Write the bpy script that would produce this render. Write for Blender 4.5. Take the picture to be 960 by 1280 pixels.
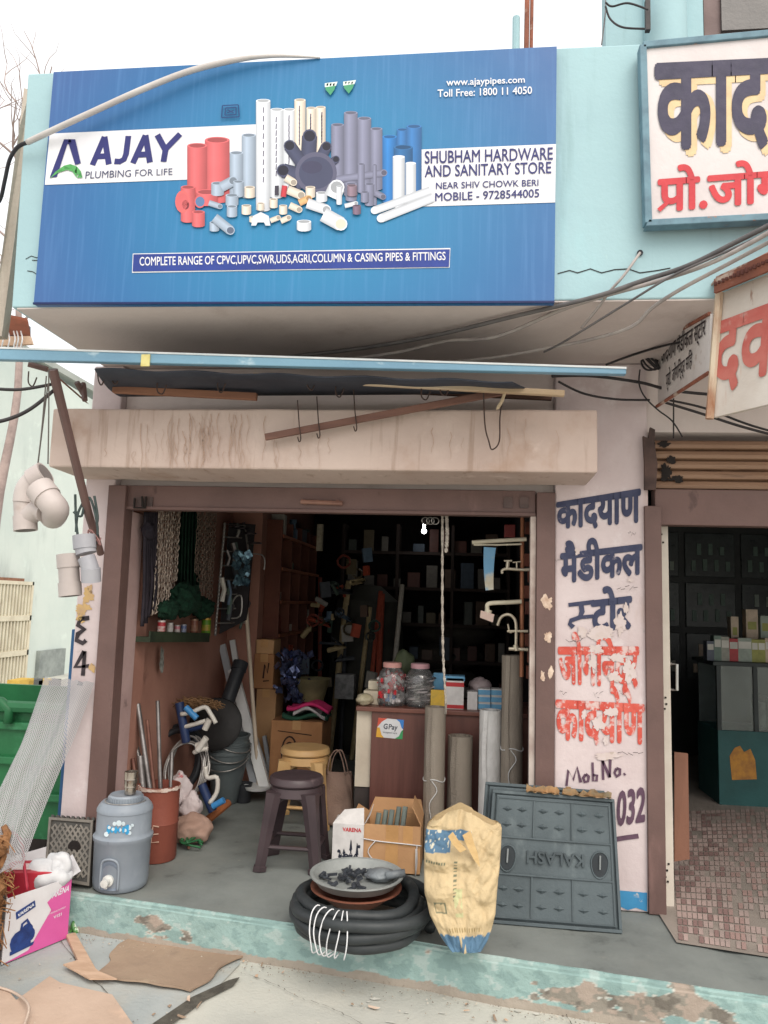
import bpy, bmesh, math, random
from mathutils import Vector as V, Matrix, noise as mnoise

for o in list(bpy.data.objects):
    bpy.data.objects.remove(o)
SC = bpy.context.scene
COL = SC.collection
rnd = random.Random(7)

# ------------------------------------------------------------------ camera
F, PITCH, YAW, ROLL = 950.0, math.radians(6.8), math.radians(6.3), .03
CAM = V((0, -3.83, 1.55))
_f = V((-math.sin(YAW) * math.cos(PITCH), math.cos(YAW) * math.cos(PITCH), math.sin(PITCH)))
_r0 = V((math.cos(YAW), math.sin(YAW), 0))
_u0 = _r0.cross(_f)
_R = _r0 * math.cos(ROLL) + _u0 * math.sin(ROLL)
_U = _u0 * math.cos(ROLL) - _r0 * math.sin(ROLL)
cd = bpy.data.cameras.new("camera")
cd.sensor_fit = 'VERTICAL'
cd.sensor_height = 36.0
cd.sensor_width = 27.0
cd.lens = 36.0 * F / 1280.0
cd.clip_start, cd.clip_end = .05, 2000
cam = bpy.data.objects.new("camera", cd)
COL.objects.link(cam)
m = Matrix.Identity(4)
for i in range(3):
    m[i][0], m[i][1], m[i][2], m[i][3] = _R[i], _U[i], -_f[i], CAM[i]
cam.matrix_world = m
SC.camera = cam

# ------------------------------------------------------------------ light
SUN_EL, SUN_AZ = math.radians(48), math.radians(152)      # azimuth from +Y towards +X: a hazy sun over the street, behind the camera to its right
world = bpy.data.worlds.new("World")
SC.world = world
world.use_nodes = True
wn = world.node_tree
sky = wn.nodes.new('ShaderNodeTexSky')
sky.sky_type = 'NISHITA'
sky.sun_disc = False
sky.sun_elevation = SUN_EL
sky.sun_rotation = SUN_AZ
sky.air_density, sky.dust_density, sky.ozone_density = 1.0, 6.0, .6
bg = next(n for n in wn.nodes if n.type == 'BACKGROUND')
bg.inputs[1].default_value = .15
hz = wn.nodes.new('ShaderNodeMix')           # thin bright overcast: the clear-sky colour mostly veiled by white cloud
hz.data_type = 'RGBA'
hz.inputs[0].default_value = .8
hz.inputs[7].default_value = (7.2, 7.2, 7.1, 1)
wn.links.new(sky.outputs[0], hz.inputs[6])
wn.links.new(hz.outputs[2], bg.inputs[0])
sd = bpy.data.lights.new("sun", 'SUN')
sd.energy = 1.6
sd.angle = math.radians(45)
sd.color = (1, .95, .87)
sun = bpy.data.objects.new("sun", sd)
COL.objects.link(sun)
_s = V((math.sin(SUN_AZ) * math.cos(SUN_EL), math.cos(SUN_AZ) * math.cos(SUN_EL), math.sin(SUN_EL)))
sun.rotation_euler = _s.to_track_quat('Z', 'Y').to_euler()
vs = SC.view_settings
vs.view_transform = 'Standard'
vs.look = 'None'
vs.gamma = 1
vs.use_curve_mapping = False
vs.exposure = 0.47

# ------------------------------------------------------------------ measuring helpers (photograph survey -> metres)
GZ, FZ = -.02, .16            # street level, shop floor level


def ray(x, y):
    return _f + _R * ((x - 480) / F) - _U * ((y - 640) / F)


def W(x, y, Y=0.):            # point of the upright plane Y = const
    d = ray(x, y)
    return CAM + d * ((Y - CAM.y) / d.y)


def G(x, y, z=FZ):            # point of the level plane z = const
    d = ray(x, y)
    return CAM + d * ((z - CAM.z) / d.z)


def WX(x, y, X):              # point of the upright plane X = const
    d = ray(x, y)
    return CAM + d * ((X - CAM.x) / d.x)


def px(n, Y=0.):              # metres spanned by n photo pixels at depth Y
    return n * (Y - CAM.y) / F


# ------------------------------------------------------------------ materials
def S(r, g, b):
    def f(c):
        c /= 255.
        return c / 12.92 if c <= .04045 else ((c + .055) / 1.055) ** 2.4
    return (f(r), f(g), f(b), 1)


_mats = {}


def M(name, c1, c2=None, s=5, rough=.6, bump=.1, bs=45, metal=0., over=(), spec=.35, trans=0., stretch=(1, 1, 1),
      vcol=False, alpha=None, emit=None, lo=.35, hi=.7):
    if name in _mats:
        return _mats[name]
    mt = bpy.data.materials.new(name)
    mt.use_nodes = True
    nt = mt.node_tree
    N, L = nt.nodes, nt.links
    b = next(n for n in N if n.type == 'BSDF_PRINCIPLED')
    b.inputs['Roughness'].default_value = rough
    b.inputs['Metallic'].default_value = metal
    b.inputs['Specular IOR Level'].default_value = spec
    if trans:
        b.inputs['Transmission Weight'].default_value = trans
    tc = N.new('ShaderNodeTexCoord')
    oi = N.new('ShaderNodeObjectInfo')

    def noisef(scale, st=(1, 1, 1), detail=6, rough_=.6):
        mp = N.new('ShaderNodeMapping')
        mp.inputs['Scale'].default_value = st
        L.new(tc.outputs['Object'], mp.inputs['Vector'])
        n = N.new('ShaderNodeTexNoise')
        n.noise_dimensions = '4D'
        n.inputs['Scale'].default_value = scale
        n.inputs['Detail'].default_value = detail
        n.inputs['Roughness'].default_value = rough_
        mul = N.new('ShaderNodeMath')
        mul.operation = 'MULTIPLY'
        mul.inputs[1].default_value = 17.
        L.new(oi.outputs['Random'], mul.inputs[0])
        L.new(mul.outputs[0], n.inputs['W'])
        L.new(mp.outputs[0], n.inputs['Vector'])
        return n.outputs['Fac']

    def ramp(src, a, c):
        r = N.new('ShaderNodeMapRange')
        r.interpolation_type = 'SMOOTHSTEP'
        r.inputs['From Min'].default_value = a
        r.inputs['From Max'].default_value = c
        L.new(src, r.inputs['Value'])
        return r.outputs['Result']

    def mix(fac, a, c):
        x = N.new('ShaderNodeMix')
        x.data_type = 'RGBA'
        if isinstance(fac, float):
            x.inputs[0].default_value = fac
        else:
            L.new(fac, x.inputs[0])
        for k, v in ((6, a), (7, c)):
            if isinstance(v, tuple):
                x.inputs[k].default_value = v
            else:
                L.new(v, x.inputs[k])
        return x.outputs[2]

    if c2 is None:
        c2 = tuple(c * .78 for c in c1[:3]) + (1,)
    if vcol:
        at = N.new('ShaderNodeVertexColor')
        at.layer_name = 'paint'
        dark = N.new('ShaderNodeMix')
        dark.data_type = 'RGBA'
        dark.blend_type = 'MULTIPLY'
        dark.inputs[7].default_value = (.86, .86, .86, 1)
        L.new(ramp(noisef(s, stretch), lo, hi), dark.inputs[0])
        L.new(at.outputs[0], dark.inputs[6])
        col = dark.outputs[2]
    else:
        col = mix(ramp(noisef(s, stretch), lo, hi), c1, c2)
    for oc, osc, ost, a, c, amt in over:
        f = ramp(noisef(osc, ost), a, c)
        mm = N.new('ShaderNodeMath')
        mm.operation = 'MULTIPLY'
        mm.inputs[1].default_value = amt
        L.new(f, mm.inputs[0])
        col = mix(mm.outputs[0], col, oc)
    L.new(col, b.inputs['Base Color'])
    rr = N.new('ShaderNodeMapRange')
    rr.inputs['To Min'].default_value = max(.03, rough - .12)
    rr.inputs['To Max'].default_value = min(1, rough + .12)
    L.new(noisef(s * 3), rr.inputs['Value'])
    L.new(rr.outputs[0], b.inputs['Roughness'])
    if bump:
        bp = N.new('ShaderNodeBump')
        bp.inputs['Strength'].default_value = bump
        bp.inputs['Distance'].default_value = .02
        L.new(noisef(bs), bp.inputs['Height'])
        L.new(bp.outputs[0], b.inputs['Normal'])
    if emit:
        b.inputs['Emission Color'].default_value = emit[0]
        b.inputs['Emission Strength'].default_value = emit[1]
    mt['tc'] = 1
    _mats[name] = mt
    return mt


# ------------------------------------------------------------------ mesh builder
class MB:
    def __init__(self):
        self.v, self.f, self.mi, self.c = [], [], [], []
        self.m = 0
        self.col = (1, 1, 1, 1)

    def add(self, vs_, fs, col=None):
        o = len(self.v)
        self.v += [V(p) for p in vs_]
        if isinstance(col, list):
            self.c += col
        else:
            self.c += [col or self.col] * len(vs_)
        for f in fs:
            self.f.append([i + o for i in f])
            self.mi.append(self.m)
        return self

    def hexa(self, p):         # 8 points: bottom ring 0-3, top ring 4-7
        return self.add(p, [(0, 3, 2, 1), (4, 5, 6, 7), (0, 1, 5, 4), (1, 2, 6, 5), (2, 3, 7, 6), (3, 0, 4, 7)])

    def box(self, lo, hi):
        (a, b, c), (d, e, f) = lo, hi
        return self.hexa([(a, b, c), (d, b, c), (d, e, c), (a, e, c), (a, b, f), (d, b, f), (d, e, f), (a, e, f)])

    def obox(self, c, sx, sy, sz, rz=0., rx=0., ry=0.):
        mtx = Matrix.Rotation(rz, 3, 'Z') @ Matrix.Rotation(ry, 3, 'Y') @ Matrix.Rotation(rx, 3, 'X')
        c = V(c)
        q = [c + mtx @ V((i * sx / 2, j * sy / 2, k * sz / 2)) for k in (-1, 1) for i, j in ((-1, -1), (1, -1), (1, 1), (-1, 1))]
        return self.hexa(q)

    def slab(self, pts, d):    # polygon extruded along d
        n = len(pts)
        d = V(d)
        p = [V(q) for q in pts]
        return self.add(p + [q + d for q in p], [tuple(range(n)), tuple(reversed(range(n, 2 * n)))] +
                        [(i, i + n, (i + 1) % n + n, (i + 1) % n) for i in range(n)])

    def poly(self, pts, col=None):
        return self.add(pts, [tuple(range(len(pts)))], col)

    def tube(self, pts, r, n=8, closed=False, caps=True, flat=1.):
        p = [V(q) for q in pts]
        k = len(p)
        if k < 2:
            return self
        rs = r if isinstance(r, (list, tuple)) else [r] * k
        tan = []
        for i in range(k):
            a = p[i - 1] if i or closed else p[0]
            b = p[(i + 1) % k] if i < k - 1 or closed else p[-1]
            t = b - a
            tan.append(t.normalized() if t.length > 1e-9 else V((0, 0, 1)))
        up = V((0, 0, 1)) if abs(tan[0].z) < .9 else V((1, 0, 0))
        nx = tan[0].cross(up).normalized()
        rings = []
        for i in range(k):
            nx = (nx - tan[i] * nx.dot(tan[i]))
            nx = nx.normalized() if nx.length > 1e-6 else tan[i].orthogonal().normalized()
            ny = tan[i].cross(nx)
            rings += [p[i] + (nx * math.cos(6.28318 * j / n) + ny * math.sin(6.28318 * j / n) * flat) * rs[i] for j in range(n)]
        fs = []
        for i in range(k if closed else k - 1):
            a, b = i * n, ((i + 1) % k) * n
            fs += [(a + j, a + (j + 1) % n, b + (j + 1) % n, b + j) for j in range(n)]
        if caps and not closed:
            fs += [tuple(reversed(range(n))), tuple(range((k - 1) * n, k * n))]
        return self.add(rings, fs)

    def lathe(self, c, prof, n=28, mtx=None, sx=1., sy=1.):
        c = V(c)
        vs_, fs = [], []
        k = len(prof)
        for r, z in prof:
            for j in range(n):
                a = 6.2831853 * j / n
                q = V((math.cos(a) * r * sx, math.sin(a) * r * sy, z))
                vs_.append(c + (mtx @ q if mtx else q))
        for i in range(k - 1):
            fs += [(i * n + j, i * n + (j + 1) % n, (i + 1) * n + (j + 1) % n, (i + 1) * n + j) for j in range(n)]
        if prof[0][0] > 1e-4:
            fs.append(tuple(reversed(range(n))))
        if prof[-1][0] > 1e-4:
            fs.append(tuple(range((k - 1) * n, k * n)))
        return self.add(vs_, fs)

    def blob(self, c, rx, ry, rz, amp=.25, freq=2., seed=0, sub=3):
        bm = bmesh.new()
        bmesh.ops.create_icosphere(bm, subdivisions=sub, radius=1)
        c = V(c)
        vs_ = []
        for v in bm.verts:
            q = v.co.copy()
            k = 1 + amp * mnoise.fractal(q * freq + V((seed * 3.1, seed, 0)), 1., 2., 3)
            vs_.append(c + V((q.x * rx, q.y * ry, q.z * rz)) * k)
        fs = [tuple(v.index for v in f.verts) for f in bm.faces]
        bm.free()
        return self.add(vs_, fs)

    def grid(self, fn, nu, nv, thick=None, colfn=None):
        vs_, cs = [], []
        for j in range(nv + 1):
            for i in range(nu + 1):
                vs_.append(V(fn(i / nu, j / nv)))
                cs.append(colfn(i / nu, j / nv) if colfn else self.col)
        w = nu + 1
        fs = [(j * w + i, j * w + i + 1, (j + 1) * w + i + 1, (j + 1) * w + i) for j in range(nv) for i in range(nu)]
        if thick is None:
            return self.add(vs_, fs, cs)
        t = V(thick)
        n = len(vs_)
        fs += [tuple(reversed([k + n for k in f])) for f in list(fs)]
        rim = [i for i in range(w)] + [j * w + nu for j in range(1, nv + 1)] + [nv * w + i for i in range(nu - 1, -1, -1)] + [j * w for j in range(nv - 1, 0, -1)]
        for a, b in zip(rim, rim[1:] + rim[:1]):
            fs.append((b, a, a + n, b + n))
        return self.add(vs_ + [p + t for p in vs_], fs, cs + cs)

    def build(self, name, mats, parent=None, smooth=False, bev=0., sub=0):
        if not isinstance(mats, (list, tuple)):
            mats = [mats]
        xs = [p.x for p in self.v]
        ys = [p.y for p in self.v]
        zs = [p.z for p in self.v]
        c = V(((min(xs) + max(xs)) / 2, (min(ys) + max(ys)) / 2, min(zs)))
        me = bpy.data.meshes.new(name)
        me.from_pydata([p - c for p in self.v], [], self.f)
        for mm in mats:
            me.materials.append(mm)
        for p, i in zip(me.polygons, self.mi):
            p.material_index = i
            p.use_smooth = bool(smooth)
        if any(q != (1, 1, 1, 1) for q in self.c):
            at = me.color_attributes.new('paint', 'FLOAT_COLOR', 'POINT')
            for i, q in enumerate(self.c):
                at.data[i].color = q
        bm = bmesh.new()
        bm.from_mesh(me)
        bmesh.ops.recalc_face_normals(bm, faces=bm.faces)
        bm.to_mesh(me)
        bm.free()
        if smooth and smooth is not True:
            me.set_sharp_from_angle(angle=math.radians(smooth))
        o = bpy.data.objects.new(name, me)
        COL.objects.link(o)
        o.location = c
        if parent is not None:
            o.parent = parent
            q = V((0, 0, 0))
            pp = parent
            while pp is not None:
                q += pp.location
                pp = pp.parent
            o.location = c - q
        if bev:
            b = o.modifiers.new("edge", 'BEVEL')
            b.width = bev
            b.segments = 2
            b.limit_method = 'ANGLE'
        if sub:
            b = o.modifiers.new("soft", 'SUBSURF')
            b.levels = b.render_levels = sub
        return o


def thing(name, label, cat, loc=(0, 0, 0), group=None):
    o = bpy.data.objects.new(name, None)
    COL.objects.link(o)
    o.location = loc
    o.empty_display_size = .05
    return tag(o, label, cat, group)


def tag(o, label, cat, group=None):
    o['label'] = label
    o['category'] = cat
    if group:
        o['group'] = group
    return o


def ground(o, kind='structure'):
    o['kind'] = kind
    return o


def dup(root, loc, rz=0., label=None, scale=None):     # a copy of a thing with copies of its parts and sub-parts
    r = root.copy()
    COL.objects.link(r)
    r.location = loc
    r.rotation_euler = (0, 0, rz)
    if scale:
        r.scale = (scale, scale, scale) if isinstance(scale, float) else scale
    if label:
        r['label'] = label
    for ch in list(root.children):
        c = ch.copy()
        COL.objects.link(c)
        c.parent = r
        for g in ch.children:
            d = g.copy()
            COL.objects.link(d)
            d.parent = c
    return r


class Quad:                    # a flat (or slightly warped) patch: u right, v up, h outwards
    def __init__(self, bl, br, tr, tl):
        self.q = [V(bl), V(br), V(tr), V(tl)]
        self.n = (self.q[1] - self.q[0]).cross(self.q[3] - self.q[0]).normalized()

    def p(self, u, v, h=0.):
        a, b, c, d = self.q
        return a * ((1 - u) * (1 - v)) + b * (u * (1 - v)) + c * (u * v) + d * ((1 - u) * v) + self.n * h

    def box(self, mb, u0, v0, u1, v1, h0, h1):
        return mb.hexa([self.p(u0, v0, h0), self.p(u1, v0, h0), self.p(u1, v1, h0), self.p(u0, v1, h0),
                        self.p(u0, v0, h1), self.p(u1, v0, h1), self.p(u1, v1, h1), self.p(u0, v1, h1)])


def WQ(Y, bl, br, tr, tl):     # the patch with these photo corners on the plane Y
    return Quad(W(*bl, Y), W(*br, Y), W(*tr, Y), W(*tl, Y))


def glyphs(body, bold=0., ext=0.):
    c = bpy.data.curves.new("glyphs", 'FONT')
    c.body = body
    c.offset = bold
    c.extrude = ext
    c.resolution_u = 3
    o = bpy.data.objects.new("glyphs", c)
    COL.objects.link(o)
    bpy.context.view_layer.update()
    me = bpy.data.meshes.new_from_object(o.evaluated_get(bpy.context.evaluated_depsgraph_get()))
    vs_ = [v.co.copy() for v in me.vertices]
    fs = [tuple(p.vertices) for p in me.polygons]
    bpy.data.objects.remove(o)
    bpy.data.curves.remove(c)
    bpy.data.meshes.remove(me)
    return vs_, fs


def text(mb, body, quad, bold=0., h=.003, ext=0., yhi=.686, flip=False, shear=0.):
    vs_, fs = glyphs(body, 0., ext)
    if not vs_:
        return
    x0 = min(p.x for p in vs_) - bold
    x1 = max(p.x for p in vs_) + bold
    k = 0
    for dx, dy in ([(0, 0)] if not bold else [(0, 0), (bold, 0), (-bold, 0), (bold * .7, bold * .7), (-bold * .7, bold * .7), (bold * .7, -bold * .7), (-bold * .7, -bold * .7), (0, bold), (0, -bold)]):
        out = []
        for p in vs_:
            u, v = (p.x + dx + shear * p.y - x0) / (x1 - x0), (p.y + dy) / yhi
            if flip:
                u, v = 1 - u, 1 - v
            out.append(quad.p(u, v, h + p.z + k * .00006))
        mb.add(out, fs)
        k += 1


def stroke(mb, quad, pts, w, h=.003, jit=.3):   # a painted brush stroke, points in (u, v), width in metres
    p = [quad.p(u, v, h) for u, v in pts]
    L_, R_ = [], []
    for i, q in enumerate(p):
        t = (p[min(i + 1, len(p) - 1)] - p[max(i - 1, 0)]).normalized()
        s = quad.n.cross(t) * (w / 2 * (1 - jit / 2 + jit * rnd.random()))
        L_.append(q + s)
        R_.append(q - s)
    for i in range(len(p) - 1):
        mb.add([L_[i], R_[i], R_[i + 1], L_[i + 1]], [(0, 1, 2, 3)])


def patch(mb, c, Y, rx, ry, seed=0, h=0., n=16, col=None, jag=.5):   # ragged flat patch facing the street, centre and radii in photo pixels
    pts = []
    n = 44
    for i in range(n):
        a = 6.28318 * i / n
        q = V((math.cos(a), math.sin(a), seed * 3.7))
        k = 1 - jag * (.5 + .9 * mnoise.noise(q * 1.1) + .55 * mnoise.noise(q * 3.1) + .4 * mnoise.noise(q * 8.))
        pts.append(W(c[0] + math.cos(a) * rx * k, c[1] - math.sin(a) * ry * k, Y) + V((0, -h, 0)))
    mb.poly(list(reversed(pts)), col)


def smooth_path(pts, n=6):      # Catmull-Rom through the points
    p = [V(q) for q in pts]
    out = []
    for i in range(len(p) - 1):
        a, b, c, d = p[max(i - 1, 0)], p[i], p[i + 1], p[min(i + 2, len(p) - 1)]
        for k in range(n):
            t = k / n
            out.append(.5 * ((2 * b) + (c - a) * t + (2 * a - 5 * b + 4 * c - d) * t * t + (3 * b - a - 3 * c + d) * t ** 3))
    out.append(p[-1])
    return out
# ------------------------------------------------------------------ materials of the place
concrete = M("street_concrete", S(188, 187, 178), S(168, 168, 161), s=1.6, rough=.9, bump=.25, bs=70, spec=.2,
             over=((S(196, 190, 176), .7, (1, 1, 1), .45, .7, .8), (S(146, 136, 122), 3.5, (1, 1, 1), .56, .72, .6), (S(206, 204, 194), 9, (1, 1, 1), .66, .72, .5)))
slab_grey = M("slab_grey", S(166, 171, 170), S(148, 153, 152), s=2.2, rough=.88, bump=.2, bs=60, spec=.2,
              over=((S(176, 168, 154), 1.5, (1, 1, 1), .5, .7, .8), (S(122, 118, 110), 6, (1, 1, 1), .62, .72, .5)))
floor_m = M("cement_floor", S(128, 133, 130), S(106, 111, 109), s=2.5, rough=.75, bump=.15, bs=40,
            over=((S(130, 132, 126), 1.2, (1, 1, 1), .5, .75, .7), (S(66, 68, 66), 5, (1, 1, 1), .58, .74, .6), (S(150, 145, 134), 14, (1, 1, 1), .66, .74, .5)))
turq_step = M("step_turquoise", S(146, 172, 168), S(130, 156, 154), s=4, rough=.75, bump=.25, bs=30,
              over=((S(150, 140, 126), 3.2, (1, 1, 1), .56, .63, .9), (S(120, 112, 100), 7, (.6, .6, 2.5), .6, .7, .7), (S(176, 205, 198), 9, (1, 1, 1), .6, .7, .5)))
turq_worn = \
    M("step_worn", S(148, 146, 134), S(122, 120, 108), s=4, rough=.85, bump=.4, bs=25,
      over=((S(146, 176, 174), 4.2, (.7, .7, 1.5), .5, .62, .8), (S(98, 92, 82), 8, (1, 1, 1), .6, .68, .7)))
turq = M("wall_turquoise", S(158, 188, 194), S(150, 179, 186), s=1.5, rough=.8, bump=.12, bs=30,
         over=((S(160, 202, 208), 2.5, (1, 1, .3), .5, .7, .6), (S(122, 150, 152), 4, (2.2, 1.5, .18), .56, .74, .45), (S(170, 200, 196), 12, (1, 1, 1), .68, .72, .6)))
soffit_m = M("plaster_soffit", S(212, 200, 196), S(198, 186, 182), s=1.3, rough=.9, bump=.15, bs=25,
             over=((S(170, 154, 148), 2.2, (1, 1, 1), .55, .75, .6), (S(220, 210, 206), 8, (1, 1, 1), .62, .74, .4)))
beam_m = M("plaster_beam", S(198, 179, 169), S(184, 163, 153), s=2, rough=.9, bump=.18, bs=30,
           over=((S(164, 134, 114), 3.2, (1.3, 1, 1), .50, .72, .6), (S(150, 126, 110), 9, (2.2, 1, .16), .54, .68, .55), (S(222, 205, 196), 6, (1, 1, 1), .6, .75, .6)))
pillar_m = M("whitewash", S(206, 192, 192), S(194, 178, 178), s=3, rough=.85, bump=.15, bs=35,
             over=((S(178, 152, 140), 4, (1.4, 1, .5), .58, .74, .5), (S(168, 160, 158), 14, (1, 1, 1), .66, .72, .6), (S(222, 214, 214), 5, (1, 1, 1), .55, .7, .6)))
brown_steel = M("brown_steel", S(108, 84, 79), S(94, 73, 69), s=3, rough=.55, bump=.08, bs=60,
                over=((S(134, 104, 98), 6, (1, 1, .3), .58, .74, .6), (S(70, 52, 50), 10, (1, 1, .5), .64, .72, .6)))
jamb_m = M("jamb_plaster", S(186, 158, 154), S(166, 138, 134), s=3, rough=.85, bump=.15,
           over=((S(120, 100, 98), 9, (1, 1, 1), .63, .7, .7),))
inwall = M("brick_red_plaster", S(172, 126, 110), S(152, 108, 94), s=2, rough=.85, bump=.12,
           over=((S(180, 130, 110), 3, (1, 1, 1), .55, .75, .5), (S(96, 62, 54), 5, (1, 1, 1), .62, .75, .5)))
dark_wall = M("shaded_wall", S(46, 42, 44), S(34, 31, 34), s=2, rough=.9)  # darkness of the shop interior put into the wall colour
shut_m = M("shutter_steel", S(150, 120, 98), S(134, 104, 84), s=3, rough=.5, bump=.08, stretch=(.4, 1, 3),
           over=((S(92, 70, 58), 5, (.5, 1, 4), .56, .72, .7),))
soot = M("soot_black", S(40, 34, 32), S(30, 26, 25), s=8, rough=.9)

# ------------------------------------------------------------------ ground
mb = MB()
mb.add([(-150, -150, GZ), (150, -150, GZ), (150, 150, GZ), (-150, 150, GZ)], [(0, 1, 2, 3)])
ground(mb.build("street", concrete))
mb = MB()
h = GZ + .004
mb.poly([G(-420, 1290, h), G(180, 1286, h), G(268, 1238, h), G(300, 1205, h), G(300, 1170, h), G(60, 1140, h), G(-420, 1080, h)])
ground(mb.build("pavement_slab", slab_grey))
mb = MB()
h = GZ + .008
dirt_m = M("dirt_joint", S(90, 86, 78), S(68, 64, 58), s=20, rough=1, bump=.5)
mb.poly([G(172, 1292, h), G(206, 1287, h), G(256, 1250, h), G(292, 1232, h), G(300, 1221, h), G(286, 1225, h), G(240, 1246, h)])
ground(mb.build("pavement_joint", dirt_m))
mb = MB()                     # silt line where the street meets the step
h = GZ + .006
silt = M("silt", S(172, 162, 148), S(152, 143, 131), s=14, rough=1, bump=.5, over=((S(108, 98, 88), 20, (1, 1, 1), .55, .7, .7),))
top_, bot_ = [], []
for i in range(40):
    x = 60 + i * 24
    e = 1148 + (x - 100) * .158
    top_.append(G(x, e - 8, h))
    bot_.append(G(x, e + 2 + 6 * rnd.random(), h))
mb.poly(bot_ + top_[::-1])
ground(mb.build("gutter_silt", silt))
mb = MB()                     # worn lettering and paint flecks on the street
h = GZ + .005
for i in range(26):
    x, y = rnd.choice([(790, 1250), (690, 1262), (830, 1262), (520, 1270), (500, 1248), (220, 1268)])
    x += rnd.uniform(-45, 45)
    y += rnd.uniform(-9, 9)
    c = G(x, y, h)
    r = rnd.uniform(.004, .016)
    mb.poly([c + V((math.cos(a) * r * rnd.uniform(.5, 2.2), math.sin(a) * r * rnd.uniform(.3, 1), 0)) for a in [k * .9 for k in range(7)]])
ground(mb.build("street_paint_marks", M("chalk", S(196, 194, 186), rough=1, s=20)))

EDGE = [(-2.06, -.205), (-1.84, -.238), (-.115, -.503), (.081, -.556), (1.096, -.72), (6., -1.5)]
mb = MB()


def edge_y(x):
    for (a, b), (c, d) in zip(EDGE, EDGE[1:]):
        if x <= c:
            return b + (d - b) * (x - a) / (c - a)
    return EDGE[-1][1]


def stepcol(x, z, y=0.):
    n1 = mnoise.fractal(V((x * 3.2, z * 9, 2 + y)), 1., 2., 5)
    n2 = mnoise.fractal(V((x * 11, z * 16, 7 + y)), 1., 2., 4)
    n3 = mnoise.noise(V((x * 40, z * 50, y)))
    t = S(146, 172, 168) if n2 > -.15 else S(132, 158, 155)
    if n2 > .35:
        t = S(166, 184, 180)
    wear = (x - .15) * 1.1
    low = (.05 - z) * 6
    thr = .60 - max(-.05, min(.58, wear * .75))
    v = n1 + .25 * n2 + max(0, low) * .5
    if v > thr:
        t = S(160, 146, 134) if n2 + .5 * n3 > .1 else (S(136, 130, 120) if n2 > -.3 else S(112, 106, 98))
    elif v > thr - .035:
        t = S(186, 186, 178)
    if z < .012 + .015 * n2:
        t = S(160, 150, 138)
    return t


nx, nz = 700, 36
mb = MB()
for i in range(nx + 1):
    pass


def stepface(u, v):
    x = -2.06 + (4.2 + 2.06) * u
    e = edge_y(x)
    chip = .020 * max(0, mnoise.noise(V((x * 5, 9, 0)) ) - .18) * 3
    z = GZ + (FZ - GZ - .004) * v
    y = e + .006 * mnoise.noise(V((x * 9, z * 12, 0))) + (1 - v) * -.008 + (chip + .014 if v > .97 else (.004 + chip * .5 if v > .88 else 0))
    if v > .97:
        z -= chip * .3
    return (x, y, z)


mb.m = 1
mb.grid(stepface, nx, nz, colfn=lambda u, v: stepcol(-2.06 + (4.2 + 2.06) * u, GZ + (FZ - GZ) * v))
mb.m = 0
n = nx // 4
pts = [stepface(i / n, 1) for i in range(n + 1)]
for a, b in zip(pts, pts[1:]):
    mb.add([a, b, (b[0], 6, FZ), (a[0], 6, FZ)], [(0, 1, 2, 3)])
mb.m = 1
mb.add([(-2.06, edge_y(-2.06), GZ), (-2.06, edge_y(-2.06), FZ), (-2.06, 6, FZ), (-2.06, 6, GZ)], [(0, 1, 2, 3)], S(146, 172, 168))
ground(mb.build("raised_pavement", [floor_m, M("step_paint", (1, 1, 1, 1), rough=.8, bump=.35, bs=40, vcol=True, s=6)]))
# hairline cracks and grit
mb = MB()
r = random.Random(70)
for pts in ([(300, 1215), (340, 1228), (372, 1246), (420, 1262), (470, 1290)], [(620, 1218), (640, 1236), (690, 1250), (720, 1286)], [(60, 1150), (90, 1196), (140, 1250), (150, 1290)], [(870, 1262), (880, 1290)]):
    p = smooth_path([G(x, y, GZ + .0095) for x, y in pts], 9)
    p = [q + V((r.uniform(-.006, .006), r.uniform(-.006, .006), 0)) for q in p]
    for a, b in zip(p, p[1:]):
        w_ = r.uniform(.0008, .0026)
        mb.add([a + V((-w_, 0, 0)), a + V((w_, 0, 0)), b + V((w_, 0, 0)), b + V((-w_, 0, 0))], [(0, 1, 2, 3)])
ground(mb.build("pavement_crack", dirt_m))
mb = MB()
for i in range(1500):
    x = r.uniform(-2.4, 2.2)
    k = r.random()
    y = edge_y(x) - .015 - (abs(r.gauss(0, .06)) if k < .6 else r.random() * 1.2)
    q = r.uniform(.0012, .0045) * (1.6 if r.random() < .06 else 1)
    c = V((x, y, GZ + .009 + q * .4))
    mb.m = r.choice([0, 0, 1, 2])
    mb.add([c + V((q, 0, 0)), c + V((0, q, 0)), c + V((-q, 0, 0)), c + V((0, -q * .8, 0)), c + V((0, 0, q * .8))], [(0, 1, 4), (1, 2, 4), (2, 3, 4), (3, 0, 4)])
g_ = mb.build("grit", [M("grit_a", S(150, 140, 126), rough=1), M("grit_b", S(110, 102, 94), rough=1), M("grit_c", S(188, 178, 164), rough=1)])
ground(g_, 'stuff')
g_['label'] = "fine grit gathered along the foot of the step"

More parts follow.
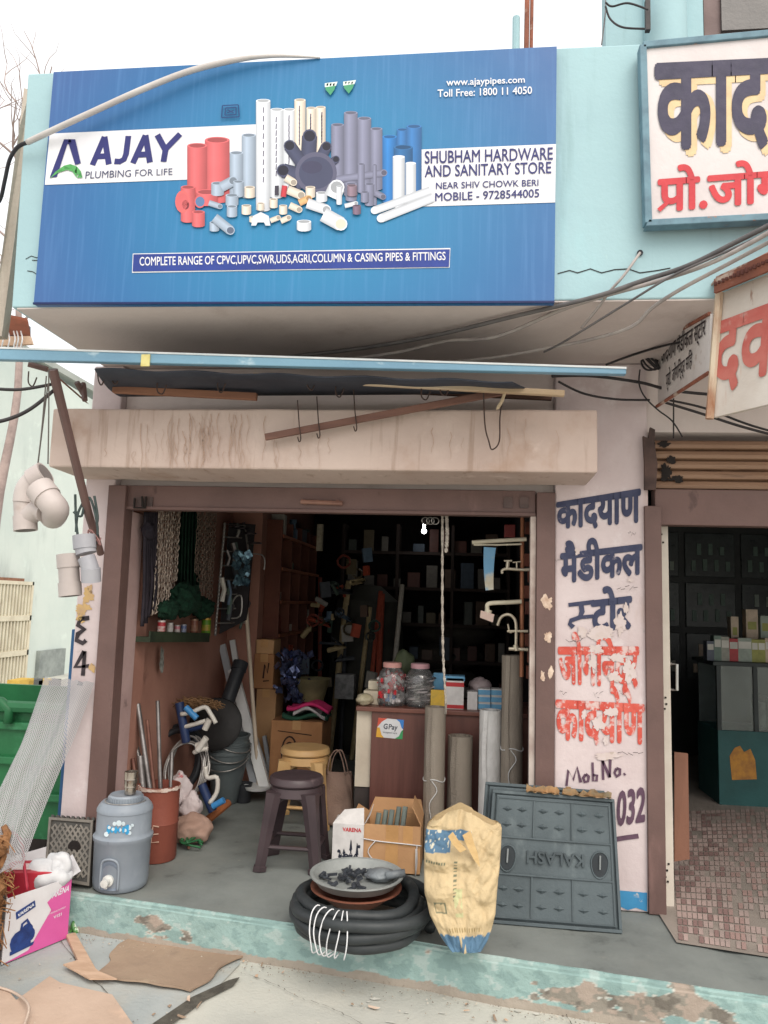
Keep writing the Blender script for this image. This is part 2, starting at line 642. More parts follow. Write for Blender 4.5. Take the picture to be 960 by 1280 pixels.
# tiled threshold of the neighbouring shop
tile_m = M("threshold_tile", S(176, 154, 148), S(166, 144, 138), s=3, rough=.7, bump=.1,
           over=((S(140, 130, 124), 2, (1, 1, 1), .42, .68, .85),))
mb = MB()
h = FZ + .004
a0, a1 = G(846, 1178, h), G(1010, 1204, h)
mb.poly([a0, a1, (3.2, a1.y, h), (3.2, 4.5, h), (1.0, 4.5, h), (a0.x, .0, h)])
ground(mb.build("tiled_floor", M("floor_dusty", S(150, 140, 132), S(128, 120, 113), s=3, rough=.6)))
tq = Quad(G(848, 1176, h), G(1010, 1201, h), G(985, 1010, h), G(838, 1015, h))
mb = MB()
r = random.Random(3)
nu, nv = 24, 26
for i in range(nu):
    for j in range(nv):
        if r.random() < (.06 if i < 11 else .30):
            continue
        mb.m = r.choice([0, 0, 1]) if i < 10 else r.choice([0, 0, 0, 2, 2])
        d = .08 / nu
        u0, u1, v0, v1 = i / nu + d, (i + 1) / nu - d, j / nv + d, (j + 1) / nv - d
        mb.add([tq.p(u0, v0, .003), tq.p(u1, v0, .003), tq.p(u1, v1, .003), tq.p(u0, v1, .003)], [(0, 1, 2, 3)])
ground(mb.build("floor_mosaic", [tile_m, M("tile_dark", S(142, 116, 112), S(128, 104, 100), s=6), M("tile_pale", S(160, 134, 128), S(148, 124, 118), s=6)]))

# ------------------------------------------------------------------ the shop building
B = thing("shop_building", "single-storey pink and turquoise building with two open shop bays under a deep overhang", "building", (-.5, 0, FZ))
YF = -.807                     # front of the overhanging parapet
ZS = 2.793                     # underside of the overhang
XR = 4.2
mb = MB()
mb.hexa([(-2.012, YF, ZS), (XR, YF, ZS), (XR, YF + .14, ZS), (-2.012, YF + .14, ZS), (-2.036, YF, 3.908), (XR, YF, 3.908), (XR, YF + .14, 3.908), (-2.036, YF + .14, 3.908)])
mb.hexa([(-2.01, YF + .14, ZS + .0), (-1.88, YF + .14, ZS), (-1.88, 5.5, ZS), (-1.95, 5.5, ZS), (-2.03, YF + .14, 3.9), (-1.9, YF + .14, 3.9), (-1.9, 5.5, 3.9), (-1.95, 5.5, 3.9)])
mb.build("parapet", turq, B, bev=.006)
mb = MB()
mb.box((-1.99, YF + .006, ZS - .006), (XR - .01, .32, ZS + .12))
mb.build("overhang_soffit", soffit_m, B)
mb = MB()                      # roof slab
mb.box((-1.87, YF + .15, 2.92), (XR - .02, 5.5, 3.05))
mb.build("roof", soffit_m, B)
# cracked render and flaking on the parapet
mb = MB()
pts = [W(x, y, YF - .002) for x, y in ((697, 342), (712, 338), (722, 341), (738, 336), (752, 341), (768, 337), (785, 336), (800, 341), (822, 338), (838, 335))]
for a, b in zip(pts, pts[1:]):
    n_ = V((0, 0, 1)) * .0022
    mb.add([a - n_, b - n_, b + n_, a + n_], [(0, 1, 2, 3)])
for bx, by in ((38, 342), (44, 330), (36, 322), (50, 352)):
    q = [W(bx + k * 7 - 4, by + rnd.uniform(-5, 5), YF - .002) for k in range(5)]
    for a, b in zip(q, q[1:]):
        n_ = V((0, 0, 1)) * .0018
        mb.add([a - n_, b - n_, b + n_, a + n_], [(0, 1, 2, 3)])
mb.build("wall_crack", soot, B)

xp0, xp1 = .435, .886          # right pillar
mb = MB()
mb.box((xp0, 0, FZ), (xp1, .30, ZS - .008))
pil = mb.build("pillar", pillar_m, B, bev=.008)
mb = MB()
mb.box((-2.035, .0, FZ - .1), (-1.868, .30, ZS - .008))
pil2 = mb.build("pillar", pillar_m, B, bev=.008)
mb = MB()                      # wall over the shutter and over the second bay
mb.box((-1.866, .06, 2.10), (xp0 - .002, .30, ZS - .009))
mb.build("wall", soffit_m, B)
mb = MB()
mb.box((xp1 + .002, .03, 2.44), (XR - .03, .30, ZS - .009))
mb.build("wall", soffit_m, B)

# lintel box over the main bay
b0, b1, b2, b3 = W(66, 512, -.33), W(747, 512, -.33), W(745, 591, -.33), W(70, 588, -.33)
mb = MB()
zt, zb = b1.z, b2.z


def lint(u, v):
    return V((b3.x + (b2.x - b3.x) * u, -.33, 0))


nseg = 40
ring = []
for i in range(nseg + 1):
    u = i / nseg
    x = b0.x + (b1.x - b0.x) * u
    sag = .010 * math.sin(u * 3.1416) + .004 * mnoise.noise(V((u * 14, 0, 0)))
    ring.append([(x, -.33 + .004 * mnoise.noise(V((u * 9, 3, 0))), zt + .004 * mnoise.noise(V((u * 11, 5, 0)))), (x, -.33, zb - .0), (x, -.02, zb - .006 - sag), (x, -.001, zb - .006 - sag), (x, -.001, zt)])
vs_ = [p for r_ in ring for p in r_]
fs = []
for i in range(nseg):
    for j in range(5):
        a, b = i * 5, (i + 1) * 5
        fs.append((a + j, b + j, b + (j + 1) % 5, a + (j + 1) % 5))
fs += [(0, 1, 2, 3, 4), tuple(nseg * 5 + k for k in (4, 3, 2, 1, 0))]
mb.add(vs_, fs)
lb_ = mb.build("lintel_beam", beam_m, B, bev=.01)
mb = MB()                      # rain drips down the face, and hairline cracks
r = random.Random(44)
for i in range(80):
    x = r.choice([r.gauss(250, 45), r.gauss(250, 45), r.uniform(80, 740)])
    y0, y1 = r.uniform(515, 570), r.uniform(560, 590)
    if x < 75 or x > 738 or y1 < y0 + 8:
        continue
    w_ = r.uniform(.0007, .0022)
    pts = [W(x + 1.5 * math.sin(k * 1.3 + i) + (k - 3) * r.uniform(-.6, .6), y0 + (y1 - y0) * k / 6, -.3365) for k in range(7)]
    for k, (a, b) in enumerate(zip(pts, pts[1:])):
        e_ = V((w_ * (1 - .1 * k), 0, 0))
        mb.add([a - e_, a + e_, b + e_, b - e_], [(0, 3, 2, 1)])
mb.build("rain_drip", M("drip_stain", S(186, 160, 144), S(166, 138, 122), s=20, rough=.95, bump=0), lb_)
# brown guide posts, header and rolled-up shutter of the main bay
mb = MB()
xl0, xl1 = W(135, 615, -.03).x, W(157, 615, -.03).x
mb.hexa([(W(107, 1018, -.03).x, -.03, FZ), (W(132, 1018, -.03).x, -.03, FZ), (W(132, 1018, -.03).x, .07, FZ), (W(107, 1018, -.03).x, .07, FZ),
         (xl0, -.03, 2.125), (xl1, -.03, 2.125), (xl1, .07, 2.125), (xl0, .07, 2.125)])
mb.build("guide_post", brown_steel, B, bev=.004)
mb = MB()
xr0, xr1 = W(671, 640, -.02).x, W(694, 640, -.02).x
mb.box((xr0, -.02, FZ), (xr1, .07, 2.12))
gp = mb.build("guide_post", brown_steel, B, bev=.004)
mb = MB()                      # chalky inner edge of the right guide
mb.box((W(663, 700, .0).x, .0, FZ), (xr0 - .002, .05, 2.0))
mb.build("guide_edge", M("chalky_edge", S(196, 184, 176), S(140, 118, 110), s=7, rough=.9, stretch=(1, 1, .6)), B)
mb = MB()
for cx, cy, rx, ry, sd_ in ((684, 752, 9, 11, 1), (685, 797, 6, 9, 2), (678, 845, 4, 7, 3), (689, 840, 4, 9, 4)):
    mb = MB()
    patch(mb, (cx, cy), -.022, rx, ry, sd_)
    mb.build("torn_poster", M("torn_paper", S(216, 196, 178), S(180, 150, 130), s=30, rough=.95), gp)
mb = MB()
mb.box((-1.83, .0, 2.0), (xr0 - .004, .055, 2.13))
mb.box((-1.83, -.012, 2.0), (xr0 - .004, .0, 2.018))
sh = mb.build("shutter", brown_steel, B, bev=.004)
mb = MB()
for x in (382, 422):
    p = W(x, 628, -.004)
    mb.box((p.x - .008, -.02, p.z - .012), (p.x + .008, -.001, p.z + .012))
pa, pb = W(376, 627, -.02), W(428, 629, -.02)
mb.tube([pa, pb], .012, 8)
mb.build("handle", M("worn_handle", S(140, 104, 90), S(116, 84, 74), s=9, rough=.5), sh)
for x in (172, 186, 635, 655):
    mb = MB()
    p = W(x, 628, -.004)
    mb.box((p.x - .022, -.008, p.z - .028), (p.x + .022, -.001, p.z + .028))
    mb.build("lock_plate", M("lock_steel", S(92, 74, 70), S(66, 54, 52), s=9, rough=.5), sh)
mb = MB()
p = W(176, 628, -.01)
mb.tube([p + V((-.03, -.01, .02)), p + V((-.03, -.01, -.03)), p + V((.03, -.01, -.03)), p + V((.03, -.01, .03))], .006, 6)
mb.tube([p + V((.01, -.012, .03)), p + V((.02, -.012, -.03))], .006, 6)
mb.build("hasp", soot, sh)

# interior of the main bay
mb = MB()
mb.box((-1.86, .075, FZ), (-1.802, .24, 2.0))
mb.build("door_jamb", jamb_m, B, bev=.004)
mb = MB()
mb.box((-1.88, .243, FZ), (-1.815, .40, 2.9))
mb.box((-1.95, .40, FZ), (-1.86, 5.4, 2.9))
mb.build("inner_wall", inwall, B)
mb = MB()
mb.box((-1.86, 2.05, FZ), (-1.62, 2.2, 2.9))
mb.build("inner_pilaster", inwall, B)
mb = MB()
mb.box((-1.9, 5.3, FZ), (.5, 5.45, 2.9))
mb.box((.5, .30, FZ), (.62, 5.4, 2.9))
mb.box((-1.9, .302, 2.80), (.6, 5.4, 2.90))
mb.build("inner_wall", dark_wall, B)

# second bay
mb = MB()
xq0, xq1 = W(806, 660, -.02).x, W(827, 660, -.02).x
mb.box((xq0, -.02, FZ), (xq1, .08, 2.06))
mb.build("guide_post", brown_steel, B, bev=.004)
mb = MB()
zz0, zz1 = W(890, 657, .02).z, W(890, 612, .02).z
mb.box((xq1 - .02, .02, zz0), (XR, .10, zz1))
mb.build("shutter_rail", brown_steel, B, bev=.004)
mb = MB()
z0, z1 = zz1 + .002, W(890, 549, .04).z
k = 5
for i in range(k):
    a, b = z0 + (z1 - z0) * i / k, z0 + (z1 - z0) * (i + 1) / k
    pr = [(.075, a), (.045, a + .12 * (b - a)), (.04, a + .45 * (b - a)), (.05, a + .8 * (b - a)), (.075, b)]
    for (y0, h0), (y1, h1) in zip(pr, pr[1:]):
        mb.add([(xq1 - .01, y0, h0), (XR, y0, h0), (XR, y1, h1), (xq1 - .01, y1, h1)], [(0, 1, 2, 3)])
sh2 = mb.build("shutter", shut_m, B, smooth=50)
mb = MB()
r = random.Random(5)
for cx, cy, rx, ry in ((833, 590, 10, 16), (845, 598, 14, 6), (838, 575, 10, 7), (830, 556, 8, 6)):
    mb = MB()
    patch(mb, (cx, cy), .037, rx, ry, r.random() * 9, jag=.6, n=20)
    mb.build("grease_stain", soot, sh2)
mb = MB()                      # torn sheet-metal flap where the guides meet the wall
mb.slab([W(x, y, -.035) for x, y in ((806, 612), (820, 612), (822, 580), (818, 552), (819, 537), (813, 534), (811, 548), (804, 545), (806, 580))], (0, .02, 0))
mb.build("sheet_metal_flap", M("dark_flap", S(92, 72, 66), S(60, 48, 46), s=6, rough=.8), B)
mb = MB()
mb.hexa([(W(829, 1138, .09).x, .09, FZ), (W(843, 1130, .09).x, .09, FZ), (W(843, 1130, .09).x, .15, FZ), (W(829, 1138, .09).x, .15, FZ),
         (W(825, 656, .09).x, .09, zz0), (W(835, 656, .09).x, .09, zz0), (W(835, 656, .09).x, .15, zz0), (W(825, 656, .09).x, .15, zz0)])
leaf = mb.build("door_leaf", M("cream_paint", S(206, 198, 186), S(190, 180, 168), s=4, rough=.6, bump=.05), B, bev=.003)
mb = MB()
for x, y in ((827, 668), (829, 678), (832, 872), (833, 880), (831, 886), (834, 1088), (832, 1096), (835, 1102), (836, 1080)):
    p = W(x, y, .087)
    mb.obox(p, .008, .004, .008)
mb.build("screw_hole", soot, leaf)
mb = MB()
p0, p1 = W(841, 830, .10), W(841, 862, .10)
mb.tube([p0 + V((-.01, 0, 0)), p0 + V((.015, -.02, 0)), p1 + V((.015, -.02, 0)), p1 + V((-.01, 0, 0))], .007, 8)
mb.build("handle", M("bright_handle", S(190, 190, 186), metal=.8, rough=.35), leaf)
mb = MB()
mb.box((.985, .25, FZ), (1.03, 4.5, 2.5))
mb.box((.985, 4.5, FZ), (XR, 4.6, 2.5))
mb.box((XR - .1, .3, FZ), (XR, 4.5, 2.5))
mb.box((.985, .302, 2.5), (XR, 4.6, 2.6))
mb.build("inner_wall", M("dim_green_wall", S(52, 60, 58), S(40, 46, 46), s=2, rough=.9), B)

# upper storey set back on the right
yu = .35
mb = MB()
x0, x1 = W(757, 30, yu).x, W(812, 30, yu).x
mb.box((x0, yu, 3.05), (x1 + .3, yu + .12, 7.2))
mb.build("upper_wall", turq, B)
mb = MB()
cx0, cx1 = W(810, 20, yu - .12).x, W(866, 20, yu - .12).x
mb.lathe(((cx0 + cx1) / 2, yu, 3.05), [((cx1 - cx0) / 2, 0), ((cx1 - cx0) / 2, 4.1)], 32)
mb.build("upper_column", turq, B, smooth=40)
mb = MB()
wx = W(868, 20, yu).x
mb.box((wx, yu + .02, 3.05), (XR, yu + .10, 7.0))
fr_ = mb.build("upper_window", M("window_brown", S(120, 100, 98), S(104, 86, 84), s=3, rough=.6), B)
mb = MB()
mb.box((W(902, 20, yu).x, yu + .0, W(900, 38, yu).z), (XR - .1, yu + .018, 5.5))
mb.build("pane", M("smoked_pane", S(84, 80, 80), S(70, 68, 68), s=3, rough=.25), fr_)
mb = MB()
p = W(879, 20, yu)
mb.box((p.x - .005, yu + .005, 3.1), (p.x + .005, yu + .019, 6.9))
mb.build("frame_gap", soot, fr_)
mb = MB()                      # blue dado at the foot of the pillar
q = WQ(-.003, (774, 1138), (809, 1141), (809, 1116), (774, 1113))
mb.m = 0
pts = [q.p(u, v) for u, v in ((-1.2, .16), (-.5, .1), (.0, .22), (.3, .05), (.6, .2), (1, .06), (1, 1), (-1.2, 1))]
mb.poly(pts)
mb.build("dado", M("dado_blue", S(66, 142, 186), S(56, 126, 172), s=6, rough=.7, over=((S(190, 186, 180), 16, (1, 1, 1), .6, .66, .9),)), pil)

# hand-painted lettering on the pillar
navy = M("sign_navy", S(52, 56, 82), S(66, 70, 94), s=14, rough=.7, over=((S(150, 142, 150), 22, (1, 1, 1), .64, .7, .6),))
redp = M("sign_red", S(190, 74, 62), S(204, 96, 82), s=12, rough=.75, over=((S(206, 188, 184), 14, (1, 1, 1), .52, .62, .9), (S(204, 186, 184), 45, (1, 1, 1), .56, .64, .8)))
purp = M("sign_plum", S(84, 60, 78), S(100, 76, 92), s=14, rough=.75)
YP = 0.
mb = MB()
text(mb, "कादयाण", WQ(YP, (695, 660), (801, 651), (801, 613), (695, 630)), bold=.04, yhi=.62, h=.004)
text(mb, "मैडीकल", WQ(YP, (700, 728), (803, 716), (803, 682), (700, 694)), bold=.04, yhi=.62, h=.004)
qs = WQ(YP, (712, 790), (790, 784), (790, 747), (712, 756))
vs_, fs = glyphs("स", .012)
text(mb, "टोर", Quad(qs.p(.34, 0), qs.p(1, 0), qs.p(1, 1), qs.p(.34, 1)), bold=.04, yhi=.62, h=.004)
stroke(mb, qs, [(-.02, 1), (.4, 1)], .022, .0045)
stroke(mb, qs, [(.18, 1), (.2, .7), (.16, .5), (.02, .42), (.0, .3), (.06, .16)], .022, .005)
stroke(mb, qs, [(.14, .5), (.38, .5)], .018, .0055)
mb.build("painted_lettering", navy, pil)
mb = MB()
qj = WQ(YP, (698, 852), (798, 858), (799, 811), (697, 811))
text(mb, "जोगिन्द्र", qj, bold=.04, yhi=.62, h=.004)
text(mb, "कादयाण", WQ(YP, (694, 922), (806, 928), (806, 883), (694, 877)), bold=.04, yhi=.62, h=.004)
mb.build("painted_lettering", redp, pil)
mb = MB()
qm = WQ(YP, (708, 982), (778, 974), (776, 952), (706, 962))
for L_ in ([(.0, .0), (.06, .95), (.13, .3), (.22, 1.05), (.26, .1)], [(.36, .55), (.31, .35), (.33, .1), (.39, .12), (.41, .4), (.36, .57)], [(.50, 1.2), (.48, .1), (.54, .1), (.56, .4), (.49, .45)],
           [(.66, .1), (.68, 1.25)], [(.68, 1.2), (.78, .2)], [(.78, .2), (.82, 1.35)], [(.91, .65), (.87, .42), (.90, .2), (.96, .3), (.97, .58), (.91, .68)], [(1.03, .25), (1.06, .3)]):
    stroke(mb, qm, [(u, v) for u, v in L_], .013, .004)
text(mb, "032", WQ(YP, (770, 1031), (806, 1025), (806, 985), (770, 991)), bold=.035, h=.004, shear=.1)
stroke(mb, WQ(YP, (700, 1060), (800, 1050), (800, 1040), (700, 1050)), [(.3, .3), (.62, .35), (.8, .5), (.98, .55)], .022, .004)
mb.build("painted_lettering", purp, pil)
mb = MB()                      # remains of posters pasted over the lettering
paper = M("poster_remains", S(204, 190, 188), S(196, 180, 174), s=18, rough=.95, bump=.04, over=((S(172, 156, 144), 30, (1, 1, 1), .58, .66, .7),))
for i, (cx, cy, rx, ry) in enumerate(((752, 792, 26, 16), (775, 778, 12, 22), (745, 812, 16, 9), (741, 828, 9, 18), (772, 822, 16, 9), (768, 846, 14, 10), (787, 838, 12, 22), (748, 905, 13, 16), (764, 890, 14, 10), (730, 893, 5, 9), (756, 925, 5, 9),
                                      (728, 790, 9, 9), (783, 762, 5, 12), (722, 690, 5, 8), (760, 945, 26, 7), (788, 725, 6, 4))):
    mb = MB()
    patch(mb, (cx, cy), -.0058 - i * .0001, rx * .8, ry * .8, i + 11, jag=.5)
    mb.build("poster_remains", paper, pil)
mb = MB()                      # small pencil notes and stamps
for cx, cy, w, hh in ((788, 942, 32, 5), (718, 800, 22, 6), (784, 735, 26, 7), (698, 700, 9, 6), (748, 868, 12, 9), (704, 866, 9, 7), (790, 667, 10, 6), (745, 838, 8, 8), (760, 832, 8, 8), (778, 866, 8, 6)):
    for k in range(5):
        x = cx - w / 2 + w * k / 5
        a, b = W(x, cy + rnd.uniform(-hh, hh) / 2, -.0145), W(x + w / 5, cy + rnd.uniform(-hh, hh) / 2, -.0145)
        n_ = V((0, 0, .0012))
        mb.add([a - n_, b - n_, b + n_, a + n_], [(0, 1, 2, 3)])
mb.build("scribbled_note", soot, pil)
mb = MB()                      # numerals on the left pillar
ink = M("sign_black", S(44, 38, 42), S(66, 58, 62), s=16, rough=.8)
ql = WQ(YP, (88, 846), (120, 846), (120, 770), (88, 770))
stroke(mb, ql, [(.75, .97), (.4, .95), (.3, .85), (.55, .78), (.3, .7), (.25, .6), (.5, .55), (.62, .6)], .026, .004)
stroke(mb, ql, [(.55, .42), (.2, .16), (.75, .18)], .022, .004)
stroke(mb, ql, [(.58, .42), (.5, .02)], .022, .004)
stroke(mb, ql, [(.3, -.1), (.5, -.12)], .02, .004)
mb.build("painted_lettering", ink, pil2)
mb = MB()
ochre = M("ochre_remains", S(198, 166, 112), S(180, 150, 120), s=20, rough=.95, over=((S(120, 100, 80), 30, (1, 1, 1), .58, .64, .8),))
for i, (cx, cy, rx, ry) in enumerate(((110, 745, 9, 14), (104, 760, 12, 9), (100, 772, 7, 8), (115, 835, 5, 6))):
    mb = MB()
    patch(mb, (cx, cy), -.003 - i * .0005, rx, ry, i + 50, jag=.6)
    mb.build("poster_remains", ochre, pil2)
mb = MB()                      # pencil marks down the jamb
qd = Quad((-1.8, .08, FZ), (-1.8, .23, FZ), (-1.8, .23, 2.0), (-1.8, .08, 2.0))
for i in range(16):
    u, v = rnd.uniform(.2, .8), .1 + i * .055
    stroke(mb, qd, [(u, v), (u + rnd.uniform(-.2, .2), v + .014), (u + rnd.uniform(-.1, .25), v + .02)], .007, -.003)
mb.build("scribbled_note", soot, B)
# ------------------------------------------------------------------ the blue hoarding on the parapet
YB = -.845
Hd = thing("advertising_board", "large blue printed hoarding showing pipes and fittings, fixed across the parapet", "sign", W(370, 379, YB))
bc = [(42, 380), (693, 378), (696, 58), (67, 90)]
mb = MB()
q = [W(x, y, YB) for x, y in bc]
mb.slab(q, (0, .034, 0))
# printed colour field: deep blue at the rim, lighter blue towards the middle (it is part of the print)
blue = M("hoarding_blue", S(44, 92, 150), S(40, 86, 140), s=3, rough=.45, bump=.04, bs=14, spec=.4)
nt = blue.node_tree
N, L = nt.nodes, nt.links
bs_ = next(n for n in N if n.type == 'BSDF_PRINCIPLED')
tc = N.new('ShaderNodeTexCoord')
mp = N.new('ShaderNodeMapping')
mp.inputs['Location'].default_value = (-.06, 0, -.42)
mp.inputs['Scale'].default_value = (.72, .0, .85)
gr = N.new('ShaderNodeTexGradient')
gr.gradient_type = 'SPHERICAL'
cr = N.new('ShaderNodeValToRGB')
cr.color_ramp.elements[0].position = .0
cr.color_ramp.elements[0].color = S(60, 92, 146)
cr.color_ramp.elements[1].position = .75
cr.color_ramp.elements[1].color = S(38, 122, 166)
e = cr.color_ramp.elements.new(.3)
e.color = S(44, 100, 152)
L.new(tc.outputs['Object'], mp.inputs[0])
L.new(mp.outputs[0], gr.inputs[0])
L.new(gr.outputs['Fac'], cr.inputs[0])
nz = N.new('ShaderNodeTexNoise')
nz.inputs['Scale'].default_value = 9
mp2 = N.new('ShaderNodeMapping')
mp2.inputs['Scale'].default_value = (6, 1, .25)
L.new(tc.outputs['Object'], mp2.inputs[0])
L.new(mp2.outputs[0], nz.inputs[0])
mr = N.new('ShaderNodeMapRange')
mr.inputs['From Min'].default_value = .5
mr.inputs['From Max'].default_value = .8
mr.inputs['To Max'].default_value = .22
L.new(nz.outputs['Fac'], mr.inputs[0])
mx = N.new('ShaderNodeMix')
mx.data_type = 'RGBA'
L.new(mr.outputs[0], mx.inputs[0])
L.new(cr.outputs[0], mx.inputs[6])
mx.inputs[7].default_value = S(96, 144, 196)
L.new(mx.outputs[2], bs_.inputs['Base Color'])
board = mb.build("board", blue, Hd)
mb = MB()                      # thin dark frame under the lower edge
mb.slab([W(42, 381, YB + .002), W(693, 379, YB + .002), W(693, 376.5, YB + .002), W(42, 378.5, YB + .002)], (0, -.006, 0))
mb.build("frame", M("frame_navy", S(20, 34, 84), rough=.5), Hd)
white = M("vinyl_white", S(222, 222, 226), S(210, 210, 216), s=4, rough=.5, bump=0)
mb = MB()
mb.poly([W(x, y, YB - .002) for x, y in ((56, 231), (330, 221), (330, 155), (62, 167))])
mb.build("white_panel", white, Hd)
mb = MB()
mb.poly([W(x, y, YB - .002) for x, y in ((500, 259), (694, 253), (695, 180), (524, 187))])
mb.build("white_panel", white, Hd)
mb = MB()
o_ = [(165, 341), (562, 334.5), (563, 310), (166, 317)]
mb.poly([W(x, y, YB - .002) for x, y in o_])
mb.m = 1
cx, cy = 364, 325.5
mb.poly([W(cx + (x - cx) * .996, cy + (y - cy) * .90, YB - .0035) for x, y in o_])
mb.build("caption_strip", [white, M("caption_navy", S(42, 62, 140), rough=.5)], Hd)

ink_navy = M("print_navy", S(44, 46, 108), rough=.5, bump=0)
ink_grey = M("print_grey", S(72, 76, 106), rough=.5, bump=0)


def line(mb, s, bl, br, tr, tl, bold=.012, y=YB, h=.0042, **k):
    text(mb, s, WQ(y, bl, br, tr, tl), bold=bold, h=h, **k)


mb = MB()
qa = WQ(YB, (112, 207), (224, 202), (229, 168), (116, 172))
bw = px(8.5, YB)
for L_ in ([(.035, 0), (.135, 1)], [(.135, 1), (.22, 0)], [(.07, .3), (.2, .3)], [(.40, 1), (.40, .35), (.385, .16), (.34, .08), (.28, .1)], [(.49, 0), (.59, 1)], [(.59, 1), (.68, 0)], [(.53, .3), (.65, .3)],
           [(.72, 1), (.83, .45)], [(.97, 1), (.83, .45)], [(.835, .52), (.83, 0)]):
    stroke(mb, qa, L_, bw, .0030 + .0001 * len(mb.f), jit=0)
mb.build("lettering", ink_navy, Hd)
mb = MB()
for s_, bl, br, tr, tl, b_ in (("SHUBHAM HARDWARE", (531, 205), (691, 200), (691, 185), (531, 190), .012),
                              ("AND SANITARY STORE", (531, 222), (689, 217), (689, 203), (531, 208), .012),
                              ("NEAR SHIV CHOWK BERI", (545, 237), (673, 233), (673, 225), (545, 229), .008),
                              ("MOBILE - 9728544005", (544, 252), (674, 247), (674, 237), (544, 242), .012)):
    line(mb, s_, bl, br, tr, tl, b_)
mb.build("lettering", ink_navy, Hd)
mb = MB()
line(mb, "PLUMBING FOR LIFE", (107, 224), (216, 219), (216, 211), (108, 215), 0)
mb.build("lettering", ink_grey, Hd)
mb = MB()
line(mb, "www.ajaypipes.com", (558, 108), (656, 104), (656, 96), (558, 99), .014, yhi=.72)
line(mb, "Toll Free: 1800 11 4050", (547, 122), (665, 118), (665, 109), (547, 113), .014)
line(mb, "COMPLETE RANGE OF CPVC,UPVC,SWR,UDS,AGRI,COLUMN & CASING PIPES & FITTINGS", (175, 332.5), (557, 325.5), (557, 315.5), (175, 322), .012)
mb.build("lettering", white, Hd)
# emblem: a tall open A with a green arc under it
mb = MB()
yl = YB - .005
for P_ in ([(62, 222), (71, 221), (84, 180), (90, 180), (88, 174), (80, 174)], [(88, 174), (84, 174), (94, 206), (101, 204), (94, 174)]):
    mb.poly([W(x, y, yl) for x, y in P_])
mb.m = 1
arc = [(62, 223), (70, 214), (80, 207), (88, 205), (96, 208), (101, 214), (103, 222), (96, 222), (93, 215), (88, 211), (80, 211), (71, 216)]
for i in range(5):
    a = [arc[i], arc[i + 1], arc[11 - i - 1] if i < 5 else arc[6], arc[(12 - i) % 12]]
    mb.poly([W(x, y, yl - .0008) for x, y in a])
mb.poly([W(x, y, yl - .0008) for x, y in (arc[5], arc[6], arc[7])])
mb.build("emblem", [ink_navy, M("print_green", S(84, 160, 90), rough=.5, bump=0)], Hd)

# printed picture of pipes and fittings (flat ink, in layers)
mb = MB()
lay = [0]


def P2(x, y):
    return W(x, y, YB - .0030 - lay[0] * .00003)


def lc(c, k):
    return tuple(min(1, q * k) for q in c[:3]) + (1,)


def cyl(x0, x1, yt, yb, c, top=None, dark=.55, sl=0.):
    lay[0] += 1
    prof = [(0, .72), (.15, .95), (.35, 1.25), (.6, 1.), (.85, .74), (1, .6)]
    ry = (x1 - x0) * .13
    for (a, ka), (b, kb) in zip(prof, prof[1:]):
        xa, xb = x0 + (x1 - x0) * a, x0 + (x1 - x0) * b
        ea, eb = ry * math.sqrt(max(0, 1 - (2 * a - 1) ** 2)), ry * math.sqrt(max(0, 1 - (2 * b - 1) ** 2))
        mb.add([P2(xa + sl, yb + ea), P2(xb + sl, yb + eb), P2(xb, yt), P2(xa, yt)], [(0, 1, 2, 3)], [lc(c, ka), lc(c, kb), lc(c, kb), lc(c, ka)])
    lay[0] += 1
    ell((x0 + x1) / 2, yt, (x1 - x0) / 2, ry, top or lc(c, dark), rim=lc(c, 1.15))


def ell(cx, cy, rx, ry, c, rim=None, n=16):
    if rim:
        mb.poly([P2(cx + rx * math.cos(-6.283 * k / n), cy + ry * math.sin(-6.283 * k / n)) for k in range(n)], rim)
        lay[0] += 1
        rx, ry = rx * .82, ry * .78
    mb.poly([P2(cx + rx * math.cos(-6.283 * k / n), cy + ry * math.sin(-6.283 * k / n)) for k in range(n)], c)


def bar(x0, y0, x1, y1, w, c, cap=None):
    lay[0] += 1
    d = V((x1 - x0, y1 - y0))
    n_ = V((-d.y, d.x)).normalized() * (w / 2)
    for a, b, ka, kb in ((-1, -.2, .7, 1.15), (-.2, .4, 1.15, 1.), (.4, 1, 1., .65)):
        mb.add([P2(x0 + n_.x * a, y0 + n_.y * a), P2(x1 + n_.x * a, y1 + n_.y * a), P2(x1 + n_.x * b, y1 + n_.y * b), P2(x0 + n_.x * b, y0 + n_.y * b)],
               [(0, 1, 2, 3)], [lc(c, ka), lc(c, ka), lc(c, kb), lc(c, kb)])
    if cap:
        lay[0] += 1
        ell(x1, y1, w * .46, w * .46, cap, rim=lc(c, 1.1), n=12)


RED, PGR, WHT, CRM, GRY, BLU, BLK = S(206, 100, 104), S(160, 174, 192), S(214, 218, 226), S(220, 208, 194), S(128, 130, 154), S(52, 112, 172), S(70, 74, 100)
cyl(256, 287, 175, 250, RED)
cyl(234, 259, 182, 248, RED)
cyl(302, 320, 169, 246, PGR)
cyl(287, 304, 191, 244, PGR)
cyl(372, 382, 125, 205, CRM)
cyl(338, 354, 137, 246, WHT)
cyl(354, 369, 137, 236, WHT)
cyl(383, 395, 135, 200, CRM)
cyl(395, 407, 134, 205, CRM)
cyl(320, 338, 126, 262, WHT)
cyl(368, 382, 125, 205, CRM)
for x, a, b in ((329, 134, 232), (345, 146, 222), (361, 144, 205), (374, 132, 180), (388, 142, 178), (402, 140, 176)):   # maker's line printed up each pipe
    lay[0] += 1
    for k in range(9):
        y0 = a + (b - a) * k / 9
        mb.poly([P2(x - .7, y0 + 7), P2(x + .7, y0 + 7), P2(x + 1.1, y0), P2(x - .3, y0)], S(96, 90, 110))
cyl(447, 464, 148, 240, GRY)
cyl(430, 447, 141, 244, GRY)
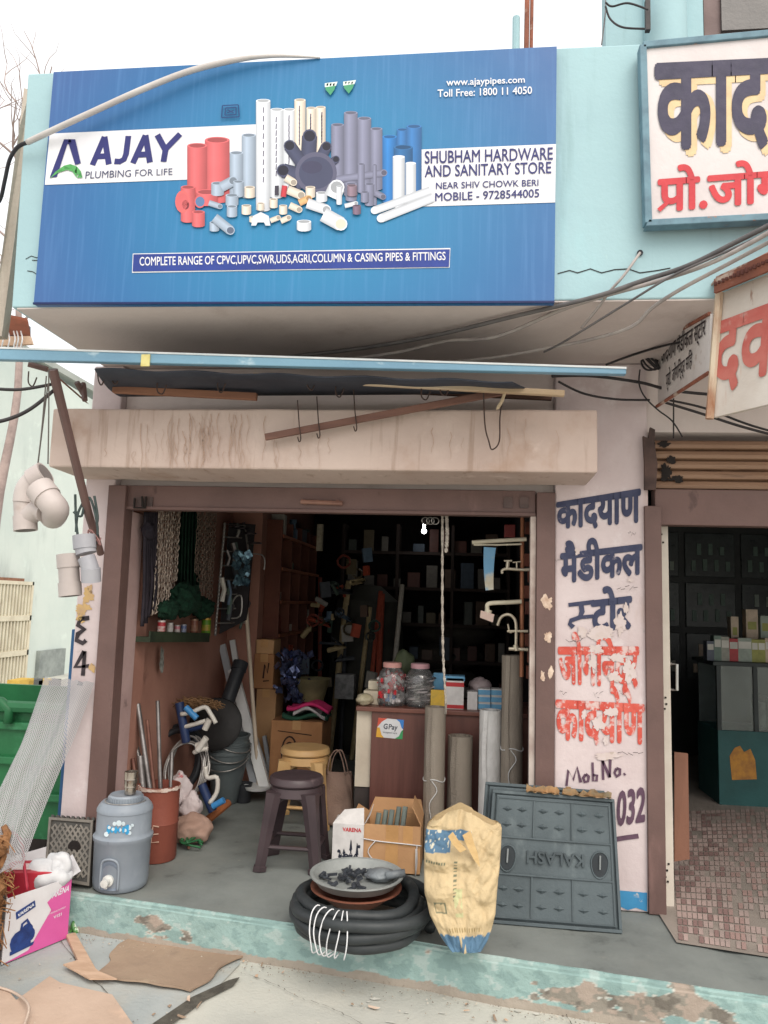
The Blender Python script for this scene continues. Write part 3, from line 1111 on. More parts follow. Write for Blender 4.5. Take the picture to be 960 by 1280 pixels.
cyl(414, 430, 156, 240, GRY)
cyl(463, 478, 161, 236, GRY)
cyl(496, 510, 162, 240, BLU)
cyl(508, 527, 158, 246, BLU)
cyl(478, 496, 171, 252, S(44, 118, 186))
cyl(492, 516, 184, 248, S(44, 100, 152))
cyl(491, 506, 196, 258, WHT, top=S(228, 230, 236))
cyl(507, 520, 204, 252, WHT, top=S(228, 230, 236))
bar(538, 238, 468, 263, 10, WHT, WHT)
bar(541, 247, 476, 273, 11, WHT, WHT)
bar(415, 225, 480, 216, 9, GRY, S(90, 90, 110))
cyl(447, 456, 205, 240, GRY)
cyl(466, 471, 206, 256, GRY)
cyl(456, 468, 230, 256, GRY)
cyl(432, 446, 230, 250, GRY)
# black inspection chamber with its sockets
lay[0] += 1
for x0, y0, x1, y1, w in ((385, 210, 387, 170, 19), (378, 205, 362, 182, 16), (398, 204, 408, 183, 14), (372, 218, 354, 213, 18), (404, 214, 420, 199, 10), (378, 225, 366, 236, 14)):
    bar(x0, y0, x1, y1, w, BLK, S(34, 34, 50))
lay[0] += 2
ell(395, 216, 26, 26, BLK, rim=S(92, 92, 116), n=28)
lay[0] += 2
ell(390, 209, 13, 8, S(66, 66, 92))
# red fittings
cyl(226, 244, 234, 276, RED)
lay[0] += 1
ell(228, 252, 9, 14, RED, rim=S(220, 104, 104))
ell(232, 256, 4.5, 6, S(120, 50, 60))
cyl(240, 256, 265, 282, RED)
cyl(245, 272, 240, 254, RED)
lay[0] += 1
ell(250, 252, 7, 8, S(90, 120, 160), rim=RED)
# grey, cream and white fittings scattered along the front
r = random.Random(21)
for x, y, w, hh, c in ((272, 236, 16, 14, PGR), (284, 226, 15, 16, PGR), (298, 236, 13, 18, PGR), (290, 250, 16, 12, PGR), (268, 258, 14, 9, PGR), (290, 264, 13, 12, PGR), (268, 283, 12, 10, PGR),
                       (312, 240, 13, 12, CRM), (308, 262, 12, 10, CRM), (342, 254, 10, 10, CRM), (354, 262, 10, 10, CRM), (362, 228, 10, 12, CRM), (368, 244, 17, 14, CRM), (388, 240, 12, 12, CRM),
                       (380, 248, 12, 11, S(216, 170, 120)), (368, 262, 12, 11, CRM), (343, 272, 10, 8, CRM), (356, 272, 10, 9, CRM), (380, 282, 18, 10, WHT), (396, 262, 24, 16, WHT), (402, 246, 14, 10, WHT),
                       (418, 234, 6, 26, WHT), (424, 244, 7, 22, WHT), (438, 254, 14, 7, WHT), (456, 246, 10, 12, GRY), (440, 238, 12, 12, S(136, 116, 130)), (446, 262, 10, 10, S(120, 100, 120)), (474, 246, 10, 10, GRY), (326, 258, 9, 8, CRM), (316, 274, 9, 6, CRM)):
    if r.random() < .6:
        cyl(x - w / 2, x + w / 2, y - hh / 2, y + hh / 2, c, top=lc(c, .5))
    else:
        bar(x - w / 2, y + hh / 2 * r.choice([-1, 1]), x + w / 2, y, hh * .8, c, lc(c, .5))
bar(268, 272, 288, 288, 12, PGR, S(90, 100, 120))
bar(404, 268, 426, 280, 18, WHT, S(216, 206, 190))
lay[0] += 1
mb.poly([P2(x, y) for x, y in ((314, 282), (320, 282), (322, 278), (330, 278), (332, 282), (338, 282), (336, 270), (326, 265), (316, 270))], WHT)
bar(346, 244, 346, 232, 5, S(60, 56, 70))
bar(354, 246, 356, 232, 7, S(190, 60, 70))
# small certification box and two leaf badges near the top edge
lay[0] += 1
for a, b in (((277, 147), (299, 146)), ((299, 146), (298, 131)), ((298, 131), (278, 132)), ((278, 132), (277, 147)), ((281, 144), (295, 143)), ((295, 143), (295, 134)), ((295, 134), (282, 135)), ((282, 135), (281, 144)), ((284, 141), (292, 138)), ((284, 137), (292, 141))):
    bar(a[0], a[1], b[0], b[1], 1.4, S(26, 60, 110))
for cx, cy in ((413, 108), (436, 106)):
    lay[0] += 1
    mb.poly([P2(cx + x, cy + y) for x, y in ((0, 11), (5, 4), (8, -5), (-7, -4), (-6, 4))], S(70, 150, 110))
    lay[0] += 1
    mb.poly([P2(cx + x, cy + y) for x, y in ((-7, 1), (7, -1), (9, -6), (-7, -4))], S(214, 226, 220))
    for k in range(3):
        mb.poly([P2(cx - 5 + k * 4, cy - .5), P2(cx - 3 + k * 4, cy - 1), P2(cx - 2.4 + k * 4, cy - 4), P2(cx - 4.6 + k * 4, cy - 3.5)], S(40, 100, 80))
mb.build("printed_picture", M("printed_ink", (1, 1, 1, 1), rough=.5, bump=0, vcol=True, s=2), Hd)

# ------------------------------------------------------------------ hand-painted board at the top right
YM = -.87
Hb = thing("painted_board", "white hand-painted board with big navy and red letters in a blue-grey frame on the parapet", "sign", W(900, 277, YM))
bc = [(811, 278), (1120, 262), (1116, 26), (804, 55)]
mb = MB()
mb.slab([W(x, y, YM) for x, y in bc], (0, .03, 0))
mb.build("board", M("board_white", S(206, 200, 200), S(196, 186, 186), s=3, rough=.6, over=((S(180, 164, 150), 8, (1, 1, .4), .62, .74, .5),)), Hb)
frm = M("frame_bluegrey", S(104, 136, 150), S(84, 110, 124), s=12, rough=.6, over=((S(150, 110, 90), 20, (1, 1, 1), .62, .68, .8),))
for a, b in zip(bc, bc[1:] + bc[:1]):
    mb = MB()
    pa, pb = W(*a, YM - .012), W(*b, YM - .012)
    t = (pb - pa).normalized()
    s_ = t.cross(V((0, 1, 0))).normalized() * .014
    e_ = t * .013
    mb.slab([pa - s_ - e_ * (0 if a[0] < 900 and b[0] < 900 else 1), pb - s_, pb + s_, pa + s_], (0, .05, 0))
    mb.build("frame_rail", frm, Hb, bev=.003)
mb = MB()
qk = WQ(YM - .004, (818, 186), (1112, 158), (1112, 70), (818, 84))
qs = WQ(YM - .002, (823, 192), (1117, 164), (1117, 76), (823, 90))
text(mb, "कादयाण", qs, bold=.045, yhi=.62, h=.0)
mb.build("letter_outline", M("letter_cream", S(214, 190, 150), S(204, 176, 140), s=14, rough=.7), Hb)
mb = MB()
text(mb, "कादयाण", qk, bold=.03, yhi=.62, h=.0)
mb.build("painted_lettering", M("letter_navy", S(64, 60, 82), S(52, 50, 70), s=9, rough=.6), Hb)
mb = MB()
qr = WQ(YM - .004, (822, 264), (1090, 240), (1090, 206), (822, 226))
text(mb, "पो.जोगिन्द्र", qr, bold=.03, yhi=.62, h=.0)
stroke(mb, qr, [(.005, .02), (.055, .30)], .016, .002)
mb.build("painted_lettering", M("letter_red", S(196, 60, 66), S(180, 52, 60), s=9, rough=.6), Hb)
mb = MB()
mb.tube([W(800, 316, YF - .012), W(800, 316, YF + .02)], .012, 10)
mb.build("wall_hook", M("hook_dark", S(58, 60, 66), rough=.6), B)

# ------------------------------------------------------------------ rusty box sign hanging over the second bay
Bx = thing("box_sign", "white box sign with faded red letters under a rusty tin hood", "sign", W(895, 500, -.84))
A_, B_ = W(903, 366, -.84), W(891, 522, -.84)
d_ = V((.30, -.46, 0)).normalized()
wd = 1.0
C_, D_ = A_ + d_ * wd, B_ + d_ * wd
nrm = (C_ - A_).cross(V((0, 0, 1))).normalized()
if nrm.y > 0:
    nrm = -nrm
signw = M("sign_stained_white", S(206, 198, 190), S(190, 178, 168), s=3, rough=.6,
          over=((S(176, 116, 80), 6, (2.2, 2.2, .25), .58, .72, .75), (S(130, 84, 60), 12, (2, 2, .5), .64, .72, .7)))
mb = MB()
mb.slab([B_, D_, C_, A_], nrm * -.02)
mb.build("front_panel", signw, Bx)
qf = Quad(B_, D_, C_, A_)
if qf.n.y > 0:
    qf.n = -qf.n
fade = M("faded_red", S(176, 88, 80), S(188, 112, 102), s=7, rough=.75, over=((S(206, 190, 180), 9, (1, 1, .6), .6, .72, .7),))
mb = MB()
text(mb, "दवाईयां", Quad(qf.p(-.02, .24), qf.p(.62, .24), qf.p(.62, .74), qf.p(-.02, .74)), bold=.03, yhi=.62, h=-.004 if qf.n.dot(Quad(B_, D_, C_, A_).n) < 0 else .004)
mb.build("painted_lettering", fade, Bx)
mb = MB()                      # corner post
mb.tube([A_ + V((-.012, 0, .0)), B_ + V((-.012, .0, -.005))], .016, 6)
mb.build("corner_post", M("flaking_cream", S(206, 190, 168), S(150, 104, 78), s=9, rough=.9, stretch=(1, 1, .4)), Bx)
# side panel, running back to the pillar
sa, sb = W(888, 392, -.82), W(887, 466, -.82)
sc_, sd2 = W(824, 428, -.04), W(822, 508, -.04)
mb = MB()
mb.slab([sd2, sb, sa, sc_], (.012, 0, 0))
mb.build("side_panel", M("panel_pale", S(216, 211, 209), S(200, 194, 192), s=4, rough=.7, over=((S(150, 120, 100), 9, (1, 1, 1), .6, .7, .6),)), Bx)
qs = Quad(sd2, sb, sa, sc_)
qs.n = V((-1, -.0, 0))
mb = MB()
text(mb, "कादयाण मैडीकल स्टोर", Quad(qs.p(.08, .62), qs.p(.94, .68), qs.p(.94, .93), qs.p(.08, .86)), bold=.008, yhi=.62, h=0.)
mb.v = [p + V((-.004, 0, 0)) for p in mb.v]
mb2 = MB()
text(mb2, "प्रो. जोगिन्द्र सिंह", Quad(qs.p(.2, .2), qs.p(.72, .3), qs.p(.72, .5), qs.p(.2, .4)), bold=.008, yhi=.62, h=0.)
mb.add([p + V((-.004, 0, 0)) for p in mb2.v], mb2.f)
mb.build("painted_lettering", ink, Bx)
mb = MB()
for a, b in ((sd2, sb), (sc_, sa)):
    mb.tube([a + V((-.004, 0, 0)), b + V((-.004, 0, 0))], .008, 6)
rust = M("rusty_tin", S(150, 92, 72), S(112, 70, 58), s=5, rough=.85, bump=.2, over=((S(196, 180, 166), 7, (1, 1, 1), .55, .65, .8), (S(80, 48, 40), 11, (1, 1, 1), .6, .7, .8)))
mb.build("panel_rail", rust, Bx)
# hood: folded tin with a hanging lip
h0, h1 = W(884, 384, -.87), W(818, 447, .0)
e0 = A_ + d_ * wd + V((.0, 0, .0))
up = V((.02, .16, .14))
mb = MB()
la, lb = A_ + V((-.03, -.02, .0)), e0 + V((0, -.02, .02))
lip = [la + V((0, 0, -.012)), lb + V((0, 0, -.02)), lb + V((0, 0, .06)), la + V((0, 0, .045))]
mb.slab(lip, nrm * .012)
top = [la + V((0, 0, .05)), lb + V((0, 0, .065)), lb + V((.1, .34, .26)), la + V((.13, .20, .16))]
mb.slab(top, (0, 0, .008))
mb.build("hood", rust, Bx)
mb = MB()
mb.slab([la + V((0, 0, .045)), la + V((.13, .20, .16)), h1 + V((.12, 0, .05)), h1], (0, 0, .008))
mb.build("hood_side", M("hood_side_tin", S(176, 160, 152), S(150, 120, 106), s=5, rough=.8), Bx)
mb = MB()
r = random.Random(4)
for k in range(26):
    p = la.lerp(lb, k / 60 + .01) + V((0, 0, .022)) + nrm * .016
    mb.obox(p, .010, .006, .018 * r.uniform(.5, 1.2))
mb.build("lip_perforation", M("rust_holes", S(86, 50, 44), rough=.9), Bx)

# ------------------------------------------------------------------ street awning frame in front of the lintel
Yb = -.70
Aw = thing("awning", "old awning frame with a long blue front tube, dark sheet and loose wooden battens", "awning", W(300, 470, -.3))
mb = MB()
pa, pb = W(-60, 441, Yb), W(783, 463, Yb)
t = (pb - pa).normalized()
for k, (dz, dy) in enumerate(((0, 0),)):
    mb.slab([pa + V((0, 0, -.026)), pb + V((0, 0, -.016)), pb + V((0, 0, .010)), pa + V((0, 0, .030))], (0, .035, 0))
fb = mb.build("front_bar", M("bar_blue", S(120, 158, 178), S(104, 140, 164), s=4, rough=.45, stretch=(.3, 1, 1), over=((S(176, 196, 204), 12, (.5, 1, 1), .58, .66, .7),)), Aw, bev=.004)
mb = MB()
mb.slab([pa + V((0, -.004, .026)), pb + V((0, -.004, .006)), pb + V((0, -.004, .014)), pa + V((0, -.004, .034))], (0, .042, 0))
mb.build("bar_flange", M("flange_pale", S(206, 208, 208), S(180, 188, 190), s=6, rough=.5), fb)
mb = MB()
p0, p1 = W(177, 446, Yb - .004), W(187, 458, Yb - .004)
mb.box((p0.x, Yb - .008, p1.z), (p1.x, Yb - .002, p0.z + .01))
mb.build("tape_tag", M("tape_yellow", S(214, 204, 140), S(196, 180, 110), s=20), fb)
mb = MB()
f0, f1, g0, g1 = W(118, 462, -.66), W(640, 478, -.66), W(150, 496, -.10), W(700, 492, -.06)
mb.grid(lambda u, v: f0.lerp(f1, u).lerp(g0.lerp(g1, u), v) + V((0, 0, .005 * math.sin(u * 31) * (1 - v) - .02 * math.sin(v * 3.14))), 60, 6, thick=(0, 0, .006))
mb.build("sheet", M("awning_sheet", S(58, 62, 72), S(44, 46, 56), s=3, rough=.7), Aw, smooth=True)


def batten(name, a, b, w, t_, mat, Ya, Yb_=None, par=Aw):
    mb = MB()
    p, q_ = W(*a, Ya), W(*b, Ya if Yb_ is None else Yb_)
    s_ = (q_ - p).normalized().cross(V((0, 1, 0))).normalized() * (w / 2)
    mb.slab([p - s_, q_ - s_, q_ + s_, p + s_], (0, t_, 0))
    return mb.build(name, mat, par, bev=.003)


pale_wood = M("pale_wood", S(204, 186, 162), S(176, 152, 124), s=4, rough=.8, stretch=(.3, 3, 3), bump=.2)
brown_wood = M("brown_wood", S(146, 104, 82), S(118, 82, 66), s=4, rough=.85, stretch=(.3, 3, 3), bump=.25)
dark_wood = M("dark_wood", S(104, 78, 68), S(84, 62, 56), s=4, rough=.85, stretch=(.3, 3, 3), bump=.25)
batten("batten", (316, 469), (706, 491), .026, .03, pale_wood, -.52)
batten("batten", (140, 486), (320, 495), .034, .03, brown_wood, -.40)
batten("batten", (60, 462), (104, 500), .04, .04, brown_wood, -.60, -.2)
batten("batten", (330, 480), (690, 497), .02, .03, dark_wood, -.20)
mb = MB()
mb.tube([W(66, 462, -.66), W(90, 560, -.45), W(110, 640, -.34), W(126, 692, -.14)], [.022, .021, .020, .018], 8)
mb.build("strut", brown_steel, Aw, smooth=40)
mb = MB()
for a, b in (((104, 492), (96, 478)), ((104, 480), (106, 500)), ((60, 462), (35, 455))):
    mb.tube([W(*a, -.4), W(*b, -.45)], .014, 6)
mb.build("bracket", brown_steel, Aw)
r = random.Random(9)
for i, x in enumerate((36, 122, 140, 198, 272, 385, 420, 528, 552)):   # bent wire hooks along the battens
    mb = MB()
    y0 = 466 + (x - 100) * .028
    Yk = -.5
    w_ = r.uniform(8, 20)
    pts = [W(x, y0, Yk), W(x + r.uniform(-2, 2), y0 + w_, Yk), W(x + 5, y0 + w_ + 5, Yk), W(x + 10, y0 + w_ - 6, Yk)]
    mb.tube(smooth_path(pts, 4), .0035, 5)
    mb.build("wire_hook", M("rust_wire", S(76, 58, 52), S(50, 40, 38), s=30, rough=.7), Aw)
# loose wooden lath hanging across the lintel, and the wires that hold it
mb = MB()
a, b = W(331, 546, -.40), W(640, 487, -.42)
s_ = (b - a).normalized().cross(V((0, 1, 0))).normalized() * .016
mb.slab([a - s_, b - s_, b + s_, a + s_], (0, .02, 0))
lath = tag(mb.build("hanging_lath", M("lath_wood", S(128, 94, 82), S(104, 76, 68), s=5, rough=.85, stretch=(.3, 2, 2), bump=.2), None, bev=.003), "narrow brown wooden lath hung slantwise on wires in front of the lintel", "lath")
for x in (372, 396, 442):
    mb = MB()
    y = 546 - (x - 331) * .19
    mb.tube(smooth_path([W(x, y - 38, -.42), W(x + 2, y - 8, -.42), W(x + 4, y + 10, -.42), W(x + 2, y + 14, -.42), W(x, y + 8, -.42)], 4), .003, 5)
    mb.build("wire_loop", _mats["rust_wire"], lath)
mb = MB()
mb.tube(smooth_path([W(604, 478, -.5), W(606, 530, -.42), W(611, 552, -.42), W(615, 562, -.42), W(624, 552, -.42), W(625, 520, -.42), W(630, 486, -.5)], 5), .0035, 5)
hk = tag(mb.build("hanging_wire", _mats["rust_wire"]), "thin bent wire loop hanging in front of the lintel under the pale batten", "wire")
mb = MB()
mb.tube(smooth_path([W(632, 486, -.5), W(628, 500, -.5), W(621, 512, -.5)], 4), [.008] * 8 + [.003], 6)
mb.build("frayed_end", M("jute", S(196, 178, 150), S(160, 138, 110), s=40, rough=1, bump=.6), hk)
# ------------------------------------------------------------------ far left: the neighbour's wall, gate, lane furniture
NX = -7.8
Nb = thing("neighbour_building", "pale green stained building across the side lane, seen past the shop", "building", (NX - 2, 12, 0))
mb = MB()
mb.hexa([(NX - 5, 6, GZ), (NX, 6, GZ), (NX, 21, GZ), (NX - 5, 21, GZ), (NX - 5, 6, 5.7), (NX, 6, 5.7), (NX, 21, 5.3), (NX - 5, 21, 5.3)])
mb.build("wall", M("pale_green_plaster", S(206, 214, 207), S(190, 201, 195), s=.6, rough=.9, bump=.2, bs=8,
                   over=((S(120, 132, 132), .55, (1, 1.4, .25), .54, .70, .75), (S(150, 160, 154), 1.6, (1, 1, .4), .56, .74, .6), (S(214, 224, 216), 3, (1, 1, 1), .6, .72, .6))), Nb)
mb = MB()
mb.box((NX - .3, 5.9, 5.72), (NX + .06, 21.1, 5.84))
mb.build("coping", M("coping_grey", S(168, 172, 166), S(140, 146, 142), s=2, rough=.9), Nb)
gt = thing("iron_gate", "cream iron bar gate set in the pale green wall", "gate", (NX + .1, 11.5, 0))
cream = M("gate_cream", S(214, 206, 184), S(196, 186, 164), s=4, rough=.6)
gx = NX + .08
zA, zB = WX(33, 727, gx).z, WX(33, 866, gx).z
y1 = WX(33, 800, gx).y
mb = MB()
mb.box((gx, y1 - .05, zB), (gx + .06, y1, zA))
mb.box((gx, y1 - 2.4, zA - .06), (gx + .06, y1, zA))
for z in (zA - .62, zA - 1.22, zB + .1):
    mb.box((gx, y1 - 2.4, z - .06), (gx + .06, y1, z + .03))
mb.build("gate_frame", cream, gt)
mb = MB()
for k in range(26):
    y = y1 - .09 - k * .095
    mb.box((gx + .015, y - .022, zB), (gx + .045, y + .022, zA - .05))
mb.build("bars", cream, gt)
mb = MB()
mb.box((gx - .02, y1 - 2.6, zA), (gx + .05, y1 - .3, zA + .05))
mb.build("lintel", brown_wood, gt)
bar_ = MB()
for k in range(4):
    bar_.m = k % 2
    p = WX(24 + k * 12, 862, -6.9)
    bar_.box((p.x - .1, p.y + k * .0 - .18, GZ), (p.x + .1, p.y + .22, p.z + .16))
tag(bar_.build("kerb_blocks", [M("kerb_yellow", S(206, 172, 84), S(186, 152, 74), s=6, rough=.8), M("kerb_dark", S(96, 98, 98), S(80, 82, 82), s=6, rough=.8)]), "low yellow and dark striped kerb block in front of the green wall", "kerb")
mb = MB()                      # dim meter box on the neighbour's wall
p = WX(62, 835, NX)
mb.box((NX, p.y - .5, p.z - .3), (NX + .08, p.y + .4, p.z + .35))
mb.build("meter_box", M("meter_grey", S(150, 156, 152), S(120, 126, 124), s=4, rough=.7), Nb)
# shop awning of the house behind, top left
aw = thing("neighbour_awning", "rust-red tin awning with hanging odds and ends at the left edge of the view", "awning", W(10, 440, 2.2))
mb = MB()
mb.slab([W(-90, 372, 2.0), W(34, 398, 2.0), W(38, 421, 2.4), W(-90, 424, 2.6)], (0, .02, -.02))
mb.build("roof", M("tin_red", S(178, 106, 84), S(140, 92, 76), s=3, rough=.8), aw)
mb = MB()
mb.slab([W(-90, 421, 2.1), W(37, 420, 2.1), W(40, 430, 2.1), W(-90, 436, 2.1)], (0, .03, 0))
mb.build("front_board", M("old_board", S(196, 170, 146), S(170, 140, 118), s=4, rough=.8), aw)
mb = MB()
mb.slab([W(-90, 405, 2.35), W(36, 407, 2.35), W(36, 424, 2.35), W(-90, 426, 2.35)], (0, .03, 0))
mb.build("dark_back", M("shade_blue_grey", S(92, 98, 108), S(72, 76, 86), s=5), aw)
for x in (2, 10, 17, 21, 26):
    mb = MB()
    mb.tube(smooth_path([W(x, 414, 2.08), W(x + 2, 424, 2.0), W(x, 436, 2.0), W(x + 4, 441, 2.0)], 3), .006, 5)
    mb.build("hook", M("hook_white", S(206, 206, 206), metal=.4, rough=.4), aw)
# weathered plank and torn cover running up the left corner of the parapet
mb = MB()
mb.slab([W(30, 110, -.70), W(38, 112, -.70), W(30, 200, -.66), W(18, 300, -.6), W(2, 420, -.55), W(-12, 420, -.55), W(8, 280, -.6), (W(24, 160, -.7))], (0, .05, 0))
tag(mb.build("weathered_plank", M("grey_wood", S(188, 178, 166), S(156, 144, 132), s=4, rough=.9, stretch=(2, 2, .3), bump=.3)), "weathered pale grey plank leaning against the left end of the parapet", "plank")
mb = MB()
mb.tube(smooth_path([W(0, 175, -.6), W(20, 178, -.62), W(34, 190, -.7)], 3), .004, 5)
# pale conduit pipe lying across the hoarding
mb = MB()
pts = smooth_path([W(34, 178, -.86), W(70, 161, -.89), W(120, 138, -.9), W(180, 111, -.9), W(240, 88, -.89), (W(300, 74, -.88)), W(345, 70, -.87), W(400, 72, -.85)], 6)
mb.tube(pts, [.013] * (len(pts) - 14) + [.012 - .0006 * k for k in range(14)], 10)
cp = tag(mb.build("conduit_pipe", M("conduit_grey", S(196, 192, 190), S(180, 174, 172), s=5, rough=.5), None, smooth=True), "pale grey plastic conduit bending across the upper left of the blue hoarding", "pipe")
mb = MB()
mb.tube(smooth_path([W(34, 178, -.86), W(22, 184, -.85), W(12, 200, -.8), W(6, 226, -.75), W(0, 250, -.7), W(-12, 262, -.7)], 5), .009, 7)
mb.build("black_cable", M("cable_black", S(48, 48, 54), S(36, 36, 42), s=8, rough=.55), cp, smooth=True)

# ---- bare tree and lattice beyond the corner
bark = M("bark_pale", S(168, 150, 144), S(140, 124, 120), s=6, rough=1, bump=.3)
tr = thing("bare_tree", "thin leafless tree with tangled twigs against the white sky at upper left", "tree", (-6.45, 6.0, 0))
mb = MB()
mb.tube(smooth_path([V((-6.45, 6.0, 0)), V((-6.5, 6, 2.5)), V((-6.4, 6.1, 4.4)), V((-6.5, 6.0, 6.4)), V((-6.45, 6.1, 8.2))], 5), [.09 - .0037 * k for k in range(21)], 7)
mb.build("trunk", bark, tr, smooth=True)
mb = MB()
r = random.Random(12)


def limb(p, d, L0, rad, lev):
    pts = [p]
    for k in range(4):
        d = (d + V((r.uniform(-.35, .35), r.uniform(-.35, .35), r.uniform(-.15, .3)))).normalized()
        pts.append(pts[-1] + d * L0 / 4)
    mb.tube(pts, [rad, rad * .85, rad * .7, rad * .55, rad * .35], 5)
    if lev:
        for k in range(3):
            limb(pts[r.randint(1, 4)], (d + V((r.uniform(-1, 1), r.uniform(-1, 1), r.uniform(-.5, .7)))).normalized(), L0 * .65, rad * .55, lev - 1)


for k in range(11):
    z = 5.0 + k * .3
    limb(V((-6.45, 6.05, z)), V((r.uniform(-1, 1), r.uniform(-1, 1), r.uniform(.2, .9))).normalized(), 1.2, .022, 2)
mb.build("branches", bark, tr)
# small leafy tree beyond the lane
tg = thing("leafy_tree", "small green tree far behind, seen in the gap under the overhang", "tree", (-7.6, 23.5, 0))
mb = MB()
mb.tube([V((-7.6, 23.5, 0)), V((-7.55, 23.5, 2.5)), V((-7.6, 23.5, 4.4))], [.14, .11, .06], 7)
mb.build("trunk", bark, tg)
mb = MB()
for k in range(2600):
    a = V((r.gauss(0, 1), r.gauss(0, 1), r.gauss(0, 1))).normalized() * (r.random() ** .4)
    cl = V((r.choice([-.6, .1, .7]), r.choice([-.5, .4]), r.choice([-.5, .2, .8])))
    p = V((-7.6, 23.5, 5.3)) + cl + V((a.x * .7, a.y * .7, a.z * .6))
    u_, v_ = V((r.uniform(-1, 1), r.uniform(-1, 1), r.uniform(-1, 1))).normalized() * .09, V((r.uniform(-1, 1), r.uniform(-1, 1), r.uniform(-1, 1))).normalized() * .06
    mb.add([p, p + u_ + v_, p + u_ * 2, p + u_ - v_], [(0, 1, 2, 3)])
mb.build("crown", M("leaf_green", S(92, 120, 66), S(64, 92, 46), s=2, rough=.7), tg)

# ---- PVC fittings hung from the awning strut
pvc = M("pvc_grey", S(186, 176, 172), S(172, 161, 158), s=4, rough=.5, bump=.05, over=((S(150, 132, 122), 6, (1, 1, 1), .58, .74, .6),))
pvc2 = M("pvc_bluegrey", S(166, 166, 172), S(152, 152, 160), s=4, rough=.5, bump=.05, over=((S(150, 132, 122), 6, (1, 1, 1), .62, .74, .5),))
pvc_in = M("pvc_inside", S(120, 112, 110), rough=.7)


def fitting(name, label, cat, runs, r0, mat, group):
    mb = MB()
    for pts, collars in runs:
        p = smooth_path(pts, 5)
        n_ = len(p)
        rs = [r0] * n_
        mb.tube(p, rs, 18)
        for end in collars:
            a, b = (p[0], p[1]) if end == 0 else (p[-1], p[-2])
            t = (b - a).normalized()
            mb.tube([a - t * .004, a + t * .060], r0 * 1.11, 18)
            mb.m = 1
            mb.tube([a - t * .0052, a - t * .0045], r0 * .92, 18)
            mb.m = 0
    return tag(mb.build(name, [mat, pvc_in], None, smooth=40), label, cat, group)


g1 = "plastic pipe fittings hung at the left corner"
Ya = -.75
fitting("pipe_elbow", "grey plastic elbow, topmost of the upper hanging pair with its bend at the top", "pipe fitting",
        [([W(56, 592, Ya), W(44, 600, Ya), W(34, 612, Ya), W(31, 628, Ya)], (0,))], px(15, Ya), pvc, g1)
fitting("pipe_branch", "grey plastic Y branch hanging lowest in the upper pair, open end downwards", "pipe fitting",
        [([W(32, 662, Ya), W(31, 640, Ya), W(30, 622, Ya)], (0,)), ([W(32, 648, Ya), W(46, 638, Ya - .01), W(56, 640, Ya - .02)], ())], px(13.5, Ya), pvc, g1)
fitting("pipe_elbow", "grey plastic elbow turned towards the wall, rounded end at lower right of the upper pair", "pipe fitting",
        [([W(50, 611, Ya - .05), W(62, 626, Ya - .06), W(70, 637, Ya - .05), W(66, 646, Ya + .03)], (0,))], px(16.5, Ya), pvc, g1)
Yc = -.42
fitting("pipe_coupling", "blue-grey plastic cup-shaped coupling hanging directly under the brown strut", "pipe fitting",
        [([W(105, 670, Yc), W(106, 682, Yc), W(108, 692, Yc)], (0,))], px(13, Yc), pvc2, g1)
fitting("pipe_tee", "stained grey plastic tee hanging below the coupling, wider and on the left", "pipe fitting",
        [([W(85, 694, Yc), W(86, 712, Yc), W(88, 744, Yc)], (0, 1))], px(13, Yc), pvc, g1)
fitting("pipe_elbow", "blue-grey plastic elbow hanging beside the stained tee, against the white pillar", "pipe fitting",
        [([W(108, 697, Yc - .03), W(113, 712, Yc - .03), W(114, 726, Yc - .02)], (1,))], px(11, Yc), pvc2, g1)
mb = MB()
for pts in ([(61, 462), (61, 520), (60, 580)], [(58, 470), (52, 540), (46, 590)], [(60, 480), (55, 520), (50, 560), (46, 592)]):
    mb.tube(smooth_path([W(x, y, -.73) for x, y in pts], 4), .003, 5)
tag(mb.build("hanging_string", M("string_dark", S(84, 78, 74), rough=.9)), "thin strings holding the upper plastic fittings from the awning tube", "string")
mb = MB()
for pts in ([(95, 665), (98, 640), (112, 622), (122, 660), (118, 690)], [(94, 618), (95, 650), (97, 668)], [(106, 622), (102, 645), (92, 640)], [(118, 620), (122, 645), (121, 655)]):
    mb.tube(smooth_path([W(x, y, -.36) for x, y in pts], 5), .006, 6)
tag(mb.build("rope_loops", M("rope_dark", S(70, 82, 80), S(52, 60, 60), s=30, rough=.9)), "dark green cord looped round the foot of the brown strut", "cord")
mb = MB()
for k in range(7):
    a = k * .9
    mb.tube(smooth_path([W(118 + 8 * math.cos(a + q), 672 + 10 * math.sin(a * 1.3 + q * 1.2), -.37 - .004 * k) for q in (0, 1, 2, 3)], 4), .004, 5)
tag(mb.build("tangled_twine", M("twine_pink", S(150, 112, 108), S(120, 90, 88), s=40, rough=1)), "tangle of brownish pink twine on the left post below the strut", "twine")

# ---- blue post, green bin, mesh sheet, grating beside the left pillar
mb = MB()
p0, p1 = W(73, 990, .2), W(86, 786, .2)
mb.box((-2.085 - .05, .16, GZ), (-2.085 + .02, .22, p1.z))
tag(mb.build("blue_post", M("post_blue", S(48, 92, 134), S(40, 78, 118), s=4, rough=.6), None, bev=.004), "flat blue painted post standing against the left side of the pillar", "post")
gr_ = M("bin_green", S(40, 108, 66), S(34, 94, 58), s=3, rough=.45, over=((S(80, 150, 110), 5, (1, 1, 1), .58, .72, .5),))
bn = thing("waste_cart", "bright green metal refuse bin with ribbed sides at the left edge", "bin", (-2.9, .9, 0))
mb = MB()
zr = W(40, 884, .55).z
zt_ = zr
X0, X1, Y0_, Y1_ = -3.9, -2.22, .5, 1.6
o4 = [(X0, Y0_, zt_), (X1, Y0_, zt_), (X1, Y1_, zt_), (X0, Y1_, zt_)]
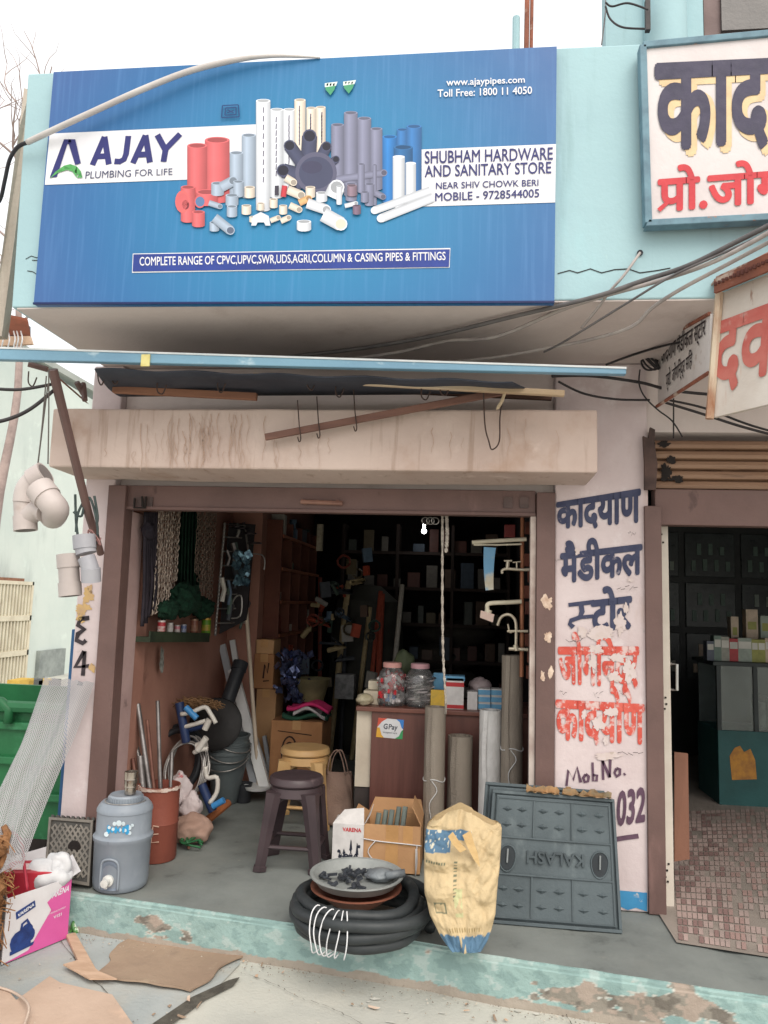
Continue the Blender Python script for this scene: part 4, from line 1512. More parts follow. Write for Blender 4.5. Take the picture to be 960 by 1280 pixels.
i4 = [(X0 + .04, Y0_ + .04, zt_), (X1 - .04, Y0_ + .04, zt_), (X1 - .04, Y1_ - .04, zt_), (X0 + .04, Y1_ - .04, zt_)]
b4 = [(X0 + .1, Y0_ + .07, .12), (X1 - .08, Y0_ + .07, .12), (X1 - .08, Y1_ - .1, .12), (X0 + .1, Y1_ - .1, .12)]
f4 = [(x, y, zt_ - .25) for x, y, z in i4]
mb.add(o4 + i4 + b4 + f4, [(0, 1, 5, 4), (1, 2, 6, 5), (2, 3, 7, 6), (3, 0, 4, 7), (8, 9, 1, 0), (9, 10, 2, 1), (10, 11, 3, 2), (11, 8, 0, 3), (4, 5, 13, 12), (5, 6, 14, 13), (6, 7, 15, 14), (7, 4, 12, 15), (12, 13, 14, 15), (11, 10, 9, 8)])
mb.build("body", gr_, bn)
for k in range(3):
    mb = MB()
    z = zt_ - .10 - k * .2
    y = Y0_ + .01 + .05 * (zt_ - z) / .8
    mb.box((X0 + .03, y - .035, z - .025), (X1 - .02, y + .03, z + .02))
    mb.build("rib", gr_, bn, bev=.008)
mb = MB()
mb.tube([V((X0, Y0_ - .03, zt_ + .01)), V((X1 + .02, Y0_ - .03, zt_ + .01)), V((X1 + .02, Y1_, zt_ + .01))], .035, 8)
mb.build("rim", gr_, bn, smooth=40)
mb = MB()
pz = W(6, 884, .46)
mb.tube([pz + V((-.3, 0, .05)), pz + V((-.02, 0, .03)), pz + V((.03, 0, -.01)), pz + V((.03, 0, -.09))], .028, 8)
mb.build("handle", gr_, bn, smooth=True)
for x in (X0 + .4, X1 - .3):
    mb = MB()
    mb.lathe((x, Y0_ + .1, .10), [(.0, -.03), (.11, -.03), (.12, 0), (.11, .03), (0, .03)], 20, Matrix.Rotation(math.pi / 2, 3, 'X'))
    mb.build("wheel", soot, bn, smooth=40)

mesh_m = bpy.data.materials.new("mesh_net")
mesh_m.use_nodes = True
N, L = mesh_m.node_tree.nodes, mesh_m.node_tree.links
b = next(n for n in N if n.type == 'BSDF_PRINCIPLED')
b.inputs['Base Color'].default_value = S(152, 150, 152)
b.inputs['Roughness'].default_value = .6
at = N.new('ShaderNodeVertexColor')
at.layer_name = 'paint'
sp = N.new('ShaderNodeSeparateColor')
L.new(at.outputs[0], sp.inputs[0])
prod = None
for (kx, ky) in ((190, 430), (190, -430)):
    a1 = N.new('ShaderNodeMath'); a1.operation = 'MULTIPLY'; a1.inputs[1].default_value = kx
    a2 = N.new('ShaderNodeMath'); a2.operation = 'MULTIPLY'; a2.inputs[1].default_value = ky
    L.new(sp.outputs[0], a1.inputs[0]); L.new(sp.outputs[1], a2.inputs[0])
    ad = N.new('ShaderNodeMath'); ad.operation = 'ADD'
    L.new(a1.outputs[0], ad.inputs[0]); L.new(a2.outputs[0], ad.inputs[1])
    sn = N.new('ShaderNodeMath'); sn.operation = 'SINE'
    L.new(ad.outputs[0], sn.inputs[0])
    gt_ = N.new('ShaderNodeMath'); gt_.operation = 'GREATER_THAN'; gt_.inputs[1].default_value = .0
    L.new(sn.outputs[0], gt_.inputs[0])
    prod = gt_.outputs[0] if prod is None else prod
    last = gt_
mm = N.new('ShaderNodeMath'); mm.operation = 'MAXIMUM'
L.new(prod, mm.inputs[0]); L.new(last.outputs[0], mm.inputs[1])
L.new(mm.outputs[0], b.inputs['Alpha'])
lft = smooth_path([W(56, 846, -.06), W(46, 878, -.10), W(30, 925, -.22), W(14, 960, -.36), W(-4, 1000, -.50), W(-16, 1050, -.62), W(-22, 1090, -.68)], 5)
rgt = smooth_path([W(119, 852, -.05), W(108, 882, -.08), W(94, 918, -.16), W(76, 958, -.28), W(58, 1000, -.40), W(40, 1045, -.54), W(26, 1085, -.62)], 5)


def net(u, v):
    k = v * (len(lft) - 1)
    i = min(int(k), len(lft) - 2)
    t = k - i
    a, b_ = lft[i].lerp(lft[i + 1], t), rgt[i].lerp(rgt[i + 1], t)
    w_ = .022 * math.sin(u * 9 + v * 2) * (1 - .4 * v) + .03 * math.sin(u * 3.14)
    return a.lerp(b_, u) + V((0, -w_, .004 * math.sin(u * 30)))


mb = MB()
mb.grid(net, 36, 60, colfn=lambda u, v: (u, v, 0, 1))
tag(mb.build("mesh_sheet", mesh_m, None, smooth=True), "sheet of fine white plastic mesh draped from the left pillar down over the pink carton", "netting")

tread = M("grate_iron", S(78, 76, 72), S(60, 58, 56), s=6, rough=.6, bump=.2, over=((S(120, 114, 106), 9, (1, 1, 1), .6, .72, .5),))
dg = thing("drain_cover", "dark square drain cover with diamond tread leaning on the left post behind the water jug", "drain cover", W(88, 1104, -.2))
qd = Quad(W(56, 1098, -.20), W(112, 1108, -.20), W(117, 1026, -.05), W(62, 1022, -.05))
mb = MB()
qd.box(mb, 0, 0, 1, 1, -.035, 0)
mb.build("plate", tread, dg, bev=.003)
mb = MB()
for a, b_ in (((0, 0), (1, .045)), ((0, .955), (1, 1)), ((0, .046), (.05, .954)), ((.95, .046), (1, .954))):
    qd.box(mb, a[0], a[1], b_[0], b_[1], .0005, .010)
for k in range(-7, 8):
    for s_ in (1, -1):
        u0, u1 = .07, .93
        pts = []
        for q in range(13):
            u = u0 + (u1 - u0) * q / 12
            v = .5 + s_ * (u - .5) * 1.1 + k * .13
            if .06 < v < .94:
                pts.append(qd.p(u, v, .002))
        if len(pts) > 1:
            mb.tube(pts, .006, 4)
mb.build("tread_rib", M('tread_worn', S(122, 116, 108), S(96, 92, 86), s=9, rough=.5), dg)
mb = MB()
for k in range(9):
    u = .04 + k * .115
    qd.box(mb, u, 1.002, u + .06, 1.05, -.04, .004)
mb.build("edge_teeth", tread, dg)
mb = MB()
c = qd.p(.62, .55, .004)
mb.lathe(c, [(0, 0), (.03, 0), (.034, .004), (.03, .008), (0, .008)], 16, Matrix.Rotation(math.pi / 2, 3, 'X'))
mb.build("lift_hole", soot, dg)

# ---- pink carton with pump picture, red tin in it, bag, coir rope
Yx = -.62
ct = thing("pump_carton", "pink and white pump carton standing open on the pavement at the left edge", "box", W(50, 1190, Yx))
fl, frr = G(2, 1206, GZ + .01), G(84, 1172, GZ + .01)
up = V((0, 0, 1)) * (W(84, 1096, frr.y).z - frr.z)
dep = V((-.25, .30, 0)) * .75
qc = Quad(fl, frr, frr + up, fl + up)
cw, cp_ = M("carton_white", S(212, 210, 212), S(200, 196, 198), s=5, rough=.6, bump=.05), M("carton_pink", S(208, 92, 156), S(196, 82, 146), s=5, rough=.5, bump=.05)
mb = MB()
inn = .004
n_ = qc.n
for a, b_ in ((fl, frr), (frr, frr + dep), (frr + dep, fl + dep), (fl + dep, fl)):
    t = (b_ - a).normalized()
    ins = V((0, 0, 1)).cross(t) * inn
    mb.slab([a, b_, b_ + up, a + up], ins)
mb.slab([fl, frr, frr + dep, fl + dep], (0, 0, .004))
mb.build("body", cw, ct)
mb = MB()
mb.slab([frr + up, frr + dep + up, frr + dep + up + V((.05, .01, .035)), frr + up + V((.05, -.02, .035))], (.002, 0, .002))
mb.slab([fl + dep + up, frr + dep + up, frr + dep + up + V((.0, .09, .06)), fl + dep + up + V((0, .09, .06))], (0, .003, 0))
mb.build("flap", cw, ct)
mb = MB()
mb.poly([qc.p(*p_, .0015) for p_ in ((.42, .0), (1, 0), (1, 1), (.98, 1), (.62, .72), (.72, .52))])
mb.poly([qc.p(*p_, .0015) for p_ in ((.02, .0), (.42, 0), (.72, .52), (.70, .58), (.38, .06))])
mb.build("pink_print", cp_, ct)
mb = MB()
text(mb, "VARENA", Quad(qc.p(.64, .76), qc.p(.96, .79), qc.p(.97, .88), qc.p(.65, .86)), bold=.03, h=.0022, shear=.15)
text(mb, "SELF PRIMING PUMPSET", Quad(qc.p(.62, .50), qc.p(.93, .52), qc.p(.93, .545), qc.p(.62, .525)), h=.0022)
text(mb, "V1S1", Quad(qc.p(.74, .41), qc.p(.87, .42), qc.p(.87, .465), qc.p(.74, .455)), bold=.02, h=.0022)
mb.build("lettering", white, ct)
mb = MB()
mb.poly([qc.p(*p_, .002) for p_ in ((.14, .74), (.42, .83), (.44, .72), (.16, .62))])
for (u, v, a, b_) in ((.22, .27, .13, .16), (.33, .36, .10, .14), (.26, .18, .15, .07), (.40, .30, .06, .10)):
    mb.poly([qc.p(u + a * math.cos(k * .524), v + b_ * math.sin(k * .524), .0022 + u * .001) for k in range(12)])
stroke(mb, qc, [(.24, .4), (.25, .52), (.32, .56), (.36, .48), (.36, .38)], .012, .0032, 0)
mb.poly([qc.p(*p_, .003) for p_ in ((.1, .09), (.44, .12), (.46, .17), (.1, .15))])
mb.build("pump_print", M("print_blue", S(40, 66, 128), S(28, 44, 92), s=30, rough=.5), ct)
mb = MB()
text(mb, "VARENA", Quad(qc.p(.17, .655), qc.p(.41, .75), qc.p(.41, .80), qc.p(.17, .705)), bold=.03, h=.004)
mb.build("lettering", white, ct)
rb = thing("red_tin", "small red carton lying in the top of the pink pump carton", "box", W(40, 1100, -.5))
cq = (fl + frr) / 2 + dep * .5 + up
mb = MB()
mb.obox(cq + V((-.02, .02, -.02)), .24, .17, .12, rz=.25)
mb.build("body", M("tin_red_box", S(186, 50, 64), S(166, 40, 56), s=5, rough=.5), rb, bev=.003)
mb = MB()
mt_ = Matrix.Rotation(.25, 3, 'Z')
mb.slab([cq + V((-.02, .02, .042)) + mt_ @ V(p_) for p_ in ((-.08, -.05, 0), (.08, -.05, 0), (.08, .03, 0), (-.08, .03, 0))], (0, 0, .0015))
mb.build("label_patch", M("label_cream", S(214, 190, 186), S(200, 160, 160), s=30, rough=.6), rb)
mb = MB()
mb.tube(smooth_path([W(34, 1112, -.52), W(30, 1080, -.5), W(27, 1055, -.48), W(18, 1042, -.47), W(4, 1040, -.47)], 5), .007, 7)
tag(mb.build("red_cord_loop", M("cord_red", S(176, 50, 70), rough=.5), None, smooth=True), "bent dark red cord rising out of the pink carton", "cord")
mb = MB()
mb.blob(W(58, 1096, -.34), .115, .07, .085, .22, 1.2, 4, 4)
mb.blob(W(74, 1084, -.33), .06, .05, .07, .22, 1.3, 6, 4)
bagw = M("bag_white", S(206, 206, 208), S(184, 186, 190), s=6, rough=.45, bump=.3, bs=18)
tag(mb.build("plastic_bag", bagw, None, smooth=True), "crumpled white plastic bag behind the pink carton, in front of the drain cover", "bag")
coir = M("coir", S(160, 116, 78), S(122, 84, 54), s=12, rough=1, bump=.8, bs=60)
mb = MB()
r = random.Random(8)
base = G(-46, 1216, GZ)
for k in range(70):
    z = .02 + r.random() * .52
    a = r.random() * 6.28
    rr_ = .15 + .05 * r.random()
    pts = []
    for q in range(9):
        aa = a + q * .33
        pts.append(base + V((-.08, .0, 0)) + V((math.cos(aa) * rr_, math.sin(aa) * rr_ * .8, z + .03 * math.sin(q * 1.7 + k))))
    mb.tube(pts, .013 + .006 * r.random(), 5)
for k in range(260):
    a, z = r.random() * 6.28, r.random() * .56
    p = base + V((-.08 + math.cos(a) * .19, math.sin(a) * .16, z))
    mb.tube([p, p + V((math.cos(a) * .03 + r.uniform(-.02, .03), math.sin(a) * .03, r.uniform(-.04, .04))), p + V((math.cos(a) * .05 + r.uniform(-.03, .03), math.sin(a) * .03, r.uniform(-.07, .03)))], .0025, 4)
tag(mb.build("coir_rope", coir, None), "hank of shaggy brown coir rope at the left edge beside the pink carton", "rope")
steel = M("steel_rod", S(150, 146, 144), S(112, 106, 104), s=9, rough=.4, metal=.75, over=((S(120, 84, 70), 12, (1, 1, .4), .58, .7, .6),))
# ------------------------------------------------------------------ wall goods on the left inner wall
chain_m = M("chain_zinc", S(206, 190, 176), S(160, 140, 126), s=30, rough=.35, metal=.6)
XW = -1.84                      # inner wall face


def chain(p0, length, seed, link=.026, rad=.0032):
    mb = MB()
    r = random.Random(seed)
    z = 0
    k = 0
    a0 = r.random() * 3
    while z < length:
        a = a0 + (k % 2) * math.pi / 2 + r.uniform(-.35, .35)
        e = V((math.cos(a), math.sin(a), 0)) * link * .32
        dv = V((0, 0, -link * .5))
        c = V(p0) + V((r.uniform(-.002, .002), r.uniform(-.002, .002), -z))
        mb.tube([c + e * .7 - dv, c + e - dv * .4, c + e + dv * .4, c + e * .7 + dv, c - e * .7 + dv, c - e + dv * .4, c - e - dv * .4, c - e * .7 - dv], rad, 5, closed=True)
        z += link * .78
        k += 1
    return mb


r = random.Random(31)
for i in range(13):
    u = i / 12
    x = 193 + 30 * u + r.uniform(-1.5, 1.5)
    p = WX(x, 642, -1.80 + .05 * r.random())
    o = chain(p, .62 - .24 * abs(u - .25) * (1 if u > .25 else .2) + r.uniform(-.05, .03), i, .030, .0036).build("hanging_chain", chain_m, None, smooth=True)
    tag(o, "zinc link chain hanging in the thicker bundle, nearer the street on the left inner wall", "chain", "chains in the front bundle")
for i in range(9):
    u = i / 8
    x = 248 + 21 * u + r.uniform(-1, 1)
    p = WX(x, 642, -1.80 + .05 * r.random())
    o = chain(p, .64 - .20 * (1 - u) + r.uniform(-.06, .02), i + 40, .030, .0034).build("hanging_chain", M("chain_dull", S(150, 130, 116), S(110, 96, 86), s=30, rough=.45, metal=.5), None, smooth=True)
    tag(o, "dull link chain hanging in the farther, darker bundle beside the wire rack", "chain", "chains in the back bundle")
mb = MB()
for k in range(6):
    x = 182 + k * 2.6
    mb.tube(smooth_path([WX(x, 640, -1.76), WX(x - 1, 690, -1.76), WX(x + rnd.uniform(-3, 2), 735, -1.76), WX(x - 3 + rnd.uniform(-3, 2), 783 - k * 4, -1.76)], 4), .018, 6, flat=.5)
mb.blob(WX(186, 664, -1.75), .03, .06, .05, .3, 2, 3)
tag(mb.build("dark_straps", M("strap_black", S(48, 42, 50), S(34, 30, 38), s=9, rough=.8), None, smooth=True), "bunch of dark straps hanging beside the door jamb", "straps")
mb = MB()
for k in range(5):
    mb.grid(lambda u, v, k=k: WX(222 + k * 5 + 8 * u, 640 + 105 * v + 6 * math.sin(u * 5 + k), -1.82 + .02 * math.sin(u * 9 + v * 4 + k)), 8, 14)
tag(mb.build("green_netting", M("net_green", S(24, 58, 42), S(14, 40, 28), s=30, rough=.85), None, smooth=True), "dark green shade net hanging between the two bundles of chain", "netting")
mb = MB()
mb.blob(WX(232, 748, -1.76), .07, .20, .10, .35, 2.6, 2, 4)
mb.blob(WX(254, 760, -1.77), .06, .14, .07, .35, 2.6, 5, 4)
mb.blob(WX(210, 762, -1.76), .05, .12, .06, .35, 2.6, 7, 4)
tag(mb.build("net_roll", M("net_green2", S(24, 62, 44), S(14, 40, 28), s=40, rough=.9, bump=.6, bs=90), None, smooth=True), "rumpled roll of green net lying on the little wall shelf behind the cans", "netting")
mb = MB()
a, b = WX(188, 796, -1.72), WX(262, 797, -1.72)
mb.slab([a, b, b + V((-.14, .0, 0)), a + V((-.14, .0, 0))], (0, 0, -.03))
mb.slab([a + V((0, 0, .03)), b + V((0, 0, .03)), b, a], (-.01, 0, 0))
tag(mb.build("wall_shelf", M("shelf_green", S(56, 66, 48), S(40, 48, 36), s=6, rough=.7)), "small green-edged shelf on the left inner wall carrying paint cans", "shelf")
for lab, x, hh, w, c, cl in (("red and white paint can at the street end of the wall shelf", 201, 20, 10, S(170, 52, 60), S(196, 186, 180)), ("plain silver can second from the street end of the wall shelf", 212, 17, 8, S(168, 162, 158), S(180, 176, 172)),
                             ("small pink and white can in the middle of the wall shelf", 221, 14, 7, S(190, 120, 130), S(186, 180, 176)), ("small blue-grey can in the middle of the wall shelf", 229, 15, 7, S(96, 110, 150), S(150, 150, 156)),
                             ("tall brown can on the wall shelf beside the green jar", 242, 22, 10, S(120, 74, 58), S(140, 110, 90)), ("bright green jar at the far end of the wall shelf", 257, 23, 12, S(96, 140, 40), S(176, 140, 60))):
    p = WX(x, 795, -1.755)
    Yk = p.y
    rr_, h_ = px(w / 2, Yk), px(hh, Yk)
    t = thing("paint_can", lab, "can", p, "cans on the wall shelf")
    mb = MB()
    mb.lathe(p, [(rr_ * .96, 0), (rr_, .004), (rr_, h_ * .86), (rr_ * .97, h_ * .88)], 18)
    mb.m = 1
    mb.lathe(p + V((0, 0, h_ * .3)), [(rr_ * 1.01, 0), (rr_ * 1.01, h_ * .32)], 18)
    mb.build("can_body", [M("can_%d" % x, c, rough=.4), M("canband_%d" % x, cl, c, s=40, rough=.45)], t, smooth=40)
    mb = MB()
    mb.lathe(p + V((0, 0, h_ * .88)), [(rr_ * 1.02, 0), (rr_ * 1.02, h_ * .1), (rr_ * .9, h_ * .12), (0, h_ * .12)], 18)
    mb.build("lid", M("canlid_%d" % x, cl, rough=.35, metal=.3), t, smooth=40)
mb = MB()
patch(mb, (196, 824), .70, 11, 18, 3, n=22, jag=.4)
mb.v = [V((XW + .0 + .02, p.y + (p.x - mb.v[0].x) * .8, p.z)) for p in mb.v]
mb.build("flaking_paint", M("flake_grey", S(160, 162, 154), S(96, 92, 88), s=26, rough=.9), B)

# wire display rack with blister cards
wire_m = M("rack_wire", S(176, 172, 168), S(120, 116, 112), s=8, rough=.4, metal=.6)
rk = thing("wire_rack", "tall wire display rack with hooks hanging beside the chains", "rack", W(295, 790, 1.5))
mb = MB()
Yr = 1.55
tl_, tr_, bl_, br_ = W(281, 655, Yr), W(306, 657, Yr + .1), W(269, 793, Yr), W(297, 775, Yr + .1)
mb.tube([bl_, tl_, tr_, W(312, 700, Yr + .1)], .008, 6)
for k in range(30):                      # beaded edge
    p = tl_.lerp(bl_, k / 29)
    mb.lathe(p, [(0, -.012), (.011, -.005), (.011, .005), (0, .012)], 6)
mb.build("frame", wire_m, rk)
mb = MB()
mb.slab([bl_ + V((0, .09, 0)), br_ + V((.04, .09, 0)), tr_ + V((.05, .09, .02)), tl_ + V((0, .09, .02))], (0, .02, 0))
mb.build("dark_sheet", M("rack_shade", S(44, 40, 42), S(32, 30, 32), s=5, rough=.8), rk)  # added dark sheet, stands in for the darkness behind the rack
mb = MB()
for k in range(7):
    a = tl_.lerp(bl_, .12 + k * .13)
    b = a + (tr_ - tl_) * .9 + V((0, 0, .004))
    mb = MB()
    mb.tube([a, b], .005, 5)
    mb.build("rung", wire_m, rk)
mb = MB()
mb.tube(smooth_path([W(288, 772, Yr - .05), W(290, 755, Yr - .06), W(296, 745, Yr - .06), W(302, 747, Yr - .06), W(300, 770, Yr - .06), W(284, 773, Yr - .06)], 4), .006, 6)
mb.tube(smooth_path([W(316, 692, Yr - .06), W(328, 694, Yr - .06), W(331, 702, Yr - .06), W(330, 712, Yr - .06)], 4), .005, 6)
mb.build("hook", wire_m, rk)
mb = MB()
r = random.Random(13)
for k in range(34):
    p = W(303 + r.uniform(-9, 9), 713 + r.uniform(-22, 22), Yr - .08 + r.uniform(-.05, .05))
    mb.obox(p, r.uniform(.02, .05), .006, r.uniform(.02, .06), rz=r.uniform(-.7, .7), ry=r.uniform(-.8, .8))
tag(mb.build("foil_packets", M("foil_blue", S(120, 156, 170), S(48, 66, 84), s=30, rough=.2, metal=.5)), "shiny bluish foil packets bunched on the wire rack", "packets")
for k, (x, y) in enumerate(((303, 662), (312, 668), (296, 660), (318, 680))):
    mb = MB()
    p = W(x, y, Yr - .04)
    mb.lathe(p, [(.03, 0), (.055, .004), (.05, .012), (.0, .016)], 16)
    tag(mb.build("saucer_fitting", M("fitting_dark", S(70, 64, 66), S(44, 40, 44), s=9, rough=.3, metal=.6), None, smooth=True), "dark round metal fitting hanging in the top of the wire rack", "fitting", "round fittings in the wire rack")

# tall shelf unit of brown board with pigeon holes, along the wall
ply = M("ply_brown", S(158, 98, 72), S(134, 80, 58), s=3, rough=.7, stretch=(1, 1, .3))
ply_d = M("ply_dark", S(110, 66, 52), S(90, 52, 42), s=3, rough=.75)
sf = thing("shelf_unit", "tall brown board shelf with pigeon holes of fittings along the left inner wall", "shelf", (-1.7, 2.6, FZ))
mb = MB()
p = W(322, 790, 2.2)
q0, q1 = W(300, 795, 2.2), W(331, 640, 2.2)
mb.slab([W(299, 796, 2.2), W(326, 796, 2.2), W(332, 648, 2.2), W(306, 648, 2.2)], (0, .03, 0))
mb.build("side_board", ply, sf, bev=.003)
Xs = -1.50
ys = [2.25, 2.62, 2.98, 3.34, 3.7]
for y in ys:
    mb = MB()
    mb.box((XW, y - .012, .98), (Xs, y + .012, 2.2))
    mb.build("upright", ply_d, sf)
zs = [.98, 1.26, 1.53, 1.80, 2.07]
for z in zs:
    mb = MB()
    mb.box((XW, ys[0] + .013, z - .012), (Xs + .01, ys[-1] + .12, z + .012))
    mb.build("shelf_board", ply, sf)
mb = MB()
mb.box((XW - .005, ys[0], .98), (XW + .01, ys[-1], 2.2))
mb.build("back_board", ply_d, sf)
r = random.Random(77)
cols = [S(150, 146, 140), S(196, 190, 180), S(90, 110, 130), S(120, 60, 50), S(60, 64, 70), S(190, 170, 130), S(70, 90, 80), S(170, 80, 60)]
goods = [M("goods_%d" % i, c, rough=.5, s=30) for i, c in enumerate(cols)]
for y0, y1_ in zip(ys, ys[1:]):
    for z in zs:
        y = y0 + .04
        while y < y1_ - .08:
            w, h_, d_ = r.uniform(.05, .12), r.uniform(.06, .2), r.uniform(.06, .14)
            mb = MB()
            if r.random() < .5:
                mb.obox((Xs - .07 - r.random() * .06, y + w / 2, z + .012 + h_ / 2), d_, w * .9, h_, rz=r.uniform(-.2, .2))
                o = mb.build("small_carton", r.choice(goods), None, bev=.002)
                tag(o, "small carton of fittings in a pigeon hole of the brown shelf", "box", "cartons in the brown shelf")
            else:
                rr_ = w * .42
                mb.lathe((Xs - .07 - r.random() * .05, y + w / 2, z + .012), [(rr_ * .8, 0), (rr_, h_ * .1), (rr_, h_ * .5), (rr_ * .6, h_ * .6), (rr_ * .6, h_ * .8), (rr_ * .75, h_ * .82), (rr_ * .7, h_), (0, h_)], 12)
                o = mb.build("pipe_fitting", r.choice(goods), None, smooth=40)
                tag(o, "small valve fitting in a pigeon hole of the brown shelf", "fitting", "fittings in the brown shelf")
            y += w + r.uniform(.02, .08)

# cardboard boxes in the left corner
card = M("cardboard", S(176, 128, 88), S(158, 112, 76), s=3, rough=.85, bump=.1, over=((S(140, 98, 68), 7, (1, 1, .4), .6, .72, .6),))
card2 = M("cardboard_pale", S(196, 154, 112), S(176, 134, 96), s=3, rough=.85, bump=.1, over=((S(150, 110, 78), 7, (1, 1, .4), .6, .72, .6),))
tape_m = M("parcel_tape", S(196, 150, 100), rough=.3)


def carton(name, label, x0, x1, yt, yb, Yk, depth, mat, group=None, logo=None, zb=None):
    a, b, c, d = W(x0, yb, Yk), W(x1, yb, Yk), W(x1, yt, Yk), W(x0, yt, Yk)
    z0 = max(a.z, FZ) if zb is None else zb
    t = thing(name, label, "box", ((a.x + b.x) / 2, Yk, z0), group)
    mb = MB()
    mb.box((a.x, Yk, z0), (b.x, Yk + depth, c.z))
    mb.build("body", mat, t, bev=.006)
    mb = MB()
    mb.box(((a.x + b.x) / 2 - .03, Yk - .0015, c.z - .06), ((a.x + b.x) / 2 + .03, Yk + depth - .02, c.z + .0025))
    mb.build("tape", tape_m, t)
    if logo:
        q = Quad((a.x, Yk, z0), (b.x, Yk, z0), (b.x, Yk, c.z), (a.x, Yk, c.z))
        mb = MB()
        logo(mb, q)
        mb.build("print", M("carton_ink", S(52, 36, 30), rough=.8), t)
    return t


def ring_logo(mb, q):
    for rr_, w in ((.16, .012), (.10, .010)):
        stroke(mb, q, [(.38 + rr_ * .9 * math.cos(k * .3 + .7), .58 + rr_ * 1.3 * math.sin(k * .3 + .7)) for k in range(17)], w, .004, .1)
    stroke(mb, q, [(.3, .58), (.52, .58)], .014, .0045, .1)
    stroke(mb, q, [(.14, .86), (.8, .82)], .008, .004, .8)
    stroke(mb, q, [(.24, .26), (.24, .12), (.30, .08), (.34, .14), (.34, .26)], .012, .004, .1)
    stroke(mb, q, [(.44, .3), (.6, .29)], .01, .004, .8)


def arrow_logo(mb, q):
    stroke(mb, q, [(.5, .3), (.55, .7), (.7, .45), (.75, .75)], .012, .004, .3)
    stroke(mb, q, [(.5, .22), (.8, .24)], .008, .004, .8)


carton("carton", "large brown carton with a round printed mark, behind the yellow stool", 336, 401, 903, 962, 1.72, .38, card, None, ring_logo, zb=FZ)
carton("carton", "narrow brown carton upper in the stack beside the white pole", 316, 341, 818, 860, 2.02, .25, card, None, arrow_logo, zb=W(330, 861, 2.02).z)
carton("carton", "narrow brown carton under another in the stack beside the white pole", 316, 341, 862, 960, 2.03, .25, card2)
carton("carton", "small brown carton on top of the stack beside the white pole", 318, 342, 800, 817, 2.05, .22, card2, zb=W(330, 817.5, 2.05).z)

# stuff on the cartons: foil bags, folded coloured cloth, tub
mb = MB()
r = random.Random(6)
for k in range(120):
    p = W(365 + r.gauss(0, 9), 843 + r.uniform(-30, 34), 1.95 + r.uniform(-.08, .08))
    mb.obox(p, r.uniform(.02, .07), .004, r.uniform(.02, .06), rz=r.uniform(-1.5, 1.5), ry=r.uniform(-1, 1), rx=r.uniform(-.8, .8))
tag(mb.build("tinsel_bag", M("tinsel_blue", S(120, 130, 170), S(30, 34, 64), s=30, rough=.15, metal=.7)), "shiny dark blue plastic bags bunched above the large carton", "bags")
for j, (lab, c, y0, x0, x1) in enumerate((("folded dark green cloth lying lowest on the large carton", S(44, 84, 66), 897, 352, 408), ("folded bright pink cloth lying on the large carton", S(206, 52, 110), 885, 358, 410), ("folded pale cloth on the pile over the large carton", S(196, 190, 190), 891, 366, 406))):
    mb = MB()
    mb.grid(lambda u, v: W(x0 + (x1 - x0) * u, y0 + 5 * u + 4 * math.sin(u * 6 + j), 1.74) + V((0, v * .22, .012 * math.sin(v * 7 + u * 3))), 16, 8, thick=(0, 0, .022))
    tag(mb.build("folded_cloth", M("cloth_%d" % j, c, rough=.9, s=20), None, smooth=True), lab, "cloth", "cloth pile on the carton")
mb = MB()
p = W(390, 876, 2.0)
mb.lathe(p, [(.09, 0), (.13, .16), (.135, .17), (.12, .16), (.08, .02)], 20)
tag(mb.build("tub", M("tub_khaki", S(120, 112, 80), S(90, 84, 62), s=6, rough=.6), None, smooth=40), "khaki tub with odds and ends standing behind the pink cloth", "tub")
mb = MB()
mb.obox(W(432, 850, 2.6) + V((0, 0, -.05)), .16, .12, .2)
tag(mb.build("grey_carton", M("carton_grey", S(150, 150, 150), S(110, 110, 112), s=20, rough=.8), None, bev=.004), "grey printed carton in the shade behind the jute bag", "box")
# dim goods deeper in the shop: sacks, coil stacks, pipes
r = random.Random(15)
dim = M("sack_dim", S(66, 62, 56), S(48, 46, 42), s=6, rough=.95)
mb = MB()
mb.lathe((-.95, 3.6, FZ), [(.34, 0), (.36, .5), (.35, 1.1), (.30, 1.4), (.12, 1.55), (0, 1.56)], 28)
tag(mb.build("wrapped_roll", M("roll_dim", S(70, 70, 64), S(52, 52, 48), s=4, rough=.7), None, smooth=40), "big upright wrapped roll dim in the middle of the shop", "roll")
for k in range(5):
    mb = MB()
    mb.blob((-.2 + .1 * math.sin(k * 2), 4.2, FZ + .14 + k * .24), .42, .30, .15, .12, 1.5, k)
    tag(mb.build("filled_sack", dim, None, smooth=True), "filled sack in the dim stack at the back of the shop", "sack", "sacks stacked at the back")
for k in range(7):
    mb = MB()
    x = -1.28 + k * .10
    mb.tube([V((x, 3.0 + .1 * r.random(), FZ)), V((x - .1 + .2 * r.random(), 3.3, 1.4 + .5 * r.random()))], .018 + .012 * r.random(), 8)
    tag(mb.build("leaning_pipe", r.choice(goods), None, smooth=40), "pipe leaning in the dim middle of the shop before the wrapped roll", "pipe", "pipes leaning inside")
for k in range(16):
    mb = MB()
    p = V((-1.30 + r.uniform(-.08, .5), 2.75 + r.uniform(0, .3), r.uniform(1.05, 1.75)))
    mb.tube([p, p + V((r.uniform(-.1, .1), 0, r.uniform(-.06, .06))), p + V((r.uniform(-.12, .12), .03, r.uniform(-.1, .02)))], r.uniform(.012, .026), 7)
    tag(mb.build("hanging_fitting", r.choice(goods), None, smooth=40), "small fitting hanging in the dim cluster beyond the brown shelf", "fitting", "fittings hanging inside")
mb = MB()
p = W(400, 672, 2.9)
mb.obox(p, .05, .05, .24)
tag(mb.build("hanging_carton", M("carton_cream", S(190, 182, 160), S(150, 140, 120), s=20, rough=.8), None), "narrow cream carton hanging high beyond the brown shelf", "box")
